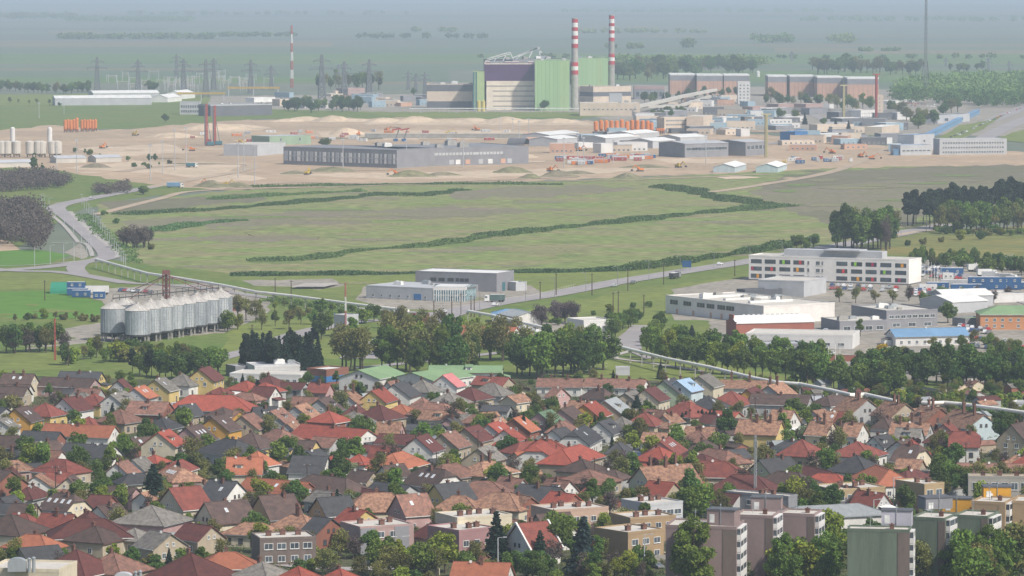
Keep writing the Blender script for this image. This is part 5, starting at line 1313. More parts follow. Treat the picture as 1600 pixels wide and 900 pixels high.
proto('P', 'pine_tree', 'tree', V(pine,'P',(71,72,73)))
proto('p', 'poplar_tree', 'tree', V(broad,'d',(81,82),w=3.2,h=14.0,base=.1,n_cl=26))
proto('Y', 'flowering_shrub', 'shrub', [(*broad('Y',91,h=4.0,w=4.5,base=.02,leaf=.2,n_cl=14),4.0,4.5)])
proto('w', 'blossoming_tree', 'tree', [(*broad('w',92,h=8.0,w=6.0,base=.1,leaf=.18),8.0,6.0)])
proto('r', 'red_leafed_tree', 'tree', [(*broad('r',93,h=6.0,w=5.0,base=.1,leaf=.2),6.0,5.0)])
proto('u', 'garden_bush', 'bush', [(*broad('d',s,h=3.0,w=3.8,base=.0,leaf=.17,n_cl=12,m=LM_[k]),3.0,3.8) for s, k in ((101,'d'),(102,'D'),(103,'L'),(104,'o'))])
TW = {'G':'large spreading green tree','t':'rounded green street tree','d':'mid green broadleaf tree','D':'dense dark green tree','L':'pale yellow-green leafed tree','o':'thin olive tree still in bud','b':'bare brown branching tree','v':'bare mauve-tinted tree','s':'dark pointed spruce','B':'big blue-grey spruce','c':'slim dark cypress','P':'dark pine with bare lower trunk','p':'tall narrow poplar','Y':'bright yellow flowering shrub','w':'white blossoming tree','r':'deep red leafed tree','u':'low rounded garden bush'}
first_used = set()
NT = {}
def tree(kind, x, y, h, w=None, where=None, label=None, wx=1.0, pos=None, rr=random.Random(99)):
    vs = PROTO[kind]; i = rr.randrange(len(vs)); t, h0, w0 = vs[i]
    p = pos or gp(x, y); s = h/h0; sw = (w/w0) if w else s*rr.uniform(.88,1.15)*wx
    zn = where or zone(x, y); lab = label or f'{TW[kind]} {zn}'; grp = None if label else f'{TW[kind]}s {zn}'
    if (kind, i) not in first_used:
        first_used.add((kind, i)); o = t; o.location = p; o.rotation_euler = (0,0,rr.uniform(0,6.28)); o.scale = (sw,sw,s); o['label'] = lab
        if grp: o['group'] = grp
        return o
    NT[kind] = NT.get(kind, 0)+1
    o = copy_thing(t, p, rr.uniform(0,6.28), (sw,sw,s), lab, grp or '')
    if not grp and 'group' in o: del o['group']
    return o
def band(kinds, pts, n, h0, h1, where, jx=4, jy=1.5, wx=1.0, seed=0):
    q = random.Random(seed+n+int(pts[0][0])); L = [0]
    for a, c in zip(pts, pts[1:]): L.append(L[-1]+math.hypot(c[0]-a[0], c[1]-a[1]))
    for i in range(n):
        s = (i+.5)/n*L[-1]; k = max(j for j in range(len(L)-1) if L[j] <= s); f = (s-L[k])/(L[k+1]-L[k]); a, c = pts[k], pts[k+1]
        tree(q.choice(kinds), a[0]+(c[0]-a[0])*f+q.uniform(-jx,jx), a[1]+(c[1]-a[1])*f+q.uniform(-jy,jy), q.uniform(h0,h1), where=where, wx=wx)
# notable trees
NOTE = []
for k, x, y, h, w, lab in [('s',240,802,13.5,9,'great dark spruce towering over the village roofs'),('s',403,627,7.5,5,'dark spruce between two bright red hip roofs'),('s',560,645,9,5.5,'dark spruce before the orange-patched roof'),
 ('s',995,652,7.4,5.6,'broad dark spruce beside the silver grey roof'),('c',818,692,9.2,1.7,'tall slender cypress before the terracotta slope'),('s',1032,593,6.4,3.2,'small dark spruce at the grassy lot edge'),
 ('B',911,899,14.5,8.2,'big blue-grey spruce beside the peach flat blocks'),('s',844,885,9,5,'dark spruce before the russet party-wall roof'),('s',776,880,13,7,'tall dark spruce between pink block and white wall'),
 ('s',732,862,8.5,4,'slender dark spruce in front of the pink block'),('s',743,733,5,2.6,'small dark spruce at the grey-brown gable'),('Y',1380,560,5,7,'bright yellow flowering shrub before the brick wall'),
 ('L',1101,672,4.6,3.2,'glowing yellow-green bush before the cypress row'),('s',1081,535,7,4.5,'dark blue-green spruce by the brick front'),('D',1481,505,8.5,7.5,'single round dark tree beside the grey office block'),
 ('D',224,304,6,11,'round green tree on the road bend'),('p',53,278,20,6,'tallest dark poplar before the white cement silos'),('p',66,277,11,4,'shorter thin poplar before the white cement silos'),
 ('D',258,192,9,8,'lone round tree on the grass bank'),('d',508,232,9,13,'leafy tree behind the depot roof'),('G',1085,938,18.5,15,'large branching tree covering the mauve block'),('o',1345,925,14,10,'feathery olive tree before the green block'),
 ('o',1438,920,11,8,'rusty-leaved tree between the green blocks'),('w',1154,915,7,8,'dark tree with cream blossom below the mauve blocks'),('s',1020,600,2.5,2,'tiny conifer by the lot')][:-1]:
    tree(k, x, y, h, w, label=lab); NOTE.append((gp(x, y).x, gp(x, y).y, (w or 5)*.75))
for i in range(9): tree('c', 1066+i*6.2, 671-i*.3, 5.2+(i % 3)*.4, 1.9, where='in the cypress row')
# belts: near village edge
band('DDd', [(8,552),(88,549)], 7, 10, 12.5, 'in the clump beside the rusty mast', wx=.9)
band('dDou', [(100,566),(200,560),(330,575)], 20, 5, 9, 'in the thicket under the grain silos', jy=6)
band('DdP', [(200,586),(260,590),(345,590)], 14, 7, 11, 'in the thicket under the grain silos', jy=4)
band('uod', [(130,545),(230,552),(300,548)], 9, 3, 5, 'at the feet of the grain silos')
band('sssP', [(382,582),(430,586),(500,582)], 16, 13, 17, 'in the dark conifer grove', jy=4, wx=.95)
band('c', [(474,596),(500,594)], 5, 9, 11, 'at the shop corner', wx=1.6)
band('sss', [(378,575),(420,572)], 4, 10, 13, 'in the dark conifer grove', jy=3)
band('oo', [(530,575),(575,582)], 6, 12, 17, 'between the conifers and the school', wx=.85)
band('GDdo', [(590,578),(640,584),(700,588),(745,590)], 13, 14, 18, 'in the tall grove behind the school', jy=6, wx=.8)
band('DooL', [(600,556),(680,560),(790,566)], 12, 12, 17, 'in the tall grove behind the school', jy=6, wx=.8)
band('GDGd', [(800,588),(850,590),(900,588),(945,582)], 14, 14, 18, 'in the great grove by the grassy lot', jy=6, wx=.9)
band('DdLo', [(760,560),(840,560),(930,555)], 10, 9, 13, 'in the great grove by the grassy lot', jy=6)
band('do', [(400,515),(520,512),(560,530)], 8, 6, 10, 'near the block tower', jy=8)
band('sD', [(492,528),(506,530)], 2, 9, 11, 'near the block tower')
band('vv', [(842,508),(870,506),(905,506)], 4, 9, 12, 'behind the pale pavilion', wx=1.1)
band('o', [(345,500),(385,500),(410,505)], 4, 9, 12, 'at the end of the silo row')
band('L', [(345,520),(372,515)], 3, 6, 9, 'at the end of the silo row')
band('dD', [(955,512),(960,535)], 4, 7, 9, 'in the avenue by the pavilion')
band('ddD', [(966,520),(985,512),(1000,505)], 6, 6, 8.5, 'in the avenue by the pavilion')
band('ddD', [(1012,545),(1022,530),(1032,515)], 6, 7, 9, 'in the avenue by the pavilion')
band('tttL', [(1000,560),(1060,575),(1140,588),(1230,600),(1320,612)], 26, 10.5, 13, 'in the street row by the elevated pipe', jy=3, wx=.8)
band('ttD', [(1020,553),(1110,562),(1200,572),(1290,588)], 18, 9, 12, 'in the rear street row by the elevated pipe', jy=4, wx=.85)
band('Dd', [(1320,618),(1345,615),(1400,622)], 5, 9, 12, 'beside the flag poles')
band('DDDP', [(1340,596),(1420,600),(1500,602),(1610,606)], 28, 9, 13, 'in the dark wood behind the gravel heaps', jy=6)
band('DD', [(1440,585),(1520,588),(1610,590)], 10, 8, 12, 'in the dark wood behind the gravel heaps', jy=4)
band('odd', [(1330,575),(1420,572),(1500,575),(1600,560)], 12, 5, 8, 'in the shrubs before the blue-roofed house', jy=6)
band('uu', [(1400,630),(1500,625),(1600,632)], 12, 3, 5, 'behind the tall-chimney terraces', jy=5)
band('d', [(1350,525),(1345,524)], 1, 6, 7, 'before the long store')
band('do', [(1450,545),(1530,545),(1590,552)], 7, 5, 7, 'at the car park')
band('oodb', [(1300,478),(1400,474),(1470,470),(1590,468)], 11, 5, 9, 'around the car yards', jy=6)
band('oudL', [(400,478),(470,488),(560,492)], 9, 3, 6, 'along the road past the silos', jy=5)
band('uod', [(560,500),(640,520),(700,530)], 8, 5, 9, 'behind the maroon kiosk', jy=6)
band('oo', [(600,530),(650,535),(700,530)], 6, 10, 13, 'behind the maroon kiosk', jy=6, wx=.8)
band('uuo', [(20,505),(60,498),(120,500),(155,503)], 9, 2.5, 4.5, 'at the edge of the bright crop')
band('uu', [(820,520),(900,500),(1030,480)], 7, 2, 4, 'on the verge of the main road', jy=6)
band('oL', [(690,540),(760,536),(820,538)], 6, 9, 12, 'around the orange-roofed halls', jy=3, wx=.8)
band('bbo', [(10,552),(110,552)], 4, 8, 10, 'beside the rusty mast')
# mid-field right: groves
band('DDdo', [(1300,388),(1345,390),(1395,388)], 16, 18, 24, 'in the tall grove above the coloured-window building', jy=3, wx=.75)
band('b', [(1380,392),(1384,391)], 2, 18, 20, 'in the tall grove above the coloured-window building', wx=.6)
band('d', [(1240,390),(1275,388)], 4, 5, 8, 'beside the tall grove', wx=1.2)
band('P', [(1415,356),(1450,354),(1490,345),(1560,335),(1620,330)], 46, 17, 22, 'in the dark pine wood', jy=6, wx=1.0)
band('ddo', [(1462,360),(1500,362),(1560,360),(1620,362)], 26, 13, 18, 'on the near edge of the pine wood', jy=4, wx=.85)
band('uuo', [(1455,362),(1520,366),(1620,368)], 16, 3, 6, 'at the foot of the pine wood', jy=3, wx=1.2)
band('uu', [(1400,385),(1430,384),(1549,372)], 5, 3, 6, 'on the ochre slope')
band('tuD', [(1425,408),(1480,412),(1540,420),(1620,432)], 40, 5, 9, 'in the leafy belt above the car yards', jy=6, wx=.9)
# mid-field left
band('b', [(190,388),(235,386)], 8, 10, 13, 'in the bare clump inside the road bend', wx=1.2, jy=3)
band('u', [(150,330),(245,395)], 5, 3, 5, 'along the left road'.replace('left ','bending '))
band('D', [(225,251),(245,252)], 2, 5, 7, 'on the sandy ground')
band('ud', [(110,240),(165,245),(225,262),(270,255)], 12, 3, 5, 'on the sandy ground', jy=5)
# plant surroundings
band('ddDo', [(0,142),(60,146),(145,144)], 20, 9, 16, 'in the tree line before the far crop', wx=1.1)
band('do', [(5,160),(60,163),(100,166)], 6, 5, 8, 'on the yellow field')
band('D', [(232,144),(242,144)], 2, 12, 14, 'beside the substation', wx=1.3)
band('ddoP', [(490,142),(530,138),(580,140),(600,142)], 14, 16, 26, 'in the substation trees', jy=3, wx=.8)
band('DDd', [(440,172),(500,172),(570,175)], 18, 10, 17, 'in the clump beside the substation', jy=5, wx=1.1)
band('dD', [(830,172),(850,173),(868,172),(640,150),(660,154)], 6, 10, 14, 'against the power plant walls')
band('dDo', [(965,118),(1020,120),(1080,112),(1180,116)], 34, 18, 30, 'in the wood behind the rust-red halls', jy=8, wx=1.1)
band('Do', [(1265,112),(1330,114),(1440,114)], 26, 18, 28, 'in the wood behind the rust-red halls', jy=3, wx=1.1)
band('dD', [(1485,112),(1535,112)], 6, 12, 16, 'in the wood behind the rust-red halls', jy=2, wx=1.2)
band('dDo', [(1190,162),(1250,166),(1330,172),(1368,170)], 22, 10, 18, 'before the rust-red halls', jy=4)
band('dDs', [(1000,160),(1060,158),(1130,150),(1165,152)], 16, 9, 14, 'before the rust-red halls', jy=3)
band('Dd', [(1016,185),(1050,184),(1070,180)], 7, 9, 13, 'around the cream office', jy=3)
band('sd', [(1205,186),(1222,186),(1272,198),(1340,212)], 6, 9, 14, 'among the site sheds')
band('doD', [(1385,170),(1400,180),(1440,192),(1430,205),(1500,170)], 16, 10, 16, 'by the blue walkway', jy=5, wx=1.2)
print('trees', NT)
REEDX = leafmat('pale_forest', (.10,.17,.04), (.16,.22,.06))
# woods that read as one mass
def wood(name, label, poly, n, h0, h1, mats, size, seed=1, leaves=60, wf=.5):
    rs = np.random.RandomState(seed); W_ = [gp(x, y) for x, y in poly]; xs = [p.x for p in W_]; ys = [p.y for p in W_]; k = 0; C = []; S_ = []
    def inside(x, y):
        c = False; j = len(W_)-1
        for i in range(len(W_)):
            if (W_[i].y > y) != (W_[j].y > y) and x < (W_[j].x-W_[i].x)*(y-W_[i].y)/(W_[j].y-W_[i].y)+W_[i].x: c = not c
            j = i
        return c
    while k < n:
        x, y = rs.uniform(min(xs), max(xs)), rs.uniform(min(ys), max(ys))
        if not inside(x, y): continue
        k += 1; h = rs.uniform(h0, h1); v = rs.normal(size=(leaves,3)); v /= np.linalg.norm(v,axis=1)[:,None]; v *= rs.uniform(.5,1.05,(leaves,1))
        C.append(np.array([x,y,h*.56])+v*np.array([h*wf,h*wf,h*.44])*rs.uniform(.8,1.2)); S_.append(rs.uniform(.7,1.3,leaves)*size)
    C = np.concatenate(C); S_ = np.concatenate(S_)
    me = quads(name, C, S_, mats, rs); o = link(name, me); o['kind'] = 'stuff'; o['label'] = label
wood('woods', 'bare brown wood at the left road bend'.replace('left ','bending '), [(-40,310),(30,300),(100,295),(112,285),(60,278),(-40,284)], 170, 6, 10, LM_['b'], .5, leaves=110, seed=2)
wood('woods', 'bare brown wood above the small crop field', [(-40,335),(40,325),(68,345),(76,378),(60,394),(20,384),(-40,372)], 190, 8, 12, LM_['b'], .5, leaves=120, seed=3)
wood('woods', 'brown hedge thicket by the road', [(140,300),(200,292),(202,302),(150,306)], 40, 5, 7, LM_['b'], .4, leaves=90, seed=4)
wood('woods', 'green far forest at the site edge', [(1410,136),(1500,130),(1640,124),(1640,150),(1560,158),(1440,156),(1400,150)], 330, 12, 20, REEDX, 1.3, leaves=90, seed=5)
wood('woods', 'dark near rim of the far forest', [(1390,152),(1440,158),(1560,162),(1640,156),(1640,166),(1540,170),(1400,162)], 120, 14, 20, LM_['D'], 1.0, leaves=90, seed=6)
for i, (x0, x1, y, n, h) in enumerate([(-20,120,30,60,28),(100,300,34,70,22),(90,330,61,80,16),(330,460,58,30,14),(560,760,60,26,14),(640,720,51,8,18),(900,1100,52,34,14),(1180,1240,67,20,22),(1300,1330,68,14,24),(1070,1080,75,5,22),(1340,1410,80,20,7),(1200,1640,92,20,10),(640,900,90,10,9),(200,640,24,40,22),(880,1300,20,60,24),(1250,1640,34,50,22),(950,1000,76,8,12),(880,980,110,30,14),(960,1200,104,90,20)]):
    wood('woods', f'hazy far belt of trees number {ORD[i % 9]} on the plain', [(x0,y+.5),(x1,y+.5),(x1,y-.8),(x0,y-.8)], n, h*.7, h*1.1, REEDX if y < 70 else LM_['d'], 2.2 if y < 90 else 1.6, leaves=60, seed=20+i, wf=.8)
# reed and bush banks across the meadow
def bank(label, pts, w, h, n, m, seed):
    rs = np.random.RandomState(seed); P = spline([gp(x, y) for x, y in pts], 10); Ls = [0]
    for a, c in zip(P, P[1:]): Ls.append(Ls[-1]+(c-a).length)
    s = rs.uniform(0, Ls[-1], n); C = []
    arr = np.array([[p.x, p.y] for p in P]); Ls = np.array(Ls)
    cx = np.interp(s, Ls, arr[:,0]); cy = np.interp(s, Ls, arr[:,1]); wob = 1+.35*np.sin(s/23.)+.25*np.sin(s/7.1)
    gx = np.interp(s+2, Ls, arr[:,0])-cx; gy = np.interp(s+2, Ls, arr[:,1])-cy; g = np.hypot(gx,gy)+1e-6; t = rs.uniform(-1,1,n)
    off = t*w/2*wob; z = np.abs(rs.normal(.55,.3,n)).clip(0,1)*h*(1-t*t*.6)*wob
    C = np.stack([cx-gy/g*off, cy+gx/g*off, z],1)
    me = quads('reeds', C, rs.uniform(.6,1.3,n)*.42, m, rs); o = link('reeds', me); o['kind'] = 'stuff'; o['label'] = label
REED = leafmat('reed_green', (.075,.145,.045), (.115,.185,.06)); REEDL = leafmat('reed_light', (.075,.14,.035), (.13,.19,.05))
bank('upper reed bank on the meadow', [(190,336),(250,332),(330,328),(450,318),(560,308),(600,303),(650,306),(720,297)], 17, 1.4, 13000, REED, 1)
bank('short upper reed bank', [(330,312),(450,305),(565,299)], 10, 1.7, 6000, REED, 2)
bank('small curved reed bank', [(240,362),(300,352),(360,346),(388,345)], 13, 1.7, 5000, REED, 3)
bank('long central reed bank', [(388,408),(480,405),(560,392),(660,385),(755,371)], 12, 1.4, 13000, REED, 4)
bank('long central reed bank, far part', [(755,370),(860,358),(960,348),(1080,335),(1160,328),(1230,322)], 16, 1.6, 17000, REED, 5)
bank('hooked reed bank', [(1035,292),(1070,297),(1110,306),(1180,318),(1228,322)], 20, 1.7, 12000, REED, 6)
bank('near reed bank', [(360,431),(560,429),(700,427),(810,426),(900,425),(980,422)], 8.5, 1.4, 14000, REED, 7)
bank('bushy roadside bank', [(980,422),(1060,412),(1120,402),(1200,390),(1275,375)], 10, 2.6, 12000, REEDL, 8)
bank('thin reed line at the sand edge', [(380,293),(500,291),(700,288),(880,289)], 6, 1.5, 6000, REED, 9)
bank('scrub beside the bending road', [(130,338),(168,372),(195,392),(212,412)], 9, 1.8, 2500, REEDL, 10)
bank('scrub by the lower road', [(420,470),(500,480),(640,497)], 8, 1.8, 3000, REEDL, 12)
bank('hedge behind the terraces', [(1420,640),(1500,645),(1640,662)], 5, 2.2, 4000, REEDL, 13)
# gardens of the village: trees where no house stands
cell = {}
q = random.Random(17); placed = list(NOTE)
tries = 0; cnt = {'d':0,'o':0,'L':0,'D':0,'b':0,'u':0,'s':0,'w':0,'r':0}
lim = dict(d=150, o=240, L=95, D=130, b=80, u=290, s=16, w=9, r=4)
while tries < 40000:
    tries += 1; x, y = q.uniform(-10, 1610), 598+q.random()**1.0*330
    k = q.choices(list(lim), list(lim.values()))[0]
    if cnt[k] >= lim[k]: continue
    h = {'u':q.uniform(1.8,3.2),'s':q.uniform(4,8)}.get(k, q.uniform(4.5,8.8)+(2 if y > 830 else 0))
    p = gp(x, y); r_ = .8 if k == 'u' else 1.25
    if not free(p.x, p.y, r_+.1): continue
    if y > 812 and k != 'u': h *= .72
    if y < 650+max(0, x-1150)*.08: h = min(h, 5.2)
    if abs(x-1100) < 40 and y < 640: continue
    if y > 812 and q.random() < .45: continue
    if any((a-p.x)**2+(b_-p.y)**2 < (r_+s_)**2*.6 for a, b_, s_ in placed): continue
    placed.append((p.x, p.y, r_)); cnt[k] += 1
    tree(k, x, y, h, wx=.95 if k == 'u' else 1.0)
# low growth of the gardens
rs = np.random.RandomState(8); CC = []; SS = []; MMq = 0
for i in range(5200):
    x, y = rs.uniform(-10,1610), 596+rs.uniform(0,1)*320; p = gp(x, y)
    if not free(p.x, p.y, .5): continue
    k = rs.randint(14,40); r_ = rs.uniform(.6,2.4); hh = rs.uniform(.4,1.7); v = rs.normal(size=(k,3)); v /= np.linalg.norm(v,axis=1)[:,None]
    CC.append(np.array([p.x,p.y,hh*.4])+v*np.array([r_,r_,hh*.6])); SS.append(rs.uniform(.12,.26,k))
CC = np.concatenate(CC); SS = np.concatenate(SS); CC[:,2] = np.abs(CC[:,2])
half = rs.uniform(size=len(CC)) < .5
for sel, mm in ((half, leafmat('undergrowth_green', (.05,.09,.02), (.12,.15,.04))), (~half, leafmat('undergrowth_dry', (.09,.08,.045), (.15,.14,.06)))):
    o = link('undergrowth', quads('undergrowth', CC[sel], SS[sel], mm, rs)); o['kind'] = 'stuff'
print("garden", cnt)
band('GGdL', [(1210,925),(1260,928),(1305,920)], 9, 11.5, 14, 'below the central mauve block', jy=6)
band('GGdo', [(1490,930),(1540,925),(1600,915)], 11, 12, 14.5, 'in front of the rear green block', jy=8)
band('L', [(1295,868),(1300,880)], 2, 11, 13, 'between the mauve and green blocks')
band('dLo', [(590,905),(640,900),(700,902)], 8, 7, 10, 'in the garden below the pink block', jy=6)
band('L', [(960,908),(1000,906)], 4, 5, 8, 'before the brown and grey flat block')
band('d', [(870,880),(880,860)], 3, 9, 11, 'beside the blue spruce')
band('D', [(800,905),(830,908),(860,906)], 5, 6, 8, 'before the party-wall house')
band('d', [(1075,820),(1100,815)], 3, 9, 11, 'behind the front mauve block')
# ================================================================ VEHICLES, POLES, MASTS
def car_mesh_set(colname, c):
    m = mat('car_'+colname, c, c, rough=.35, spec=.6, var=.03)
    b = MB(); b.prism([(-2.15,.35),(-2.1,.75),(-1.95,.9),(-1.2,.95),(1.05,.98),(1.95,.82),(2.15,.65),(2.15,.35)], -.85, .85)
    b.prism([(-1.75,.93),(-1.45,1.42),(.35,1.44),(1.0,.95)], -.72, .72, m=0); body = b.mesh('body', m)
    g = MB(); g.prism([(-1.62,1.0),(-1.42,1.34),(.3,1.36),(.82,1.0)], -.735, .735); g.quad((1.03,-.62,.97),(1.03,.62,.97),(.42,.6,1.40),(.42,-.6,1.40)); gl = g.mesh('window', GLASS)
    return body, gl
w_ = MB(); n = 12; pr = [(math.cos(2*math.pi*i/n)*.33, .33+math.sin(2*math.pi*i/n)*.33) for i in range(n)]; w_.prism(pr, -.11, .11); WHEEL = w_.mesh('wheel', mat('tyre', (.02,.02,.022)))
CARC = {'white':(.62,.62,.62),'silver':(.38,.39,.4),'black':(.03,.03,.035),'red':(.35,.03,.03),'dark blue':(.03,.06,.16),'grey':(.16,.16,.17)}
CARS = {}
for k, c in CARC.items():
    t = thing('parked_car', k+' car', 'car', (0,0,0)); bo, gl = car_mesh_set(k.replace(' ','_'), c); link('body', bo, t); link('window', gl, t)
    for x in (-1.35,1.35):
        for y in (-.78,.78): link('wheel', WHEEL, t, (x,y,0))
    CARS[k] = [t, False]
def car(k, x, y, rz, label, group=None, z=0.3, pos=None):
    t, u = CARS[k]; p = (pos or gp(x, y)).copy(); p.z = z
    if not u:
        CARS[k][1] = True; t.location = p; t.rotation_euler = (0,0,rz); t['label'] = label
        if group: t['group'] = group
        return t
    o = copy_thing(t, p, rz, None, label, group)
    if not group and 'group' in o: del o['group']
    return o
RZ = LV[0]*.0012+.07
def road_dir(P, x, y):
    p = gp(x, y); i = min(range(len(P)-1), key=lambda i: (P[i].xy-p.xy).length); d = P[i+1]-P[i]; return math.atan2(d.y, d.x)
for k, x, y, lab in [('silver',960,449,'silver car driving on the main road towards the coloured-window building'),('grey',990,444,'dark grey car following on the main road past the bushy bank'),('white',1125,415,'white car far up the main road by the blue road sign'),('white',694,490,'white car turning at the road junction'),('white',774,479,'white van-like car beside the truck at the junction')]:
    car(k, x, y, road_dir(main_road, x, y), lab, z=RZ)
car('silver', 143, 311, road_dir(left_road, 143, 311), 'silver car on the bending road before the sand', z=RZ)
q = random.Random(3)
ks = ['white','white','silver','silver','grey','black','red','dark blue']
for (a, c, n, rows, dy, where) in [((1425,455),(1590,462),26,3,4,'in the car yard above the white pitched stores'),((1512,530),(1600,540),13,3,6,'in the car park by the salmon hall'),((1500,512),(1545,518),8,2,4.5,'in the car park by the salmon hall'),((1380,552),(1500,556),9,1,4,'in front of the long blue-roofed house'),
    ((1520,562),(1600,570),9,2,5,'at the yard before the dark wood'),((1300,448),(1400,452),11,2,5,'below the coloured-window building'),((800,512),(855,524),9,2,4,'in the lot under the short elevated pipe'),((1405,162),(1480,166),16,2,3,'at the far forest car park'),((1480,218),(1600,168),22,1,3,'along the far site road'),((1500,212),(1590,170),18,1,3,'along the far site road'),((190,456),(235,459),8,1,3,'behind the grain silos'),((1290,520),(1300,556),4,1,3,'beside the long white store'),((1428,418),(1500,424),16,4,4.5,'at the flag poles by the coloured-window building')]:
    for r_ in range(rows):
        for i in range(n):
            if q.random() < .18: continue
            f = (i+q.uniform(-.1,.1))/max(1,n-1); x = a[0]+(c[0]-a[0])*f; y = a[1]+(c[1]-a[1])*f+r_*dy
            p = gp(x, y)
            if not free(p.x, p.y, 1.5): continue
            k = q.choice(ks); car(k, x, y, R(q.choice([75,255,80])), f'{k} parked car {where}', f'{k} parked cars {where}', z=RZ-.05)
# trucks, containers, trailers
def boxy(name, label, cat, x, y, L, Wd, H, m, rz=0, wheels=False, cab=None, group=None):
    p = gp(x, y); t = thing(name, label, cat, (p.x, p.y, RZ-.05), rz, group); z = .9 if wheels else 0
    b = MB(); b.box(-L/2,L/2,-Wd/2,Wd/2,z,z+H); n = int(L/.8)
    for i in range(n): xx = -L/2+.3+i*(L-.6)/max(1,n-1); b.box(xx-.12,xx+.12,-Wd/2-.05,Wd/2+.05,z+.15,z+H-.15)
    b.build('box_body', m, t)
    b = MB(); b.box(-L/2+.1,L/2-.1,-Wd/2+.1,Wd/2-.1,z+H,z+H+.06); b.build('roof', WHITE if m is not WHITE else C_LGREY, t)
    if cab:
        b = MB(); b.prism([(L/2+.3,.5),(L/2+2.4,.5),(L/2+2.4,1.9),(L/2+2.1,3.0),(L/2+.3,3.1)],-1.2,1.2); cb = b.build('cab', cab, t)
        b = MB(); b.box(L/2+1.2,L/2+2.2,-1.22,1.22,1.9,2.6); b.build('window', GLASS, cb)
    if wheels:
        b = MB(); b.box(-L/2,L/2+(2 if cab else 0),-.5,.5,.6,.9); b.build('chassis', DARKM, t)
        for xx in ([-L/2+1,-L/2+2.2,L/2-.8]+([L/2+1.4] if cab else [])):
            for yy in (-1,1): link('wheel', WHEEL, t, (xx,yy,0), 0, (1.5,1.3,1.5))
    else:
        for xx in (-L*.2, L*.25): link('window', window_mesh(1.0,1.0), t, (xx,-Wd/2-.06,.9))
    return t
C_DBLUE = flatm('container_blue', (.03,.10,.24)); C_RED = flatm('container_red', (.34,.06,.05))
boxy('lorry_trailer', 'long white lorry trailer behind the blue containers', 'trailer', 147, 461, 13, 2.5, 2.9, WHITE, R(2), True)
for x, y, L, z, lab in [(121,462,9,0,'stacked blue container, lower one beside the green arch tent'),(127,465,8,0,'blue container in front of the green arch tent'),(155,467,5,0,'small dark blue container by the parked cars')]: boxy('site_container', lab, 'container', x, y, L, 2.6, 3.0, C_DBLUE, R(-4))
t = boxy('site_container', 'upper blue container stacked beside the green arch tent', 'container', 119, 461.5, 8, 2.4, 2.6, C_DBLUE, R(-4)); t.location.z += 3.1
p = gp(107, 458); t = thing('arch_tent', 'green arched fabric tent hall among blue containers', 'tent', p, R(-3)); b = MB(); n = 12
for i in range(n):
    a0, a1 = math.pi*i/n, math.pi*(i+1)/n
    b.quad((-7.5,-math.cos(a0)*5,math.sin(a0)*5),(7.5,-math.cos(a0)*5,math.sin(a0)*5),(7.5,-math.cos(a1)*5,math.sin(a1)*5),(-7.5,-math.cos(a1)*5,math.sin(a1)*5))
b.build('arched_cover', flatm('tent_green', (.03,.22,.14)), t)
b = MB(); b.v = [(-7.45,-math.cos(math.pi*i/n)*4.9,math.sin(math.pi*i/n)*4.9) for i in range(n+1)]; b.f = [tuple(range(n+1))]; b.m = [0]; b.build('end_wall', C_LGREY, t)
boxy('lorry', 'dark green truck with white cab waiting at the road junction', 'truck', 777, 473, 6.5, 2.4, 2.4, flatm('truck_green', (.08,.13,.12)), R(185), True, FRAME)
t = boxy('lorry', 'dark tipper truck on the main road below the blue road sign', 'truck', 1053, 436, 6.5, 2.4, 1.7, DARKM, road_dir(main_road,1053,436), True, C_GREY); t.location.z = RZ
boxy('lorry', 'white and blue lorry on the sandy road by the round green tree', 'truck', 271, 294, 9, 2.5, 2.8, C_UROOF, R(5), True, FRAME)
boxy('lorry', 'teal lorry waiting on the sandy bend', 'truck', 298, 262, 6, 2.5, 2.5, C_TEAL, R(10), True, FRAME)
for x, y, L, m, lab in [(1487,429,11,C_DBLUE,'long deep blue container behind the flag poles'),(1465,452,10,C_DBLUE,'flat blue container roofed unit by the white huts'),(1499,448,17,C_LGREY,'row of white and pale containers with blue end'),(1510,455,14,C_DBLUE,'blue office container in front of the pale row'),(1542,453,17,C_DBLUE,'two-storey blue site office with white window dots'),(1578,453,10,C_DBLUE,'blue container next to the two-storey site office'),(1596,452,6,C_DBLUE,'last blue container at the frame edge'),(1481,437,5,WHITE,'small white container beside the deep blue one'),(1450,455,8,WHITE,'white container hut with red stripe')]:
    t = boxy('site_container', lab, 'container', x, y, L, 3, 5.6 if 'two-storey' in lab else 2.9, m, R(-2))
    if 'two-storey' in lab:
        for i in range(4): link('window', window_mesh(1.0,1.0), t, (-6+i*4,-1.56,3.6))
for x, y, k in [(1421,418,0),(1507,416,1),(1523,425,0),(1538,433,0),(1546,437,0),(1570,440,1),(1558,410,2)]:
    boxy('lorry', f"{['white','silver-white','dark'][k]} lorry on the yard track above the blue containers, {ORD[[1421,1507,1523,1538,1546,1570,1558].index(x)]} along it", 'truck', x, y, 7, 2.4, 2.6, [WHITE,C_LGREY,C_DGREY][k], R(q.choice([-30,-50,10])), True, FRAME)
cc = [('blue',C_DBLUE),('orange',C_OR),('red',C_RED),('white',WHITE),('grey',C_LGREY)]
for i in range(44):
    x = q.uniform(866,1015); y = 244+q.uniform(0,10)+(4 if x < 940 else 0); k = q.choice(cc); boxy('site_container', f'{k[0]} freight container on the yard beyond the sand', 'container', x, y, q.choice([6,12]), 2.5, 2.6, k[1], R(q.choice([0,5,90,-8])), group=f'{k[0]} freight containers on the yard beyond the sand')
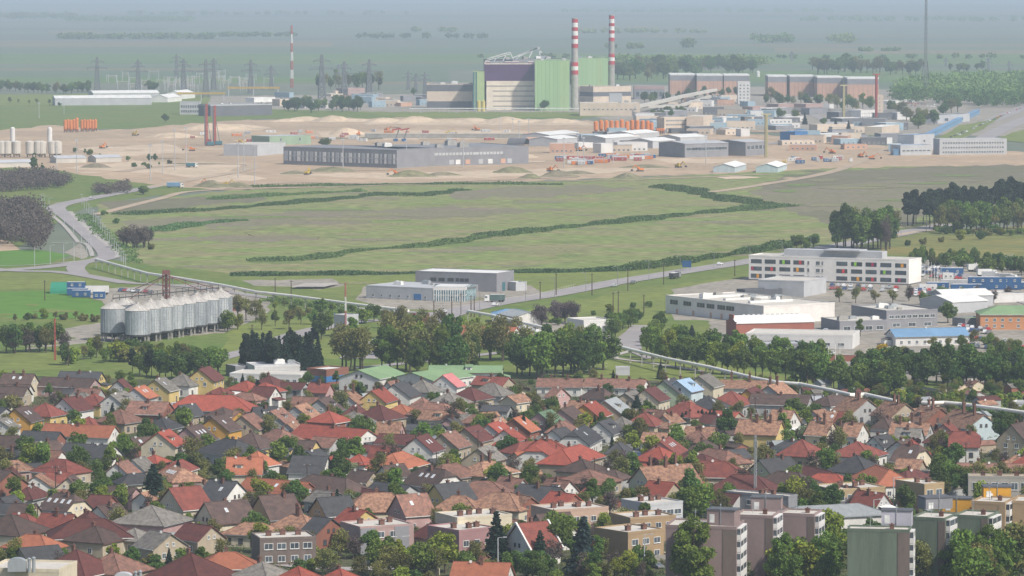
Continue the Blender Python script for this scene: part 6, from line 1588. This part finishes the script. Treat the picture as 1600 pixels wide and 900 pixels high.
for i in range(16):
    x = q.uniform(1235,1330); y = q.uniform(248,256); k = q.choice(cc[:1]+cc[2:]); boxy('site_container', f'{k[0]} container on the machinery lot by the dirt track', 'container', x, y, q.choice([4,7]), 2.5, 2.6, k[1], R(q.choice([0,8,90])), group=f'{k[0]} containers on the machinery lot by the dirt track')
for i in range(40):
    x = q.uniform(300,900); y = q.uniform(206,222); k = q.choice(cc[1:]); boxy('site_container', f'{k[0]} container strewn over the construction pit', 'container', x, y, q.choice([4,6,9]), 2.5, 2.2, k[1], R(q.uniform(-20,20)), group=f'{k[0]} containers strewn over the construction pit')
# excavation retaining wall strips, long canopy pipe rack
b = MB(); 
for x0, x1, y, h, lab in [(570,830,216,4,'long pale retaining wall of the excavation'),(640,960,176,5,'long pale pipe rack before the power plant')]:
    a_, c_ = gp(x0,y), gp(x1,y); t = thing('pipe_rack' if 'rack' in lab else 'retaining_wall', lab, 'wall' if 'wall' in lab else 'pipe rack', a_)
    L = (c_-a_).length
    if 'wall' in lab: b = MB(); b.box(0,L,-.4,.4,0,h); b.build('wall', CONC, t); b = MB(); b.box(0,L,-.6,.6,h,h+.5); b.build('coping', C_ROOFL, t)
    else:
        b = MB(); b.box(0,L,-1,1,h-.9,h); b.build('pipe', WHITE, t)
        for i in range(int(L/10)): b = MB(); b.box(-.3,.3,-.3,.3,0,h-.9); b.build('support', C_LGREY, t, loc=(i*10+2,0,0))
for pts, w, z in [([(990,181),(1030,172),(1065,163),(1117,152)],6,9),([(960,177),(1060,176),(1110,160)],3,7),([(1215,177),(1300,179),(1420,181)],3,5)]:
    P = [gp(x,y) for x, y in pts]; t = thing('conveyor_bridge', f"pale covered conveyor bridge {['rising towards the rust-red halls','low twin beside the rising one','running along the site trees'][[6,3].index(w) if z != 5 else 2]}", 'bridge', P[0])
    b = MB()
    for a_, c_ in zip(P, P[1:]): b.bar((a_.x-P[0].x,a_.y-P[0].y,z),(c_.x-P[0].x,c_.y-P[0].y,z), w, h=3)
    b.build('gallery', C_ROOFL, t)
    for p in P: b = MB(); b.box(-.8,.8,-.8,.8,0,z-1.4); b.build('pier', CONC, t, loc=(p.x-P[0].x, p.y-P[0].y, 0))
# orange batching silos
def osilo(x, y, h, r_, lab, grp, m=C_OR):
    p = gp(x, y); t = thing('cement_silo', lab, 'silo', p, 0, grp)
    b = MB(); b.cyl(0,0,3.2,h-1,r_,n=14); b.build('barrel', m, t); b = MB(); b.cyl(0,0,h-1,h,r_,.5,n=14); b.cyl(0,0,1.2,3.2,.5,r_,n=14); b.build('cone', m, t)
    for i in range(4): q_ = math.pi/4+i*math.pi/2; b = MB(); b.box(-.2,.2,-.2,.2,0,3.3); b.build('leg', DARKM, t, loc=(math.cos(q_)*r_*.85, math.sin(q_)*r_*.85, 0))
for i in range(11): osilo(931+i*8.1, 208-(i%2)*1.2, 11.5+(i%3)*.4, 2.0, 'orange cement silo in the long batching row by the white stores', 'orange cement silos in the long batching row')
for x in (1012,1018): osilo(x, 208, 10, 1.9, 'orange cement silo standing just past the long batching row', 'pair of orange silos past the long row')
for i in range(4): osilo(1027+i*3.2, 209.5, 5.5, 1.1, 'short orange cement silo at the end of the batching row', 'short orange silos at the row end')
for i in range(5): osilo(102+i*4.6, 207-(i%2), 12+(i==4)*2, 1.5, 'orange cement silo in the pair of clusters on the sand', 'orange cement silos in the two clusters')
for i in range(6): osilo(128+i*4.3, 206-(i%2), 11.5, 1.4, 'orange cement silo in the denser cluster on the sand', 'orange cement silos in the denser cluster')
for x, h in [(3,14),(12,13),(20,24),(26,14),(47,14),(60,14),(66,13),(78,24),(82,14),(90,14)]:
    if h > 20: osilo(x, 236, 20, 2.0, 'tall white cement silo rising above the stout ones' if x < 50 else 'tall white cement silo beside the bare mound', 'tall white cement silos', C_WHITE)
    else: osilo(x, 246, 13.5, 3.6, 'stout pale cement silo at the frame edge', 'stout pale cement silos', C_ROOFL)
for i, (x0, x1, y) in enumerate([(150,190,254),(88,135,255),(-10,50,262)]):
    bld('tunnel_shed', f"pale barrel-roofed shed {['beside the scrub on the sand','behind the first pale shed','behind the poplars'][i]}", (x0-1,y-4), (x0,y), (x1,y-1), 3.5, C_ROOFL, C_LGREY, depth=14, slope=2)
for i, (x, y) in enumerate([(810,226),(838,224),(852,228)]):
    p = gp(x, y); t = thing('arch_shelter', f"{['dark','rusty','white'][i]} arched shelter behind the depot", 'shelter', p, R(-20)); b = MB()
    for j in range(10):
        a0, a1 = math.pi*j/10, math.pi*(j+1)/10; b.quad((-8,-math.cos(a0)*7,math.sin(a0)*5.5),(8,-math.cos(a0)*7,math.sin(a0)*5.5),(8,-math.cos(a1)*7,math.sin(a1)*5.5),(-8,-math.cos(a1)*7,math.sin(a1)*5.5))
    b.build('cover', [C_DGREY,C_BRICK,WHITE][i], t); b = MB(); b.box(-7.8,-7.5,-6.2,6.2,0,2.6); b.build('end_wall', C_DGREY, t)
# tanks
for x, y, r_, h, m, lab in [(748,174,2.2,11,flatm('yellow_tank',(.5,.42,.12)),'pale yellow tank at the aubergine hall foot'),(755,174,2.2,11,flatm('yellow_tank',(.5,.42,.12)),'yellow tank beside its pale twin'),(1251,217,6,8,C_BLUE,'round deep blue tank with flat lid'),(1184,120,3,8,WHITE,'white dome tank by the far halls'),(700,150,3,10,C_LGREY,'grey tank by the turbine annex'),(1210,140,7,14,C_WHITE,'pale round tank between the rust-red halls')]:
    p = gp(x, y); t = thing('storage_tank', lab, 'tank', p); b = MB(); b.cyl(0,0,0,h,r_,n=20); b.build('barrel', m, t); b = MB(); b.cyl(0,0,h,h+.8,r_+.1,r_*.3,n=20); b.build('lid', m, t)
# masts, pylons, rigs
def mast(name, lab, cat, x, y, h, w0, w1, th, m, nb=12, bands=None, group=None):
    p = gp(x, y); t = thing(name, lab, cat, p, R(20), group)
    if bands:
        for i in range(bands):
            b = MB(); za, zb = h*i/bands, h*(i+1)/bands; lattice(b, w0+(w1-w0)*i/bands, w0+(w1-w0)*(i+1)/bands, za, zb, max(2,nb//bands), th); b.build('lattice_section', MATS.get('mast_red_pale') if (bands-1-i) % 2 == 0 else FRAME, t)
    else: b = MB(); lattice(b, w0, w1, 0, h, nb, th); b.build('lattice', m, t)
    return t
RED2 = mat('mast_red', (.40,.09,.07), var=.03)
mast('radio_mast','red and white banded lattice mast beside the substation','mast',456,137,83,3.2,1.4,.4,mat('mast_red_pale',(.42,.14,.12),var=.03),18,bands=7)
GREYM = mat('mast_grey', (.16,.17,.18), var=.03)
t = mast('radio_mast','very tall grey lattice mast rising past the frame top','mast',1446,152,150,3.4,1.5,.16,GREYM,26)
b = MB(); b.bar((-3.5,0,0),(-14,-6,0),.5); b.bar((-3.2,-2,44),(-16,-14,0),.6); b.bar((3.2,2,44),(12,12,0),.6); b.build('brace', DARKM, t)
mast('radio_mast','steel lattice mast rising among the flat blocks','mast',1180,792,19,.7,.4,.045,STEEL,20)
mast('service_mast','rusty red lattice mast beside the clump of dark trees','mast',86,563,15.5,.6,.4,.07,RED2,16)
mast('radio_mast','thin pale and red aerial mast beside the block tower','mast',540,530,22,.6,.4,.06,FRAME,24,bands=4)
GREYL = mat('pylon_steel', (.15,.16,.17), var=.03)
def pylon(x, y, h, arms, lab, th=.7):
    p = gp(x, y); t = thing('electricity_pylon', lab, 'pylon', p, R(10), None)
    b = MB(); lattice(b, h*.16, h*.035, 0, h, 9, th); b.build('lattice', GREYL, t)
    for z, w in arms:
        b = MB(); b.bar((-w/2*h,0,z*h),(w/2*h,0,z*h),th*1.5); b.bar((-w/2*h,0,z*h),(0,0,(z+.06)*h),th); b.bar((w/2*h,0,z*h),(0,0,(z+.06)*h),th); b.build('crossarm', GREYL, t)
        for s in (-1,1): b = MB(); b.bar((s*w/2*h*.9,0,z*h),(s*w/2*h*.9,0,z*h-2.6),.45); b.build('insulator', C_TEAL, t)
A3 = [(.9,.22),(.8,.42),(.65,.6)]; A2_ = [(.86,.4),(.68,.6)]
for i, (x, y, h) in enumerate([(152,143,48),(216,146,46),(276,122,38),(287,147,48),(322,152,50),(334,140,44),(392,146,46),(424,140,34),(503,155,58),(538,150,46),(577,152,50),(529,120,20),(638,140,26),(650,145,26),(664,148,30),(1237,96,20),(1544,112,24),(1577,112,18),(1478,104,16)]):
    pylon(x, y, h*.92, A3 if i % 2 else A2_, f"grey lattice pylon, {['first','second','third','fourth','fifth','sixth','seventh','eighth','ninth','tenth','eleventh','twelfth','thirteenth','fourteenth','fifteenth','sixteenth','seventeenth','eighteenth','nineteenth'][i]} counted along the line from the long warehouses")
def gantry(x, y, h, w, lab, grp):
    p = gp(x, y); t = thing('switchyard_gantry', lab, 'gantry', p, R(q.uniform(-6,6)), grp)
    for s in (-1,1): b = MB(); b.bar((s*w/2,0,0),(s*w/2,0,h),.7); b.build('post', C_LGREY, t)
    b = MB(); b.bar((-w/2,0,h*.85),(w/2,0,h*.85),.5); b.build('beam', C_LGREY, t)
    for j in (-.3,0,.3): b = MB(); b.bar((j*w,0,h*.85),(j*w,0,h*.6),.35); b.build('insulator', C_BRICK, t)
for i in range(44): gantry(q.uniform(165,420), q.uniform(124,145), q.uniform(9,16), q.uniform(8,16), 'pale steel switchyard gantry in the open substation', 'switchyard gantries in the open substation')
for x0, x1, y, z, lab in [(355,437,150,9,'long yellow gantry beam above the workshops'),(277,352,158,8,'yellow overhead crane beam by the open hall')]:
    a_, c_ = gp(x0,y), gp(x1,y); t = thing('gantry_crane', lab, 'crane', a_); L = (c_-a_).length
    b = MB(); b.box(0,L,-1.2,1.2,z,z+2.4); b.build('beam', flatm('crane_yellow',(.42,.29,.06)), t)
    for xx in (.03,.5,.97): b = MB(); b.box(-.5,.5,-.8,.8,0,z); b.build('leg', C_LGREY, t, loc=(xx*L,0,0))
for x, y, lab in [(323,228,'dark and red piling rig on the sand, thicker twin column'),(336,227,'slimmer red piling rig standing beside the thicker one')]:
    p = gp(x, y); t = thing('piling_rig', lab, 'piling rig', p, R(15)); b = MB(); lattice(b,1.5,1.2,1,36 if x < 330 else 34,14,.3); b.build('leader', RED2, t)
    b = MB(); b.box(-1.9,-1.1,-.5,.5,1,34); b.build('drill_string', C_DGREY, t); b = MB(); b.box(0,6,-1.6,1.6,1,3.6); b.build('cab', C_TEAL, t); b = MB(); b.box(-1,6,-2,-1.2,0,1); b.box(-1,6,1.2,2,0,1); b.build('crawler_track', DARKM, t); b = MB(); b.bar((4,0,3.6),(0,0,26),.4); b.build('backstay', C_TEAL, t)
for x, y, lab in [(618,221,'blue and red pile driver leaning on the pit floor'),(631,221,'second leaning pile driver beside the first in the pit')]:
    p = gp(x, y); t = thing('pile_driver', lab, 'pile driver', p); b = MB(); b.bar((0,0,2),(3.2,0,11),.9); b.build('boom', C_DGREY, t); b = MB(); b.bar((-3,0,10),(5,0,11.5),1.2); b.build('head', C_RED, t); b = MB(); b.box(-2,2,-1.6,1.6,0,2.4); b.build('cab', C_DBLUE, t)
# light masts and poles
def pole(name, lab, cat, x, y, h, w, m, arm=True, group=None, pos=None, rz=0, rz2=None):
    p = pos or gp(x, y); t = thing(name, lab, cat, p, rz, group)
    b = MB(); b.cyl(0,0,0,h,w*.6,w*.4,n=6); b.build('pole', m, t)
    if arm == 'lamp': b = MB(); b.bar((0,0,h),(1.6,0,h+.15),.1); b.build('arm', m, t); b = MB(); b.box(1.2,2.1,-.16,.16,h+.05,h+.25); b.build('lamp_head', C_LGREY, t)
    elif arm == 'wire':
        b = MB(); b.bar((-.9,0,h-.5),(.9,0,h-.5),.13); b.build('crossarm', m, t)
        for s in (-.8,0,.8): b = MB(); b.cyl(s,0,h-.45,h-.15,.09,n=6); b.build('insulator', C_LGREY, t)
    elif arm == 'flood': b = MB(); b.box(-1.2,1.2,-.3,.3,h-.6,h+.5); b.build('lamp_head', m, t)
    return t
for i, (x, y, h) in enumerate([(61,185,16),(100,178,16),(235,284,26),(273,266,30),(291,262,30),(254,272,24),(372,279,25),(398,289,27),(381,268,27),(120,270,24),(88,278,22),(536,264,22),(635,262,20),(724,262,20),(881,262,22),(903,256,22),(912,256,20),(801,206,12),(781,204,12),(811,218,16),(826,214,16),(1103,256,22),(958,256,18)]):
    pole('floodlight_mast', f'slim pale floodlight mast {"on the sandy ground" if x < 500 else "around the depot yard"}, {h} metres class'.replace(f', {h} metres class',''), 'mast', x, y, h, .55, C_LGREY, 'flood', f'floodlight masts {"on the sandy ground" if x < 500 else "around the depot yard"}')
for x, y, h, m, lab in [(1318,190,36,flatm('yellow_mast',(.4,.36,.2)),'pale yellow slim crane mast before the fourth hall'),(1369,190,47,C_RED,'red-topped crane mast at the last rust-red hall'),(1197,246,34,flatm('yellow_mast',(.4,.36,.2)),'yellow slim mast behind the workshop hall'),(1445,150,5,C_GREY,'short post')][:3]:
    t = mast('crane_mast', lab, 'mast', x, y, h, 1.6, 1.6, .35, m, 16)
    b = MB(); b.box(-4,4,-.4,.4,h,h+1); b.build('jib', m, t)
b = MB(); k = 0
for i, p in enumerate(main_road[6:-6:4]):
    d = (main_road[min(i*4+8,len(main_road)-1)]-p).normalized(); n_ = Vector((-d.y,d.x,0)); u = p+n_*(-9.5); u.z = 0
    pole('street_lamp', 'slim street lamp along the main road verge', 'street lamp', 0, 0, 9, .22, C_GREY, 'lamp', 'street lamps along the main road', pos=u, rz=math.atan2(n_.y, n_.x))
for i, p in enumerate(left_road[10:-30:3]):
    d = (left_road[min(10+i*3+1,len(left_road)-1)]-p).normalized(); n_ = Vector((-d.y,d.x,0)); u = p+n_*(9); u.z = 0
    pole('street_lamp', 'slim street lamp along the bending road', 'street lamp', 0, 0, 9.5, .25, C_LGREY, 'lamp', 'street lamps along the bending road', pos=u)
for i in range(20):
    pole('power_pole', 'short pole in the fence line inside the road bend', 'pole', 128+i*3.6, 320+i*5.2, 7, .25, C_LGREY, 'wire', 'poles in the fence line inside the road bend')
for i, (x, y, h) in enumerate([(430,466,9),(455,470,9),(678,500,8),(706,497,9),(720,492,9),(736,495,9),(741,496,9),(869,462,10),(844,468,8),(925,462,10),(981,455,10),(1037,445,10),(1148,432,8),(958,498,11),(966,496,11),(1006,490,8),(394,548,10),(70,470,9),(107,572,8),(1312,585,13),(1305,586,12),(1294,588,12)]):
    if x in (1312,1305,1294): pole('flag_pole', 'bare white flag pole standing in front of the street trees', 'flag pole', x, y+6, h, .22, FRAME, True, 'bare flag poles before the street trees')
    else: pole('power_pole', f'dark wooden power pole {zone(x, y) if y > 540 else "near the road junction" if x < 800 else "beside the main road"}', 'pole', x, y, h, .4, WOOD, 'wire', f'dark power poles {zone(x, y) if y > 540 else "near the road junction" if x < 800 else "beside the main road"}')
for i in range(7): pole('flag_pole', 'white flag pole in the row beyond the coloured-window building', 'flag pole', 1440+i*5, 432+i*2.6, 9, .2, FRAME, True, 'flag poles beyond the coloured-window building')
# village street lamps and wire poles with slack wires
VP = []
for x, y, h in [(27,775,9),(87,780,9),(186,768,10),(59,835,7),(327,690,8),(292,792,6),(540,720,7),(560,755,6),(682,745,7),(747,715,8),(869,730,8),(929,760,8),(1034,760,7),(778,900,9),(1007,895,9),(1365,830,8),(1396,800,9),(1509,735,8),(1533,745,8),(1272,650,7),(1350,730,7),(1045,700,7),(655,820,8),(480,770,8),(226,700,7),(1180,655,7),(700,655,6)]:
    lp = x in (778,1007,1365,1396); t = pole('street_lamp' if lp else 'power_pole', f"{'grey street lamp with a flat head' if lp else 'weathered power pole with crossarm'} {zone(x, y)}", 'street lamp' if lp else 'pole', x, y, h, .28, C_LGREY if lp else WOOD, 'lamp' if lp else 'wire', f"{'street lamps' if lp else 'power poles'} {zone(x, y)}")
    if not lp: VP.append((t.location.copy(), h))
def wire(a, c, sag=.8):
    me = MB(); P = [a+(c-a)*i/10-Vector((0,0,sag*4*(i/10)*(1-i/10))) for i in range(11)]
    for u, v in zip(P, P[1:]): me.bar(u, v, .035)
    o = me.build('power_cable', DARKM); o['label'] = 'thin slack power cable strung between village poles'; o['category'] = 'cable'; o['group'] = 'power cables between the village poles'
for i in range(len(VP)):
    j = min((j for j in range(len(VP)) if j != i), key=lambda j: (VP[i][0]-VP[j][0]).length)
    if (VP[i][0]-VP[j][0]).length < 130 and (j > i or True):
        for s in (-.7,.7): wire(VP[i][0]+Vector((s,0,VP[i][1]-.2)), VP[j][0]+Vector((s,0,VP[j][1]-.2)))
# road signs and billboard
p = gp(1073, 424); t = thing('road_sign', 'large blue road sign panel on two posts by the main road', 'sign', p, R(-15)); b = MB(); b.box(-2.2,2.2,-.06,.06,2,5.2); b.build('panel', C_DBLUE, t)
for s in (-1.5,1.5): b = MB(); b.box(-.1,.1,-.1,.1,0,5.2); b.build('post', STEEL, t, loc=(s,.12,0))
p = gp(510, 512); t = thing('billboard', 'wide roadside billboard, pale with blue end, above the grass', 'billboard', p); b = MB(); b.box(-3,1.6,-.1,.1,3,6); b.build('panel', C_LGREY, t); b = MB(); b.box(1.62,3.4,-.1,.1,3,6); b.build('panel', C_BLUE, t)
for s in (-2,2): b = MB(); b.box(-.15,.15,-.12,.12,0,3); b.build('post', WOOD, t, loc=(s,0,0))
# blue covered walkway
P = [gp(1400,243), gp(1455,214), gp(1500,191), gp(1528,178)]; t = thing('covered_walkway', 'bright blue covered walkway descending the green slope', 'walkway', P[0])
for a_, c_ in zip(P, P[1:]): b = MB(); b.bar((a_.x-P[0].x,a_.y-P[0].y,4.4),(c_.x-P[0].x,c_.y-P[0].y,4.4),5,h=1.2); b.build('roof', C_UROOF, t); b = MB(); b.bar((a_.x-P[0].x,a_.y-P[0].y,1.9),(c_.x-P[0].x,c_.y-P[0].y,1.9),4,h=3.6); b.build('wall', C_UROOF, t)
patch('grass_slope', [(1455,222),(1500,196),(1545,188),(1570,178),(1530,205),(1500,218)], G_YGRASS, 1, lv=.42)
patch('grass_slope', [(1548,218),(1640,190),(1640,215),(1600,222)], G_YGRASS, 1, lv=.42)
# roadside fences
def fence(lab, pts, h=1.8, m=C_LGREY, gap=4):
    P = [gp(x, y) for x, y in pts]; t = thing('fence', lab, 'fence', P[0])
    for a_, c_ in zip(P, P[1:]):
        L = (c_-a_).length; n = max(1, int(L/gap)); o = a_-P[0]; d = (c_-a_)/L
        b = MB(); b.bar((o.x,o.y,h-.1),(o.x+d.x*L,o.y+d.y*L,h-.1),.06); b.bar((o.x,o.y,.3),(o.x+d.x*L,o.y+d.y*L,.3),.06); b.build('rail', m, t)
        for i in range(n): b = MB(); b.box(-.05,.05,-.05,.05,0,h); b.build('post', m, t, loc=(o.x+d.x*L*i/n, o.y+d.y*L*i/n, 0))
fence('green-grey mesh fence crossing below the great grove', [(848,592),(880,586),(950,574)], 1.6)
fence('pale post fence around the steel hall yard', [(790,470),(830,466),(900,448)], 1.4, C_ROOFL)
fence('pale post fence before the showroom', [(600,478),(690,481),(770,474)], 1.4, C_ROOFL)
fence('long grey fence behind the terraces', [(1420,634),(1500,640),(1600,652)], 1.5)
def wallrun(lab, a_, c_, h, m):
    A = gp(*a_); B = gp(*c_); d = B-A; t = thing('garden_wall', lab, 'wall', A, math.atan2(d.y, d.x)); b = MB(); b.box(0,d.length,-.12,.12,0,h); b.build('wall', m, t); b = MB(); b.box(0,d.length,-.2,.2,h,h+.1); b.build('coping', C_ROOFL, t)
wallrun('dark red boundary wall behind the street trees and the yellow shrub', (1240,563), (1372,566), 2.4, flatm('red_brick_front', (.30,.11,.08)))
wallrun('long cream garden wall below the round clipped trees', (87,761), (205,764), 1.5, WALL['c'][1])
wallrun('pale lattice garden wall beside the cypress row', (1060,676), (1088,674), 2.2, FRAME)
wallrun('low cream wall before the mottled pyramid roof', (172,672), (232,676), 1.2, WALL['b'][1])
# sheds between the houses
qs = random.Random(5); kk = 0
for i in range(2600):
    if kk >= 95: break
    x, y = qs.uniform(0,1600), qs.uniform(606,885); p = gp(x, y)
    if not free(p.x, p.y, 4.4) or any((a-p.x)**2+(b_-p.y)**2 < (3+s_)**2 for a, b_, s_ in placed if s_ > 1.5): continue
    a_ = R(qs.choice([28,-62])+qs.uniform(-6,6)); rc = qs.choice('GGDKBTMS'); wc = qs.choice('gbcr'); L = qs.uniform(4.5,9)
    d = Vector((math.cos(a_), math.sin(a_), 0))*L/2; kk += 1
    house('g', p-d+Vector((0,0,3.4)), p+d+Vector((0,0,3.4)), wc, rc, qs.uniform(4,5.6), 3.4, 2.3, 0, 0, 'garden_shed', f'{WALL[wc][0]} shed with {ROOF[rc][0]} roof {zone(x, y)}', 'shed', wins=False, ov=.2, group=f'{WALL[wc][0]} sheds with {ROOF[rc][0]} roof {zone(x, y)}')
    placed.append((p.x, p.y, 3))
# garden fences, street cars of the village
kk = 0
for i in range(3000):
    if kk >= 70: break
    x, y = qs.uniform(0,1600), qs.uniform(604,888); p = gp(x, y); a_ = R(qs.choice([28,-62])); L = qs.uniform(8,20); d = Vector((math.cos(a_), math.sin(a_), 0))
    if not all(free(p.x+d.x*L*f, p.y+d.y*L*f, .5) for f in (0,.25,.5,.75,1)): continue
    kk += 1; nm = qs.choice(['pale','grey','brick-brown','dark timber']); mm = {'pale':WALL['c'][1],'grey':CONC,'brick-brown':BRICK,'dark timber':WOOD}[nm]; h_ = qs.uniform(1.0,1.8)
    t = thing('garden_wall', f'{nm} garden wall {zone(x, y)}', 'wall', p, a_, f'{nm} garden walls {zone(x, y)}'); b = MB(); b.box(0,L,-.1,.1,0,h_); b.build('wall', mm, t)
    b = MB()
    for j in range(int(L/2.5)+1): b = MB(); b.box(-.16,.16,-.16,.16,0,h_+.2); b.build('pier', mm, t, loc=(min(L, j*2.5),0,0))
kk = 0
for i in range(3000):
    if kk >= 60: break
    x, y = qs.uniform(0,1600), qs.uniform(606,890); p = gp(x, y)
    if not free(p.x, p.y, 2.2) or any((a-p.x)**2+(b_-p.y)**2 < (1.2+s_)**2 for a, b_, s_ in placed if s_ > 1): continue
    kk += 1; k = qs.choice(ks); car(k, x, y, R(qs.choice([28,-62])), f'{k} car parked in a village yard {zone(x, y)}', f'{k} cars in village yards {zone(x, y)}', z=.02); placed.append((p.x, p.y, 2))
# diggers and dump trucks on the construction ground
def digger(x, y, c, lab, rz):
    p = gp(x, y); p.z = 1.2; t = thing('excavator', lab, 'excavator', p, rz, lab.replace('excavator ', 'excavators '))
    for s in (-1,1): b = MB(); b.box(-2.4,2.4,s*1.3-.35,s*1.3+.35,-1.2,-.2); b.build('crawler_track', DARKM, t)
    b = MB(); b.box(-2.6,1.6,-1.4,1.4,0,1.3); b.box(.2,1.7,-1.4,-.2,1.3,2.4); b.build('cab', c, t)
    b = MB(); b.bar((1.4,.5,.8),(4.6,.5,3.8),.5); b.bar((4.6,.5,3.8),(7.2,.5,1.2),.4); b.build('boom', c, t); b = MB(); b.box(6.7,8.0,-.2,1.2,-.6,.6); b.build('bucket', DARKM, t)
for i, (x, y) in enumerate([(380,226),(560,212),(605,205),(700,210),(745,204),(300,236),(480,273),(620,274),(330,291),(352,292),(860,268),(1000,268),(1060,262),(905,236),(160,232),(210,212),(1345,246),(1362,249),(1225,258),(1300,240)]):
    digger(x, y, C_OR if i % 3 else flatm('digger_yellow', (.5,.36,.05)), f"{['yellow','orange','orange'][i % 3]} excavator on the construction ground", R(q.uniform(0,360)))
# person on the mustard roof, bird in the air
def figure(p):
    me = bpy.data.meshes.new('person'); V_ = [(0,0,.95),(0,0,1.2),(0,0,1.42),(0,0,1.55),(0,-.02,1.72),(.1,0,.9),(.12,.03,.5),(.12,0,.06),(.13,-.1,.03),(-.1,0,.9),(-.12,-.03,.5),(-.12,0,.06),(-.13,-.1,.03),(.2,0,1.4),(.26,-.04,1.15),(.24,-.14,.95),(-.2,0,1.4),(-.26,-.04,1.15),(-.24,-.14,.95)]
    E = [(0,1),(1,2),(2,3),(3,4),(0,5),(5,6),(6,7),(7,8),(0,9),(9,10),(10,11),(11,12),(2,13),(13,14),(14,15),(2,16),(16,17),(17,18)]
    rad = [.14,.15,.15,.06,.11,.1,.07,.05,.045,.1,.07,.05,.045,.07,.05,.035,.07,.05,.035]
    me.from_pydata(V_, E, []); o = link('person', me, None, p, R(20)); o.modifiers.new('skin', 'SKIN')
    for i, r_ in enumerate(rad): me.skin_vertices[0].data[i].radius = (r_, r_*.8)
    me.skin_vertices[0].data[0].use_root = True
    s_ = o.modifiers.new('sub', 'SUBSURF'); s_.levels = s_.render_levels = 1
    m = bpy.data.materials.new('clothing'); m.use_nodes = True; nt = m.node_tree; tc = nt.nodes.new('ShaderNodeTexCoord'); sx = nt.nodes.new('ShaderNodeSeparateXYZ'); nt.links.new(tc.outputs['Object'], sx.inputs[0])
    cr = nt.nodes.new('ShaderNodeValToRGB'); cr.color_ramp.interpolation = 'CONSTANT'; e = cr.color_ramp.elements; e[0].color = (.03,.06,.16,1); e[1].position = .5; e[1].color = (.7,.7,.68,1); x_ = e.new(.78); x_.color = (.4,.25,.18,1); x2 = e.new(.87); x2.color = (.05,.035,.025,1)
    dv = nt.nodes.new('ShaderNodeMath'); dv.operation = 'DIVIDE'; dv.inputs[1].default_value = 1.95; nt.links.new(sx.outputs[2], dv.inputs[0]); nt.links.new(dv.outputs[0], cr.inputs[0]); nt.links.new(cr.outputs[0], nt.nodes['Principled BSDF'].inputs[0]); me.materials.append(m)
    o['label'] = 'person in white top and dark blue trousers standing on the tan block roof'; o['category'] = 'person'
figure(gp(1549.5, 781, 15.1))
dirv = (gp(389,367)-Vector((0,0,CAM_H))); t0 = 470/dirv.length; p = Vector((0,0,CAM_H))+dirv*t0
b = MB(); b.v = [(-.25,0,0),(-.1,-.07,.03),(.15,-.06,.03),(.3,0,.02),(.15,.06,.03),(-.1,.07,.03),(0,0,.09),(0,0,-.05),(.1,-.35,.1),(-.12,-.35,.08),(-.05,-.75,.0),(.1,.35,.1),(-.12,.35,.08),(-.05,.75,.0),(-.45,-.08,0),(-.45,.08,0)]
b.f = [(0,1,6),(1,2,6),(2,3,6),(3,4,6),(4,5,6),(5,0,6),(1,0,7),(2,1,7),(3,2,7),(4,3,7),(5,4,7),(0,5,7),(2,8,9,1),(8,10,9),(4,5,12,11),(11,12,13),(0,14,15)]; b.m = [0]*len(b.f)
o = b.build('flying_bird', mat('feather', (.05,.042,.038), var=0)); o.location = p; o.rotation_euler = (R(25), R(-8), R(100)); o['label'] = 'small dark bird gliding in front of the meadow'; o['category'] = 'bird'
# ================================================================ AIR
m = bpy.data.materials.new('haze_air'); m.use_nodes = True; nt = m.node_tree; nt.nodes.clear(); out = nt.nodes.new('ShaderNodeOutputMaterial'); pv = nt.nodes.new('ShaderNodeVolumePrincipled')
pv.inputs['Color'].default_value = (*HAZE_COLOR, 1); pv.inputs['Density'].default_value = HAZE_DENSITY; pv.inputs['Anisotropy'].default_value = 0.0; nt.links.new(pv.outputs[0], out.inputs['Volume'])
b = MB(); b.box(-58000,58000,-500,88000,-1.0,185); o = b.build('haze', m); o['kind'] = 'stuff'

# prototypes that were never placed
for lst in PROTO.values():
    for t, h, w in lst:
        if t.location.length < 1e-6 and not t.get('group'):
            for c in list(t.children): bpy.data.objects.remove(c)
            bpy.data.objects.remove(t)
